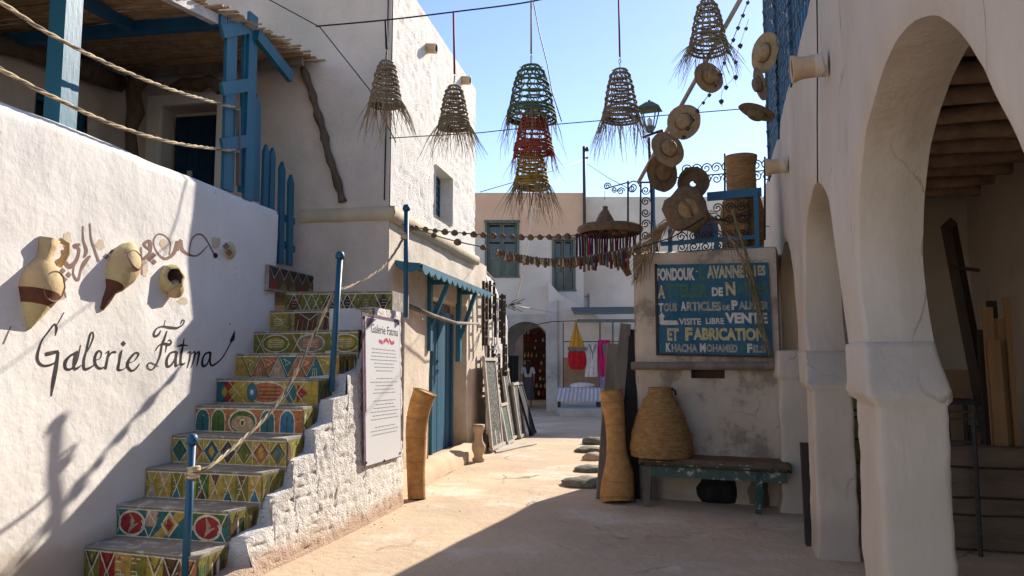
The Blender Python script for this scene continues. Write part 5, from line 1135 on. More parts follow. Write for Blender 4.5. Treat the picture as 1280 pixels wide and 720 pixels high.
# upper wrought-iron fence with scrolls behind
fe = thing('iron_fence', 'black wrought iron scroll fence along the far side of the roof terrace', 'fence', SC(900, 230, .9))
mb = MB(); mb.m('iron')
for i in range(9):
    c = SC(858+i*12.5, 219-i*.8, .9)
    for f_, dz in ((1, .075), (-1, -.075)): scroll(mb, c+UZ*dz, UC, UZ, .07, flip=f_, start=(0 if f_ > 0 else PI))
mb.sweep([SC(846, 222, .9), SC(958, 213, .9)], .009, 5)
mb.build('scrollwork', parent=fe)
for x, y in ((906, 192), (956, 196)): mb = MB(); mb.m('iron'); mb.sweep([SC(x, 300, .9), SC(x, y, .9)], .013, 6); mb.build('post', parent=fe)
# left trellis column with scrolls
tr_ = thing('iron_trellis', 'narrow wrought iron trellis column at the corner of the roof terrace', 'trellis', SC(812, 318, .05))
mb = MB(); mb.m('iron')
for x in (800, 814): mb.sweep([SC(x, 322, .05), SC(x+1, 228, .05)], .012, 5)
for i in range(6): c = SC(807, 238+i*14, .05); scroll(mb, c, UC, UZ, .055, flip=1 if i % 2 else -1)
mb.sweep([SC(800, 228, .05), SC(816, 228, .05)], .012, 5); mb.build('scrollwork', parent=tr_)
mb = MB(); mb.m('blue_paint'); mb.bar(SC(818, 322, .05), SC(817, 235, .05), .03, .03); mb.build('post', parent=tr_)
mb = MB(); mb.m('iron'); mb.sweep([SC(785, 300, .5), SC(785, 226, .5)], .013, 5); mb.sweep([SC(756, 236, .5), SC(785, 228, .5)], .009, 5)
for (x, y, r, f_) in ((759, 233, .05, 1), (768, 237, .04, -1), (776, 239, .05, 1), (791, 234, .09, 1), (790, 236, .05, -1)): scroll(mb, SC(x, y, .5), UC, UZ, r, flip=f_)
mb.sweep([SC(756, 238, .5), SC(756, 250, .5)], .004, 4)
o = mb.build('iron_bracket', origin=SC(785, 300, .5)); o['label'] = 'curly wrought iron lamp bracket on a post left of the terrace corner'; o['category'] = 'bracket'
# lantern on a post
ln = thing('street_lantern', 'four sided green metal lantern on a black post above the workshop', 'lantern', SC(813, 318, .3))
def LQ(x, y): return SC(x, y, .3)
mb = MB(); mb.m('iron'); mb.sweep([LQ(822, 322), LQ(815, 250), LQ(811, 172)], .02, 8); mb.sweep([LQ(803, 172), LQ(824, 164)], .016, 6); mb.sweep([LQ(826, 163), LQ(828, 173)], .035, 8); mb.build('pole', parent=ln)
cz = LQ(811, 150); pp = (LQ(821, 150)-LQ(811, 150)).length/10
cc = LQ(812, 140); 
def sq(c, r, z): return [c+UC*r*a_+W(C, 1, 0, 0)*r*b_+UZ*z for a_, b_ in ((-1, -1), (1, -1), (1, 1), (-1, 1))]
mb = MB(); mb.m('weathered_green'); q0 = sq(cc, 14*pp, 3*pp); q1 = sq(cc, 4*pp, 12*pp); mb.hexa(q0+q1); mb.hexa(sq(cc, 2*pp, 12*pp)+sq(cc, 1.5*pp, 15*pp)); mb.build('roof', parent=ln)
mb = MB(); mb.m('weathered_green'); b0 = sq(cc, 5.5*pp, -19*pp); b1 = sq(cc, 10*pp, 3*pp)
for i in range(4): mb.bar(b0[i], b1[i], .012, .012)
mb.hexa(sq(cc, 3*pp, -26*pp)+sq(cc, 6*pp, -19*pp)); mb.build('cage', parent=ln)
mb = MB(); mb.m('lamp_glass'); mb.lathe(cc-UZ*18*pp, (0, 0, 1), [(.0, 0), (3*pp, .01), (3.5*pp, 8*pp), (0, 12*pp)], 12); mb.build('bulb', parent=ln)
# ---- straw hats, trays, pots on the terrace
def facing(az, el=0.): return Vector((math.sin(R_(az))*math.cos(R_(el)), -math.cos(R_(az))*math.cos(R_(el)), math.sin(R_(el))))
def hat(label, c, n_, R, crown=.4, m_='straw', squash=1.0, group='straw hats hung on the diagonal pole', name='straw_hat', nm2='crown'):
    t = thing(name, label, 'hat', c, group); mb = MB(); mb.m(m_)
    pr = []
    for i in range(9): r = R*(1-i*.068); pr.append((r, -.02*R*math.sin(i*.8)+(.003 if i % 2 else 0)))
    mb.lathe(c, n_, pr, 26, wob=.06); mb.build('brim', parent=t)
    mb = MB(); mb.m(m_); cr = R*.46; mb.lathe(c, n_, [(cr, 0), (cr*.97, R*crown*.4), (cr*.86, R*crown*.85), (cr*.6, R*crown), (cr*.2, R*crown*.9), (0, R*crown*.88)], 22, wob=.07); mb.build(nm2, parent=t)
    mb = MB(); mb.m('cloth_brown'); mb.ring(c+n_*R*.07, n_, cr*1.02, R*.03, 22, 5); mb.build('hat_band', parent=t)
    return t
def PY(x, y, Y): return atY(x, y, Y)
def rpx(px, Y): return px/F*Y
pole_a, pole_b = PY(934, -16, 6.6), PY(798, 228, 8.6)
mb = MB(); mb.m('pole_light'); mb.sweep([pole_a+(pole_a-pole_b)*.6, pole_b], .022, 10); o = mb.build('diagonal_pole', origin=pole_b); o['label'] = 'long grey pole slanting up from the roof terrace to the arcade roof'; o['category'] = 'pole'
def onpole(k, dx=0, dy=0, dz=0): return pole_b.lerp(pole_a, k)+Vector((dx, dy, dz))
hat('tan floppy straw hat hung highest on the diagonal pole', PY(886, 97, 7.2), facing(15, 5), rpx(21, 7.2), .7)
hat('round straw hat with a bare crown, second from the top on the pole', PY(855, 152, 7.6), facing(-30, 0), rpx(23, 7.6), .3)
hat('broad straw hat overlapping the one below it on the pole', PY(835, 186, 7.9), facing(20, 10), rpx(24, 7.9), .35)
hat('darker straw hat lowest on the diagonal pole beside the lantern post', PY(828, 216, 8.1), facing(25, -5), rpx(24, 8.1), .35, 'straw_dark')
def ringtray(label, c, n_, R, m_):
    t = thing('straw_tray', label, 'tray', c, 'straw trays on the roof terrace'); mb = MB(); mb.m(m_)
    pr = [(R*.18, 0)]; k = 0
    for i in range(14): pr.append((R*(.2+.8*i/13), .02+(.012 if i % 2 else 0)+(.05 if i > 10 else 0)))
    pr.append((R*.98, .0)); pr.append((R*.2, -.012)); pr.append((R*.18, 0)); mb.lathe(c, n_, pr, 30, wob=.02); mb.build('disc', parent=t); return t
ringtray('dark round coiled straw tray with a hole in the middle above the sign', PY(866, 230, 8.4), facing(-5, 5), rpx(20, 8.4), 'straw_dark')
# big basketwork satchel
t = thing('straw_bag', 'large angular brown basket with a round opening hung on the terrace corner', 'basket', PY(859, 262, 8.3)); c = PY(859, 262, 8.3); mb = MB(); mb.m('straw_dark')
mb.lathe(c, facing(-5, 0), [(.10, .085), (.13, .10), (rpx(24, 8.3), .08), (rpx(29, 8.3), .02), (rpx(27, 8.3), -.06), (.0, -.1)], 16, wob=.32); mb.build('body', parent=t)
mb = MB(); mb.m('straw'); mb.lathe(c, facing(-5, 0), [(.115, .085), (.09, .10), (0, .09)], 18); mb.build('medallion', parent=t)
mb = MB(); mb.m('straw_dark'); mb.sweep([c+facing(-5)*.11+Vector((-.06, 0, .08)), c+facing(-5)*.15, c+facing(-5)*.11+Vector((.04, 0, -.09))], .014, 6); mb.build('strap', parent=t)
for (x, y0, y1, R0, lab, prof) in ((925, 245, 197, 21, 'tall straw basket with a narrow neck standing behind the balustrade', [(1.0, 0), (1.0, .3), (.85, .42), (.72, .5), (.7, .9), (.78, 1.0)]),):
    c = PY(x+2, 245, 9.2); c.z = TZ-.0; topz_ = PY(x, y0-48, 9.2).z; Rr0 = rpx(R0, 9.2)*1.2
    h = topz_-c.z; coiled('straw_basket', lab, 'basket', c, [(Rr0*1.0, 0), (Rr0*1.05, .42*h), (Rr0*.95, .52*h), (Rr0*.72, .66*h), (Rr0*.72, .9*h), (Rr0*.80, h)], 'esparto_coil', .006, .035, 32)
mb = MB(); mb.m('slate'); mb.hexa([SC(868, 300, .3), SC(896, 300, .3), SC(896, 298, .6), SC(868, 298, .6), SC(866, 282, .3), SC(892, 270, .3), SC(892, 270, .6), SC(866, 282, .6)]); o = mb.build('cushion', origin=SC(880, 300, .3)); o['label'] = 'dark blue folded cloth behind the balustrade above the sign'; o['category'] = 'cloth'
# brown cloth band behind balustrade, right
mb = MB(); mb.m('cloth_brown'); mb.grid(lambda u, v: SC(922+u*22, 250+v*62, .16)+W(C, .03*math.sin(u*9), 0, 0), lin(0, 1, .1), lin(0, 1, .2)); o = mb.build('hanging_mat', origin=SC(930, 300, .16)); o['label'] = 'brown woven mat hung inside the right end of the balustrade'; o['category'] = 'mat'
# palm fronds over the sign
def strand(mb, pts, w_, flat=True):
    n = len(pts); vs = []
    for i, p in enumerate(pts):
        d = (pts[min(i+1, n-1)]-pts[max(i-1, 0)]); x = d.cross(Vector((random.uniform(-.3, .3), 1, random.uniform(-.3, .3)))); x = x.normalized() if x.length > 1e-6 else Vector((1, 0, 0)); k = w_*(1-.8*i/(n-1)); vs += [p-x*k/2, p+x*k/2]
    mb.add(vs, [(2*i, 2*i+1, 2*i+3, 2*i+2) for i in range(n-1)], False)
def palm(label, pts, m_='frond', L0=.5, n=60, w_=.02, name='palm_frond', dirs=1.):
    pts = [Vector(p) for p in smoothpath([tuple(Vector(p)) for p in pts], 8)]; t = thing(name, label, 'palm frond', pts[0]); mb = MB(); mb.m(m_); mb.sweep(pts, [.016*(1-.7*i/len(pts)) for i in range(len(pts))], 6); mb.build('stem', parent=t)
    mb = MB(); mb.m(m_)
    for k in range(n):
        i = int(len(pts)*(.12+.86*k/n)); i = min(i, len(pts)-2); d = (pts[i+1]-pts[i]).normalized(); s_ = 1 if k % 2 else -1
        side = d.cross(Vector((0, -1, 0))).normalized()*s_; o_ = (side*random.uniform(.25, .75)*dirs+d*random.uniform(.7, 1)+Vector((0, random.uniform(-.3, .3), 0))).normalized(); l = L0*random.uniform(.6, 1)*math.sin(PI*(.15+.8*k/n))
        strand(mb, [pts[i], pts[i]+o_*l*.5, pts[i]+o_*l-Vector((0, 0, l*.22))], w_)
    mb.build('leaflets', parent=t, kind='stuff'); return t
palm('dry palm frond arching from the terrace and hanging in front of the sign', [SC(835, 300, -.05), SC(860, 268, -.2), SC(892, 272, -.25), (SC(925, 320, -.2)), SC(945, 380, -.12), SC(955, 440, -.10)], 'frond', .34, 56, .013, dirs=.5)
palm('greenish palm frond hanging down over the right side of the sign', [SC(915, 262, -.1), SC(930, 310, -.2), SC(945, 365, -.15), SC(962, 446, -.1)], 'frond_green', .32, 50, .011, dirs=.4)
palm('dry palm frond drooping at the left corner of the workshop roof', [SC(860, 262, -.1), SC(835, 278, -.2), SC(812, 305, -.2), SC(795, 350, -.15)], 'frond', .42, 60, .018, dirs=.6)
# ---- straw sunshade with coloured tassels, left of the workshop
YS = 9.6
ssd = thing('straw_sunshade', 'wide straw awning with a hanging fringe of coloured cloth strips', 'awning', PY(758, 300, YS))
mb = MB(); mb.m('straw_dark'); c = PY(762, 286, YS); mb.lathe(c, (0, 0, 1), [(rpx(38, YS), -.07), (rpx(42, YS), -.015), (rpx(40, YS), .03), (rpx(24, YS), .06), (0, .08)], 30, wob=.08); mb.build('canopy', parent=ssd)
mb = MB(); mb.m('straw_dark'); c2 = PY(757, 281, YS); mb.lathe(c2, (0, 0, 1), [(rpx(16, YS), -.02), (rpx(11, YS), .08), (rpx(7, YS), .15), (rpx(3, YS), .20), (rpx(3.5, YS), .23), (0, .25)], 20, wob=.15); o = mb.build('cone_hat', origin=c2); o['label'] = 'tall grey pointed straw hat sitting on top of the straw awning'; o['category'] = 'hat'
cols_ = ['wine', 'navy', 'wine', 'straw_dark', 'slate', 'cloth_red', 'navy', 'wine', 'slate', 'cloth_brown']
for i in range(24):
    x = 721+i*3.2; y = 293+2*math.sin(i*.5); l = random.uniform(34, 44)*(1 if i < 17 else .8); p = PY(x, y, YS-.15); mb = MB(); mb.m(cols_[i % 10]); q = PY(x+random.uniform(-1, 1), y+l, YS-.15); mb.sweep([p, p.lerp(q, .5)+Vector((random.uniform(-.01, .01), 0, 0)), q], [.018, .021, .016], 5, squash=.5); mb.build('cloth_strip', parent=ssd)
# tassel rope garland
def garland(name, label, pts, n, item, itemname, r=.008, matn='rope_dark'):
    pts = [Vector(p) for p in smoothpath([tuple(Vector(p)) for p in pts], 10)]; t = thing(name, label, 'garland', pts[0]); mb = MB(); mb.m(matn); mb.sweep(pts, r, 5); mb.build('cord', parent=t); me = None
    Ls = [0]
    for a_, b_ in zip(pts[:-1], pts[1:]): Ls.append(Ls[-1]+(b_-a_).length)
    for k in range(n):
        q = Ls[-1]*(k+.5)/n; i = max(j for j in range(len(Ls)) if Ls[j] <= q); i = min(i, len(pts)-2); p = pts[i].lerp(pts[i+1], (q-Ls[i])/max(1e-6, Ls[i+1]-Ls[i]))
        if me is None:
            mb = MB(); item(mb, Vector((0, 0, 0))); o = mb.build(itemname, origin=Vector((0, 0, 0))); me = o.data
        else: o = bpy.data.objects.new(itemname, me); col.objects.link(o)
        o.parent = t; o.location = p-loc_of(t); o.rotation_euler = (random.uniform(-.15, .15), random.uniform(-.15, .15), random.uniform(0, 6)); s_ = random.uniform(.75, 1.2); o.scale = (s_, s_, s_)
    return t
def bead(mb, c): mb.m('straw_dark'); mb.lathe(c-Vector((0, 0, .045)), (0, 0, 1), [(.0, 0), (.028, .01), (.045, .035), (.03, .065), (0, .08)], 8)
def shell(mb, c): mb.m('straw_dark'); mb.sweep([c+Vector((0, 0, .015)), c-Vector((0, 0, .05)), c-Vector((0, 0, .10))], [.012, .024, .016], 6); mb.m('clay_pale'); mb.sweep([c+Vector((.03, 0, .0)), c+Vector((.03, 0, -.08))], [.010, .016], 5)
garland('bead_garland', 'string of dark woven beads strung from the house cornice across the street to the terrace', [W(A, 9.0, HT+.12, onT(503, 282, HT+.12)[1]), PY(545, 288, 9.4), PY(600, 293, 9.5), PY(660, 296, 9.6), PY(720, 294, 9.7), PY(786, 287, 9.7)], 24, bead, 'bead')
garland('tassel_garland', 'thick garland of short brown tassels sagging below the bead string', [W(A, 9.0, HT+.12, onT(510, 284, HT+.12)[1]), PY(560, 299, 9.2), PY(620, 312, 9.2)], 4, bead, 'bead')
garland('tassel_garland', 'thick brown tassel garland running up to the straw awning', [PY(620, 312, 9.2), PY(660, 321, 9.2), PY(700, 324, 9.2), PY(750, 318, 9.2), PY(795, 308, 9.2), PY(800, 306, 9.2)], 48, shell, 'tassel')
for i in range(14):
    x = 726+i*4.6; y = 322-i*.6; mb = MB(); mb.m(['wine', 'straw_dark', 'cloth_brown', 'slate'][i % 4]); p = PY(x, y, 9.15); q = PY(x+random.uniform(-1, 2), y+random.uniform(12, 22), 9.15); mb.sweep([p, q], [.012, .018], 5); mb.build('cloth_strip', parent=ssd)
mb = MB(); mb.m('cloth_brown'); p = PY(772, 322, 9.3); mb.hexa([PY(765, 318, 9.3), PY(780, 316, 9.3), PY(780, 316, 9.4), PY(765, 318, 9.4), PY(783, 346, 9.3), PY(790, 343, 9.3), PY(790, 343, 9.4), PY(783, 346, 9.4)]); o = mb.build('leather_pouch', origin=p); o['label'] = 'brown slanting pouch hanging at the end of the tassel garland'; o['category'] = 'pouch'
# ================================================================== WOVEN BASKET LAMPS
def lampshade(label, top, H, r0, r1, m_, fr, spread, strap=None, dbl=True, nst=70, frm='frond'):
    t = thing('basket_lamp', label, 'lamp', top, 'woven basket lampshades hung over the street')
    NR = 10; mb = MB(); mb.m(m_); Rf = lambda u: r0*.75+(r1-r0*.75)*(u**.55)
    for i in range(NR):
        u = i/(NR-1); c = top-Vector((0, 0, H*u))+Vector((random.uniform(-.004, .004), random.uniform(-.004, .004), 0)); mb.ring(c, (random.uniform(-.06, .06), random.uniform(-.06, .06), 1), Rf(u), .0095+.003*(i % 2), 22, 5)
    for q in (.86, .93): mb.ring(top-Vector((0, 0, H*q)), (.03, .02, 1), Rf(q)*1.03, .0105, 22, 5)
    mb.build('hoops', parent=t)
    mb = MB(); mb.m(m_); K = 13
    for k in range(K):
        for sg_ in (-1, 1):
            pts = []
            for i in range(NR):
                u = i/(NR-1); an = 2*PI*(k+.5*(i % 2)*sg_)/K+u*.2*sg_; pts.append(top+Vector((math.cos(an)*Rf(u), math.sin(an)*Rf(u), -H*u)))
            mb.sweep(pts, .0052, 4, cap=False, smooth=False)
    mb.build('weave', parent=t)
    mb = MB(); mb.m(frm)
    for k in range(nst):
        an = random.uniform(0, 2*PI); p = top+Vector((math.cos(an)*r1, math.sin(an)*r1, -H*random.uniform(.88, 1.0))); l = fr*random.uniform(.45, 1.1); sp_ = spread*random.uniform(.3, 1.5); d = Vector((math.cos(an), math.sin(an), 0)); j = Vector((random.uniform(-.05, .05), random.uniform(-.05, .05), 0))
        pts_ = [p]; v_ = d*sp_*random.uniform(.5, 1.4)+Vector((0, 0, -.8))
        for q_ in range(6):
            v_ = v_+Vector((random.uniform(-.22, .22), random.uniform(-.22, .22), -.13)); pts_.append(pts_[-1]+v_.normalized()*l/6*1.1)
        strand(mb, pts_, random.uniform(.005, .010))
    mb.build('fringe', parent=t, kind='stuff')
    if strap:
        mb = MB(); mb.m(strap[1]); q = Vector(strap[0]); e = top+Vector((0, 0, .13)); mb.sweep([q, q.lerp(e, .5), e], [.014, .014, .014], 6, squash=.45); mb.build('strap', parent=t)
    mb = MB(); mb.m('iron'); 
    for z_ in (.04, .09): mb.ring(top+Vector((0, 0, z_)), (1, z_*10-.6, 0), .024, .004, 10, 4)
    mb.sweep([top+Vector((-r0, 0, 0)), top+Vector((0, 0, .02)), top+Vector((r0, 0, 0))], .004, 4); mb.build('hook', parent=t)
    return t
def lampx(label, x, y0, y1, w0, w1, fy, Y, m_, spread, strap, nst=70, frm='frond'):
    top = PY(x, y0, Y); H = (PY(x, y0, Y)-PY(x, y1, Y)).z; return lampshade(label, top, H, rpx(w0/2, Y), rpx(w1/2, Y), m_, (PY(x, y1, Y)-PY(x, fy, Y)).z, spread, strap, nst=nst, frm=frm)
cabY = lambda x: 7.0
lampx('natural wicker lampshade on a black strap at the house corner, leftmost of the row', 483, 78, 131, 19, 40, 178, 7.0, 'wicker', .42, (PY(482, 26, 7.0), 'black_strap'), 90)
lampx('natural wicker lampshade on a dark red strap against the rough white wall', 568, 109, 160, 19, 39, 205, 7.2, 'wicker', .5, (PY(567, 15, 7.2), 'red_strap'), 90)
lampx('greenish top lampshade of the stack of three in the middle of the street', 664, 84, 150, 30, 62, 195, 7.0, 'wicker_green', .22, (PY(664, 0, 7.0), 'pale_strap'), 60, 'wicker')
lampx('red middle lampshade of the stack of three', 667, 138, 192, 24, 50, 228, 7.0, 'wicker_red', .25, None, 60, 'wicker_red')
lampx('yellow bottom lampshade of the stack of three with the longest fringe', 664, 184, 234, 22, 44, 282, 7.0, 'wicker_yellow', .4, None, 90)
lampx('brown wicker lampshade on a red strap left of the lantern', 775, 88, 150, 22, 46, 200, 7.0, 'wicker', .35, (PY(773, -14, 7.0), 'red_strap'), 90)
lampx('dark wicker lampshade highest on the right with spreading fringe', 884, 2, 62, 20, 48, 108, 6.8, 'wicker', .75, (PY(884, -60, 6.8), 'red_strap'), 90)
# cables
c1 = [PY(395, 33, 7.0), PY(483, 25, 7.0), PY(567, 15, 7.15), PY(664, 2, 7.0), PY(720, -14, 6.9)]
cable('main cable carrying the basket lamps, rising from the house front', [Vector(p) for p in smoothpath([tuple(p) for p in c1], 6)], .008)
cable('cable slanting down from the top of the house to its corner', [W(A, HS-.6, *onS(330, -4, HS-.6)), W(A, HS-.6, *onS(400, 34, HS-.6)), W(A, HS-.4, *onS(462, 112, HS-.4)), W(A, HS-.1, *onS(495, 178, HS-.1))], .007)
cable('thin cable crossing the street behind the lamps at mid height', [W(A, 8.7, HT+.04, onT(497, 182, HT+.04)[1]), PY(600, 166, 9), PY(700, 155, 9), PY(820, 145, 9), PY(930, 136, 8.5)], .006)
cable('wavy wire hanging from the main cable beside the stack of lamps', [PY(667, 3, 7), PY(674, 40, 7), PY(684, 80, 7), PY(690, 115, 7), PY(702, 152, 7)], .005)
cable('white cord dangling below the yellow lampshade', [PY(664, 250, 12), PY(660, 300, 12.5), PY(654, 340, 13), PY(646, 372, 14)], .012, 'cloth_white')
cable('black cord from the arcade wall to the straw awning', [W(B, 11.6, TB-.02, 3.55), PY(880, 272, 8.2), PY(840, 297, 8.2), PY(792, 312, 8.4)], .007)
cable('faint wire between the aerial and the street', [PY(728, 200, 20), PY(690, 214, 18), PY(600, 240, 15)], .008); cable('faint wire from the aerial towards the lantern', [PY(734, 205, 20), PY(760, 222, 15), PY(786, 236, 11)], .006)
# string of little shells beside the pole
def shellg(mb, c): mb.m('iron'); mb.lathe(c-Vector((0, 0, .04)), (0, 0, 1), [(0, 0), (.018, .02), (.022, .035), (0, .05)], 7)
garland('shell_string', 'ladder of small dark shells strung beside the diagonal pole', [PY(938, -6, 6.4), PY(922, 35, 6.6), PY(908, 70, 6.8), PY(893, 108, 7.0), PY(870, 140, 7.3), PY(852, 175, 7.6)], 14, shellg, 'shell', .004)
garland('shell_string', 'short dangling string of four dark shells right of the hats', [PY(936, 24, 6.4), PY(920, 72, 6.6), PY(921, 92, 6.6), PY(903, 114, 6.8), PY(903, 134, 6.8)], 6, shellg, 'shell', .002)
# ================================================================== blue railing over the arcade
mat('railing_blue', (.010, .05, .10), .6, (.02, .085, .15), 8, bump=.003, bs=30, spots=((.10, .12, .13), 14, .6, .68))
ar = thing('roof_railing', 'tall blue railing with wire mesh along the arcade roof', 'railing', W(B, 9, TB, AZ))
mb = MB(); mb.m('railing_blue'); RT0, RS0, RS1 = TB+.02, 5.5, 11.4
mb.fbox(B, RS1-.05, RS1+.05, RT0-.04, RT0+.04, AZ-.15, 6.9); mb.build('post', parent=ar)
for s in (9.4, 7.6): mb = MB(); mb.m('railing_blue'); mb.fbox(B, s-.04, s+.04, RT0-.04, RT0+.04, AZ-.1, 6.9); mb.build('post', parent=ar)
for s in lin(5.6, 11.3, .22): mb = MB(); mb.m('railing_blue'); mb.fbox(B, s-.045, s+.04, RT0-.012, RT0+.012, AZ-.05, 6.7+random.uniform(-.05, .05)); mb.build('slat', parent=ar)
mb = MB(); mb.m('iron')
for i in range(12): z_ = AZ+.1+i*.2; mb.sweep([W(B, s, RT0-.03-.03*(j % 2), z_+.02*math.sin(s*5+i)) for j, s in enumerate(lin(5.5, 11.4, .2))], .006, 4)
mb.build('wire_mesh', parent=ar)
# hats hung on the railing
def hb(label, px, py, s, R, n_, m_): z_ = onS(px, py, s, B); return hat(label, W(B, s, *z_), n_, R, .4, m_, group='hats and baskets hung outside the roof railing')
hb('round straw hat hung highest outside the roof railing', 956, 66, 9.2, .24, W(B, -.6, -.8, .0).normalized(), 'straw')
hb('small dark straw hat under the highest one on the roof railing', 950, 105, 9.2, .2, W(B, -.2, -1, -.3).normalized(), 'straw_dark')
hb('ragged brown straw hat lowest outside the roof railing', 946, 140, 9.2, .22, W(B, -.1, -.4, -1).normalized(), 'straw_dark')
# ================================================================== low curved wall further up the street
lw = thing('street_wall', 'low rounded white wall beyond the house hung with dark lattice racks', 'wall', W(A, 15, HT, 0))
L0s, L1s = HE2, onT(637, 400, HT+.1)[0]
mb = MB(); mb.m('rough_whitewash')
def lwz(s):
    k = (s-L0s)/(L1s-L0s); z0 = onT(609, 338, HT)[1]; z1 = onT(632, 362, HT)[1]
    return z0+(z1-z0)*k-.9*max(0, k-.85)**2*20-(.25 if k > .5 else 0)
mb.grid(lambda s, v: W(A, s, HT+.06+rough(s*.4, v*1.4, 2.0)-(.1*max(0, v-.9)*10), v*lwz(s)), lin(L0s, L1s, .06), lin(0, 1, .025)); mb.add([W(A, L1s, HT+.06, 0), W(A, L1s, HT-.8, 0), W(A, L1s, HT-.8, lwz(L1s)), W(A, L1s, HT+.06, lwz(L1s))], [(0, 1, 2, 3)]); ss = lin(L0s, L1s, .2); mb.add([W(A, s, HT+.0, lwz(s)-.01) for s in ss]+[W(A, s, HT-.8, lwz(s)-.01) for s in ss], [(i, i+1, len(ss)+i+1, len(ss)+i) for i in range(len(ss)-1)]); mb.build('wall', parent=lw)
# dark lattice racks hung on that wall
racks = [(606, 352, 432), (615, 352, 400), (622, 368, 422), (629, 368, 430), (613, 432, 478), (621, 442, 480), (631, 430, 470)]
for i, (x, y0, y1) in enumerate(racks):
    T_ = HT+.16; s0, z0 = onT(x, y1, T_); s1, z1 = onT(x, y0, T_); t = thing('lattice_rack', 'dark wooden lattice rack on the street wall, %s' % ['nearest the canopy, upper row', 'second in the upper row', 'third in the upper row', 'farthest in the upper row', 'nearest in the lower row', 'middle of the lower row', 'farthest in the lower row'][i], 'rack', W(A, s0, T_, z0), 'lattice racks hung on the street wall')
    wd_ = .13+.05*(i % 3)
    for a_ in (-wd_, wd_): mb = MB(); mb.m('dark_wood'); mb.bar(W(A, s0+a_, T_, z0), W(A, s0+a_, T_, z1), .035, .04); mb.build('upright', parent=t)
    for k in range(4): z_ = z0+(z1-z0)*(k+.5)/4; mb = MB(); mb.m('dark_wood'); mb.bar(W(A, s0-wd_, T_, z_), W(A, s0+wd_, T_+.01, z_+.03), .02, .03); mb.build('slat', parent=t)
# leaning stone framed panels along the wall
pan = [(600, 566, 604, 445, .50, 'mosaic', 'tallest pale framed slab nearest the clay baluster'), (616, 563, 617, 482, .42, 'mosaic', 'second framed slab leaning behind the tallest one'), (622, 560, 621, 488, .25, 'mosaic_green', 'third framed slab, narrow with a pale top edge'), (634, 557, 629, 505, .3, 'mosaic_green', 'low green mosaic slab in a pale frame'), (640, 552, 627, 460, .3, 'mosaic', 'tall frame slanting over the low green slab'), (650, 549, 640, 478, .3, 'mosaic', 'grey pebbled slab near the far end'), (664, 546, 645, 478, .3, 'cloth_dark', 'black slab leaning at the far end of the row')]
for i, (xb, yb, xt, yt, wd_, m_, lab) in enumerate(pan):
    b_ = px_z(xb, yb, 0); s, t_ = st(b_); tt, zt_ = onS(xt, yt, s+.0); t_ = max(t_, HT+.32)
    th = thing('framed_slab', lab, 'panel', b_, 'framed slabs leaning along the street wall')
    z1 = zt_; a0 = W(A, s-.04, t_, .02); a1 = W(A, s+wd_*2, t_, .02); top_t = min(tt, t_-.15); top_t = max(top_t, HT+.1); c0 = W(A, s-.04, top_t, z1); c1 = W(A, s+wd_*2, top_t, z1)
    nrm = (a1-a0).cross(c0-a0).normalized(); fw = .07
    def Q(u, v): return (a0*(1-u)+a1*u)*(1-v)+(c0*(1-u)+c1*u)*v
    mb = MB(); mb.m('stone_frame' if i < 6 else 'cloth_dark'); mb.bar(Q(.06, 0), Q(.06, 1), .075, .05, up=nrm); mb.bar(Q(.94, 0), Q(.94, 1), .075, .05, up=nrm); mb.bar(Q(.0, .965), Q(1, .965), .055, .075, up=nrm); mb.bar(Q(.0, .03), Q(1, .03), .055, .075, up=nrm)
    mb.build('frame', parent=th)
    mb = MB(); mb.m(m_); h_ = nrm*.012; mb.hexa([Q(.1, .03)-h_, Q(.9, .03)-h_, Q(.9, .03)+h_, Q(.1, .03)+h_, Q(.1, .96)-h_, Q(.9, .96)-h_, Q(.9, .96)+h_, Q(.1, .96)+h_]); mb.build('panel', parent=th)
# clay baluster at the foot
b_ = px_z(598, 577, 0); k = rpx(1, b_.y)
t = thing('clay_baluster', 'small turned clay baluster standing at the foot of the leaning slabs', 'baluster', b_); mb = MB(); mb.m('clay_pale'); mb.lathe(b_, (0, 0, 1), [(7*k, 0), (8*k, 3*k), (5.5*k, 6*k), (6*k, 9*k), (8.5*k, 15*k), (8.5*k, 20*k), (5.5*k, 25*k), (5*k, 33*k), (6.5*k, 38*k), (7.5*k, 40*k), (7.5*k, 45*k), (0, 45.2*k)], 22, wob=.04); mb.build('body', parent=t)
# small dark stain marks on the house wall by the slabs
# ================================================================== FAR buildings
YF = 26.0
fb = thing('far_house', 'shaded pale house closing the street with a dark archway and salmon parapet', 'house', (2.5, YF, 0))
def FX(px, Y=YF): return (px-640)/F*Y/ (math.cos(P)-0) if False else atY(px, 452, Y).x
def FP(px, py, Y=YF): p = atY(px, py, Y); return p.x, p.z
x0 = FP(560, 400)[0]; x1 = FP(730, 400)[0]; zt1 = FP(660, 241)[1]; axl, axr = FP(628, 450)[0], FP(689, 450)[0]; apz = FP(655, 402)[1]; 
mb = MB(); mb.m('far_white')
acx, ar_ = (axl+axr)/2-.02, (axr-axl)/2
spr = apz-ar_
sal = FP(660, 322)[1]
wn1 = (*FP(606, 345), *FP(649, 276)); wn2 = (*FP(690, 362), *FP(719, 297))
us = cuts(x0, x1, .5, (axl, axr, wn1[0], wn1[2], wn2[0], wn2[2])); 
zs = cuts(0, zt1, .5, (apz+.25, wn1[1], wn1[3], wn2[1], wn2[3], sal))
mb2 = mb
def ffn(x, z): return Vector((x, YF, z))
n_us, n_zs = us, zs
hol = [(axl, axr, -1, apz+.25), (wn1[0], wn1[2], wn1[1], wn1[3]), (wn2[0], wn2[2], wn2[1], wn2[3])]
o0 = len(mb.f); mb.grid(ffn, us, zs, holes=hol, smooth=False)
mb.m('far_salmon'); si = mb.cur
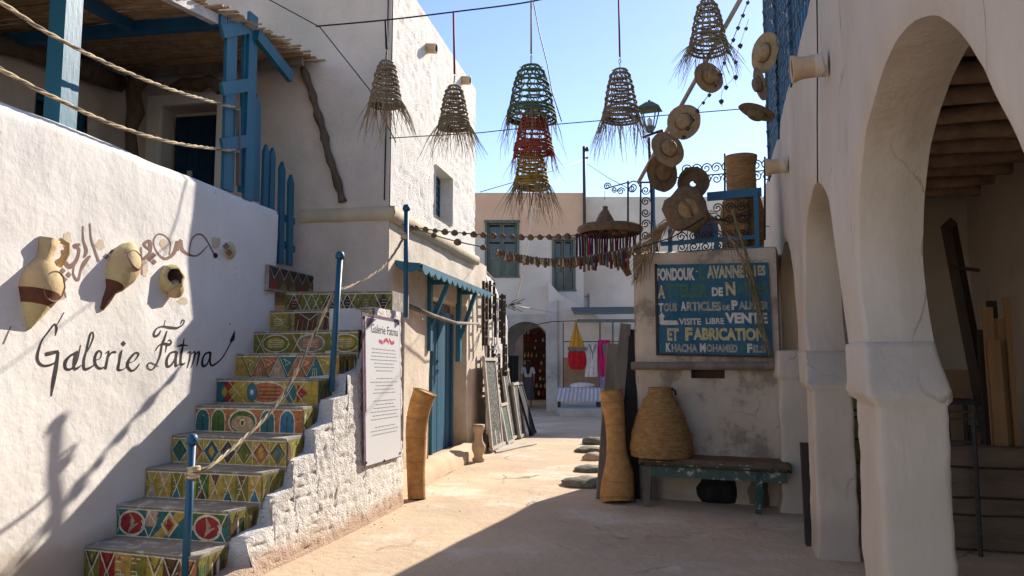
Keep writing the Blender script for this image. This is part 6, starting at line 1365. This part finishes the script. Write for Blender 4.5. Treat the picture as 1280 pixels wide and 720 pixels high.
for fi in range(o0, len(mb.f)):
    if sum(mb.v[i].z for i in mb.f[fi])/4 > wn1[3]-.3: mb.mi[fi] = si
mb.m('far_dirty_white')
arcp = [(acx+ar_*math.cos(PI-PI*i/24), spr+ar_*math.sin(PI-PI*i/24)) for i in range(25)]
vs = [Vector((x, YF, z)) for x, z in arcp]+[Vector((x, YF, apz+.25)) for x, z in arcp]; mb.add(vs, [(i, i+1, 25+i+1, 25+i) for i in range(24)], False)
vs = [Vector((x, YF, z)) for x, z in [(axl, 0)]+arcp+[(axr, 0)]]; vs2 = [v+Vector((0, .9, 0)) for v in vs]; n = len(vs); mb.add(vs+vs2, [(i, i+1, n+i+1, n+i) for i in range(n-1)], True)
mb.m('far_salmon'); mb.add([Vector((x0, YF, zt1)), Vector((x1, YF, zt1)), Vector((x1, YF+6, zt1)), Vector((x0, YF+6, zt1))], [(0, 1, 2, 3)]); mb.add([Vector((x1, YF, 4)), Vector((x1, YF+6, 4)), Vector((x1, YF+6, zt1)), Vector((x1, YF, zt1))], [(0, 1, 2, 3)])
mb.build('wall', parent=fb)
def shutters(par, w_, lab=None):
    xa, za, xb, zb = w_; mb = MB(); mb.m('glass'); mb.add([Vector((xa, YF+.3, za)), Vector((xb, YF+.3, za)), Vector((xb, YF+.3, zb)), Vector((xa, YF+.3, zb))], [(0, 1, 2, 3)]); 
    mb.m('weathered_green')
    for a_, b_ in ((xa, xa+.08), (xb-.08, xb)): mb.hexa([Vector(v) for v in ((a_, YF-.03, za), (b_, YF-.03, za), (b_, YF+.3, za), (a_, YF+.3, za), (a_, YF-.03, zb), (b_, YF-.03, zb), (b_, YF+.3, zb), (a_, YF+.3, zb))])
    for a_, b_ in ((za-.06, za), (zb-.08, zb+.02)): mb.hexa([Vector(v) for v in ((xa-.03, YF-.04, a_), (xb+.03, YF-.04, a_), (xb+.03, YF+.3, a_), (xa-.03, YF+.3, a_), (xa-.03, YF-.04, b_), (xb+.03, YF-.04, b_), (xb+.03, YF+.3, b_), (xa-.03, YF+.3, b_))])
    wn = mb.build('window', parent=par)
    for j in range(2):
        a_ = xa+.08+(xb-xa-.16)*j/2+.01; b_ = a_+(xb-xa-.16)/2-.02; mb = MB(); mb.m('weathered_green')
        def bx(x0_, x1_, z0_, z1_, y0_, y1_): mb.hexa([Vector(v) for v in ((x0_, y0_, z0_), (x1_, y0_, z0_), (x1_, y1_, z0_), (x0_, y1_, z0_), (x0_, y0_, z1_), (x1_, y0_, z1_), (x1_, y1_, z1_), (x0_, y1_, z1_))])
        bx(a_, a_+.06, za, zb-.08, YF+.1, YF+.15); bx(b_-.06, b_, za, zb-.08, YF+.1, YF+.15)
        for k in range(4): z_ = za+(zb-.13-za)*k/3; bx(a_+.06, b_-.06, z_, z_+.06, YF+.1, YF+.15)
        mb.m('weathered_green'); bx(a_+.06, b_-.06, za+.06, za+(zb-za)*.33, YF+.115, YF+.14); 
        mb.build('shutter', parent=wn)
shutters(fb, wn1); shutters(fb, wn2)
mb = MB(); mb.m('far_white'); za, zb = FP(670, 300)
# second white building to the right, further behind
fr = thing('far_white_house', 'plain white house with a flat roof behind the terrace', 'house', (8, YF+5, 0)); mb = MB(); mb.m('far_white')
xa = FP(726, 300, YF+1)[0]; xb = FP(1010, 300, YF+1)[0]; zr = FP(760, 246, YF+1)[1]
mb.grid(lambda x, z: Vector((x, YF+1, z)), lin(xa, xb, .5), lin(0, zr, .5)); mb.add([Vector((xa, YF+1, zr)), Vector((xb, YF+1, zr)), Vector((xb, YF+8, zr)), Vector((xa, YF+8, zr))], [(0, 1, 2, 3)]); mb.build('wall', parent=fr)
# outside stair parapet with diagonal top
sp_ = thing('stair_parapet', 'white outside stair with a diagonal parapet climbing the far house', 'stair', (4, YF-.8, 0)); mb = MB(); mb.m('far_white'); pts = [(686, 520), (686, 352), (700, 368), (740, 390), (770, 420), (796, 436), (796, 520)]
Y0, Y1 = YF-.9, YF-.02; P2_ = []
for x, y in pts: a_, b_ = FP(x, y, Y0); P2_.append((a_, max(b_, 0)))
P2_[0] = (P2_[0][0], 0); P2_[-1] = (P2_[-1][0], 0); n = len(P2_); mb.add([Vector((x, Y0, z)) for x, z in P2_]+[Vector((x, Y1, z)) for x, z in P2_], [tuple(range(n)), tuple(reversed(range(n, 2*n)))]+[(i, (i+1) % n, n+(i+1) % n, n+i) for i in range(n)], False); mb.build('parapet', parent=sp_)
mb = MB(); mb.m('far_dirty_white'); a_, b_ = FP(683, 512, Y0-.15); c_a, _ = FP(697, 512, Y0-.15); mb.hexa([Vector(v) for v in ((a_, Y0-.15, 0), (c_a, Y0-.15, 0), (c_a, Y0-.01, 0), (a_, Y0-.01, 0), (a_, Y0-.15, 3.4), (c_a, Y0-.15, 3.6), (c_a, Y0-.01, 3.6), (a_, Y0-.01, 3.4))]); mb.build('pillar', parent=sp_)
# paved step in front
mb = MB(); mb.m('far_dirty_white'); a_, _ = FP(697, 512, 24.4); b_, _ = FP(800, 512, 24.4); mb.hexa([Vector(v) for v in ((a_, 22.6, 0), (b_, 22.6, 0), (b_, 25.05, 0), (a_, 25.05, 0), (a_, 22.6, .22), (b_, 22.6, .22), (b_, 25.05, .22), (a_, 25.05, .22))]); o = mb.build('raised_pavement'); o['kind'] = 'structure'
# sheet metal canopy over the clothes stall
YC = 23.6
def CP(x, y, Y=YC): return atY(x, y, Y)
cn = thing('stall_canopy', 'thin dark green canopy on posts over the clothes stall at the end of the street', 'canopy', CP(757, 510)); mb = MB(); mb.m('weathered_green'); p = CP(718, 391); q = CP(800, 390); mb.hexa([p-UZ*.06, q-UZ*.06, q+Vector((0, 1.3, .2)), p+Vector((0, 1.3, .2)), p, q, q+Vector((0, 1.3, .26)), p+Vector((0, 1.3, .26))]); mb.bar(CP(722, 401), CP(800, 401), .08, .1); mb.build('roof_sheet', parent=cn)
for x in (750, 766): mb = MB(); mb.m('pole_grey'); a_ = CP(x, 512); a_.z = 0; b_ = CP(x, 402); mb.bar(a_, b_, .05, .05); mb.build('post', parent=cn)
mb = MB(); mb.m('iron'); mb.sweep([CP(664, 407, 24.9), CP(690, 402, 24.5), CP(722, 401), CP(785, 400)], .018, 4); mb.sweep([CP(704, 403), CP(704, 492)], .02, 4); mb.sweep([CP(704, 427), CP(790, 427)], .02, 4); mb.build('hanging_rail', parent=cn)
mb = MB(); mb.m('cardboard'); a_ = CP(704, 447, 24.6); b_ = CP(750, 486, 24.6); mb.hexa([Vector((x, y, z)) for z in (b_.z, a_.z) for x, y in ((a_.x, 24.6), (b_.x, 24.6), (b_.x, 24.65), (a_.x, 24.65))]); o = mb.build('wood_panel', origin=b_); o['label'] = 'brown board behind the hanging clothes at the far stall'; o['category'] = 'panel'
def garment(name, label, cat, outline, m_, Y=YC, fold=3., trim=None):
    # outline: list of (y, xleft, xright)
    t = thing(name, label, cat, CP((outline[0][1]+outline[0][2])/2, outline[0][0], Y), 'clothes hung at the far stall'); mb = MB(); mb.m(m_); rows = smoothpath(outline, 3)
    for sgn in (0, 1):
        def gf_(u, v):
            y, a_, b_ = rows[int(v)]; p = CP(a_+(b_-a_)*u, y, Y); th = math.sin(PI*u)*.07+.02; p.y += (-th if sgn == 0 else th)+.03*math.sin(u*fold*2*PI+v*.2); return p
        mb.grid(gf_, lin(0, 1, .06), list(range(len(rows))))
    mb.build('cloth', parent=t)
    if trim:
        for (outl, mm) in trim:
            mb = MB(); mb.m(mm); r2 = smoothpath(outl, 3)
            mb.grid(lambda u, v: CP(r2[int(v)][1]+(r2[int(v)][2]-r2[int(v)][1])*u, r2[int(v)][0], Y)-Vector((0, .12, 0)), lin(0, 1, .2), list(range(len(r2)))); mb.build('trim', parent=t)
garment('hooded_cloak', 'pointed mustard yellow hooded cloak hanging at the far stall', 'cloak', [(401, 719.3, 720.7), (410, 717.5, 722.5), (422, 714, 727), (434, 711, 731.5)], 'cloth_yellow', trim=[([(434, 709, 733), (439, 710, 732)], 'cloth_grey')])
garment('red_shirt', 'red garment hanging below the yellow hood', 'shirt', [(437, 713, 729), (442, 710, 732), (455, 711, 733), (462, 714, 729)], 'cloth_red')
garment('white_dress', 'off white robe with a brown neckline hanging between the red and pink clothes', 'robe', [(430, 737, 744), (436, 733, 747), (452, 733, 747), (471, 731, 748)], 'cloth_white', trim=[([(430, 735, 736.5), (436, 737, 738.5), (441, 739.5, 740.5), (449, 739.5, 740.5)], 'cloth_grey'), ([(430, 744, 745.5), (436, 742, 743.5), (441, 740, 741)], 'cloth_grey')])
garment('pink_dress', 'bright pink robe with a blue and white hem at the right end of the stall', 'dress', [(425, 748, 762), (432, 747, 763), (455, 748, 765), (473, 749, 766)], 'cloth_pink', trim=[([(471, 749, 766), (485, 750, 767)], 'cloth_blue'), ([(430, 752, 758), (447, 754.5, 756)], 'cloth_grey')])
# striped table
tb = thing('striped_table', 'low table covered with a blue and white striped cloth at the far stall', 'table', CP(725, 506)); 
a_ = CP(697, 485, 23.4); b_ = CP(751, 485, 23.4); zt_ = a_.z; zb_ = CP(697, 502, 23.4).z
nS = 22
for i in range(nS):
    mb = MB(); mb.m('cloth_white' if i % 2 else 'cloth_stripe'); xa_, xb_ = a_.x+(b_.x-a_.x)*i/nS, a_.x+(b_.x-a_.x)*(i+1)/nS
    if i == 0: mbS = MB()
    mbS.m('cloth_white' if i % 2 else 'cloth_stripe'); sk = -.1*(1-i/nS); w0_ = .02*math.sin(i*1.1); w1_ = .02*math.sin((i+1)*1.1)
    mbS.add([Vector((xa_+sk, 23.4+w0_, zb_)), Vector((xb_+sk, 23.4+w1_, zb_)), Vector((xb_, 23.42, zt_)), Vector((xa_, 23.42, zt_)), Vector((xb_, 24.0, zt_)), Vector((xa_, 24.0, zt_))], [(0, 1, 2, 3), (3, 2, 4, 5)], True)
mbS.build('tablecloth', parent=tb)
for x, y in ((a_.x+.06, 23.5), (b_.x-.06, 23.5), (a_.x+.06, 23.9), (b_.x-.06, 23.9)): mb = MB(); mb.m('dark_wood'); mb.bar((x, y, .2), (x, y, zt_-.01), .05, .05); mb.build('leg', parent=tb)
lump('folded_cloth', 'white folded cloth lying on the striped table', 'cloth', Vector((CP(728, 484, 23.6).x, 23.6, zt_)), .38, .18, .16, 'cloth_white', 14)
# yellow box by the pink dress
mb = MB(); mb.m('plank_wood'); p = CP(766, 480, 22.0); mb.hexa([Vector((p.x+x, 22+y, z)) for z in (.1, p.z) for x, y in ((-.05, 0), (.3, 0), (.3, .3), (-.05, .3))]); o = mb.build('wooden_crate', origin=p); o['label'] = 'orange wooden crate between the pink robe and the leaning boards'; o['category'] = 'crate'
# ---- interior of the vaulted passage with shelves of wares
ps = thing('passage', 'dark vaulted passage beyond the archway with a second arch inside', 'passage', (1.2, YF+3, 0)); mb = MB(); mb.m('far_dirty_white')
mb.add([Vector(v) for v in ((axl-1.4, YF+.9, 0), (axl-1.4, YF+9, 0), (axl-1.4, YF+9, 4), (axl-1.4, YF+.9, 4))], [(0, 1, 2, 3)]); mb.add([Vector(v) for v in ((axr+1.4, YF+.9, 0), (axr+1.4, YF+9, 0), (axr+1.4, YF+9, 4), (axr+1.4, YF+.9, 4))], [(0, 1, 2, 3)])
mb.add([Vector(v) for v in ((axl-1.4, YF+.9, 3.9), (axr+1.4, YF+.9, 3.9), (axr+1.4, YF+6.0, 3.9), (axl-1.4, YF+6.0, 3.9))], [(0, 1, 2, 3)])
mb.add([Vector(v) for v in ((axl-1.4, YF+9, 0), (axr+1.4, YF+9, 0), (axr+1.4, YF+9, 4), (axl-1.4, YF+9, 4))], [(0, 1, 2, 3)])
# inner arch
c2x, r2 = FP(678, 440, YF+3)[0], 1.15; ap2 = [(c2x+r2*math.cos(PI-PI*i/16), 1.75+r2*math.sin(PI-PI*i/16)) for i in range(17)]
mb.add([Vector((x, YF+3, z)) for x, z in ap2]+[Vector((x, YF+3, 3.95)) for x, z in ap2], [(i, i+1, 17+i+1, 17+i) for i in range(16)]); mb.add([Vector((axl-1.4, YF+3, 0)), Vector((c2x-r2, YF+3, 0)), Vector((c2x-r2, YF+3, 3.95)), Vector((axl-1.4, YF+3, 3.95))], [(0, 1, 2, 3)])
mb.build('vault', parent=ps)
sh = thing('ware_shelves', 'wall of dark shelves crowded with small pots at the back of the passage', 'shelf', (FP(672, 480, YF+6.4)[0], YF+6.4, 0)); YQ = YF+6.4; sx0, sx1 = FP(654, 450, YQ)[0], FP(692, 450, YQ)[0]
for k in range(9): mb = MB(); mb.m('dark_wood'); z_ = .15+k*.32; mb.hexa([Vector((x, y, z)) for z in (z_, z_+.03) for x, y in ((sx0, YQ), (sx1, YQ), (sx1, YQ+.3), (sx0, YQ+.3))]); mb.build('shelf_board', parent=sh)
mb = MB(); mb.m('pot_brown'); mb.hexa([Vector((x, y, z)) for z in (0, 3.1) for x, y in ((sx0, YQ+.3), (sx1, YQ+.3), (sx1, YQ+.34), (sx0, YQ+.34))]); mb.build('back_panel', parent=sh)
pi = 0
for k in range(9):
    x = sx0+.08
    while x < sx1-.05:
        r = random.uniform(.035, .065); h = random.uniform(.10, .22); m_, cn_ = random.choice([('cloth_white', 'white'), ('clay_pale', 'pale clay'), ('pot_brown', 'brown'), ('wine', 'wine red'), ('paint_ochre', 'ochre'), ('cloth_red', 'bright red')]); mb = MB(); mb.m(m_); c = Vector((x, YQ+.10, .18+k*.32)); mb.lathe(c, (0, 0, 1), [(r*.6, 0), (r, h*.35), (r*.9, h*.6), (r*.45, h*.8), (r*.6, h), (0, h)], 8)
        o = mb.build('small_pot', origin=c); o['label'] = 'small %s pot on the %s passage shelf%s' % (cn_, ['lowest', 'second', 'third', 'fourth', 'fifth', 'sixth', 'seventh', 'eighth', 'top'][k], ' from the floor' if 0 < k < 8 else ''); o['category'] = 'pot'; o['group'] = 'small pots on the passage shelves'; x += r*2+random.uniform(.02, .09)
mb = MB(); mb.m('wine'); mb.hexa([Vector((x, y, z)) for z in (.9, 2.6) for x, y in ((sx1-.22, YQ-.1), (sx1-.02, YQ-.1), (sx1-.02, YQ-.05), (sx1-.22, YQ-.05))]); o = mb.build('red_banner', origin=(sx1, YQ, .9)); o['label'] = 'narrow red cloth hanging at the right of the passage shelves'; o['category'] = 'cloth'
mb = MB(); mb.m('cloth_dark'); mb.grid(lambda u, v: Vector((FP(634, 450, YF-.3)[0]+u*.35+.03*v, YF-.3+.04*math.sin(u*20), .5+v*1.3)), lin(0, 1, .1), lin(0, 1, .2)); o = mb.build('hanging_clothes', origin=(FP(636, 450)[0], YF, .5)); o['label'] = 'dark purple clothes hanging at the left jamb of the archway'; o['category'] = 'clothes'
# aerial mast on the far roof
mb = MB(); mb.m('iron'); YM = YF-.12; mb.sweep([atY(731, 320, YM), atY(730, 183, YM)], .055, 6); mb.sweep([atY(730, 187, YM), atY(735, 187, YM)], .035, 5); mb.sweep([atY(730, 198, YM), atY(735, 197, YM)], .035, 5); mb.sweep([atY(734, 184, YM), atY(734, 189, YM)], .055, 5)
o = mb.build('utility_mast', origin=atY(731, 320, YF-.12)); o['label'] = 'thin black mast with insulators fixed to the far house, rising against the sky'; o['category'] = 'mast'
# thorny twigs and wire bundle at the wall end
cable('white wire sagging across the far archway', [atY(636, 380, 15), atY(655, 384, 20), atY(690, 390, 24), atY(715, 388, 24)], .015, 'cloth_white')
mb = MB(); mb.m('iron')
for k in range(14): a_ = atY(634+random.uniform(-3, 6), 381+random.uniform(-3, 4), 15); b_ = a_+Vector((random.uniform(-.1, .3), random.uniform(-.1, .1), random.uniform(-.12, .12))); mb.sweep([a_, b_], .008, 4)
o = mb.build('dry_twigs', origin=atY(636, 382, 15)); o['label'] = 'tangle of dry twigs sticking out of the end of the street wall'; o['category'] = 'twigs'; o['kind'] = 'stuff'
# ================================================================== PERSON in the archway
pb = px_z(661, 508, 0); pb = Vector((atY(660, 452, 27.2).x, 27.2, 0))
t = thing('person', 'person with long dark hair and white top seen from behind in the archway', 'person', pb)
def skinmesh(name, joints, edges, m_, par, sub=2):
    me = bpy.data.meshes.new(name); me.from_pydata([Vector(j[:3])+pb-loc_of(par) for j in joints], edges, []); o = bpy.data.objects.new(name, me); col.objects.link(o); o.parent = par; LOC[o.name] = loc_of(par)
    md = o.modifiers.new('Skin', 'SKIN'); md.use_smooth_shade = True
    for i, v in enumerate(me.skin_vertices[0].data): v.radius = (joints[i][3], joints[i][4] if len(joints[i]) > 4 else joints[i][3]); v.use_root = (i == 0)
    s_ = o.modifiers.new('Sub', 'SUBSURF'); s_.levels = sub; s_.render_levels = sub; me.materials.append(M[m_]); return o
J = [(0, 0, .92, .13, .10), (0, 0, 1.12, .11, .08), (0, 0, 1.32, .14, .09), (0, 0, 1.42, .06, .05), (0, 0, 1.50, .045), (0, .01, 1.58, .085, .095), (0, .01, 1.66, .075, .085),
     (.17, 0, 1.36, .05), (.21, -.02, 1.1, .038), (.20, .09, .90, .028), (.20, .13, .83, .022), (-.17, 0, 1.36, .05), (-.21, -.02, 1.1, .038), (-.19, .12, .93, .028), (-.18, .17, .88, .022),
     (.09, 0, .86, .075), (.10, .02, .48, .052), (.11, -.02, .09, .035), (.12, .12, .03, .03), (-.09, 0, .86, .075), (-.10, -.05, .48, .052), (-.10, -.14, .09, .035), (-.11, .0, .03, .03)]
E_ = [(0, 1), (1, 2), (2, 3), (3, 4), (4, 5), (5, 6), (2, 7), (7, 8), (8, 9), (9, 10), (2, 11), (11, 12), (12, 13), (13, 14), (0, 15), (15, 16), (16, 17), (17, 18), (0, 19), (19, 20), (20, 21), (21, 22)]
def fingers(J, E_, hi, sx):
    b = J[hi]
    for k, (dx, L_) in enumerate([(-.025, .06), (-.009, .07), (.008, .066), (.024, .052)]):
        i = len(J); J.append((b[0]+dx*.8, b[1]+.03, b[2]-.03, .009)); J.append((b[0]+dx, b[1]+.045, b[2]-.03-L_, .007)); E_ += [(hi, i), (i, i+1)]
    i = len(J); J.append((b[0]-sx*.03, b[1]+.04, b[2]-.035, .009)); E_.append((hi, i))
fingers(J, E_, 10, 1); fingers(J, E_, 14, -1)
skinmesh('body', J, E_, 'skin', t)
skinmesh('top', [(0, 0, 1.0, .16, .125), (0, 0, 1.15, .14, .11), (0, 0, 1.33, .165, .115), (0, 0, 1.42, .085, .07), (.17, 0, 1.36, .065), (.215, -.02, 1.15, .055), (-.17, 0, 1.36, .065), (-.215, -.02, 1.15, .055)], [(0, 1), (1, 2), (2, 3), (2, 4), (4, 5), (2, 6), (6, 7)], 'top_white', t)
mb = MB(); mb.m('skirt_grey'); mb.lathe(pb+Vector((0, 0, .28)), (0, 0, 1), [(.23, 0), (.24, .02), (.20, .35), (.175, .6), (.15, .78)], 20, wob=.1); mb.build('skirt', parent=t)
skinmesh('hair', [(0, -.015, 1.64, .10, .10), (0, -.04, 1.56, .095, .08), (0, -.09, 1.42, .085, .05), (0, -.12, 1.26, .07, .035), (0, -.115, 1.16, .04, .02)], [(0, 1), (1, 2), (2, 3), (3, 4)], 'hair', t)
# small debris on the paving
dbm = MB(); dbm.m('pale_cement')
for i in range(110):
    e = random.random()
    if e < .5: s = random.uniform(5, 13); tt_ = -2.78+abs(random.gauss(0, .12)) if s < 8.4 else HT+.24+abs(random.gauss(0, .15)); p = W(A, s, tt_, 0)
    else: p = Vector((random.uniform(-1.5, 3), random.uniform(5, 16), 0))
    r = random.uniform(.003, .009); p.z = .012*fbm(p.x*.8, p.y*.8)+r*.4
    dbm.lathe(p-Vector((0, 0, r)), (random.uniform(-.3, .3), random.uniform(-.3, .3), 1), [(0, 0), (r, r*.6), (r*.8, r*1.3), (0, r*1.7)], 5, smooth=False)
o = dbm.build('grit'); o['kind'] = 'stuff'; o['label'] = 'loose grit and small stones along the wall feet and paving'
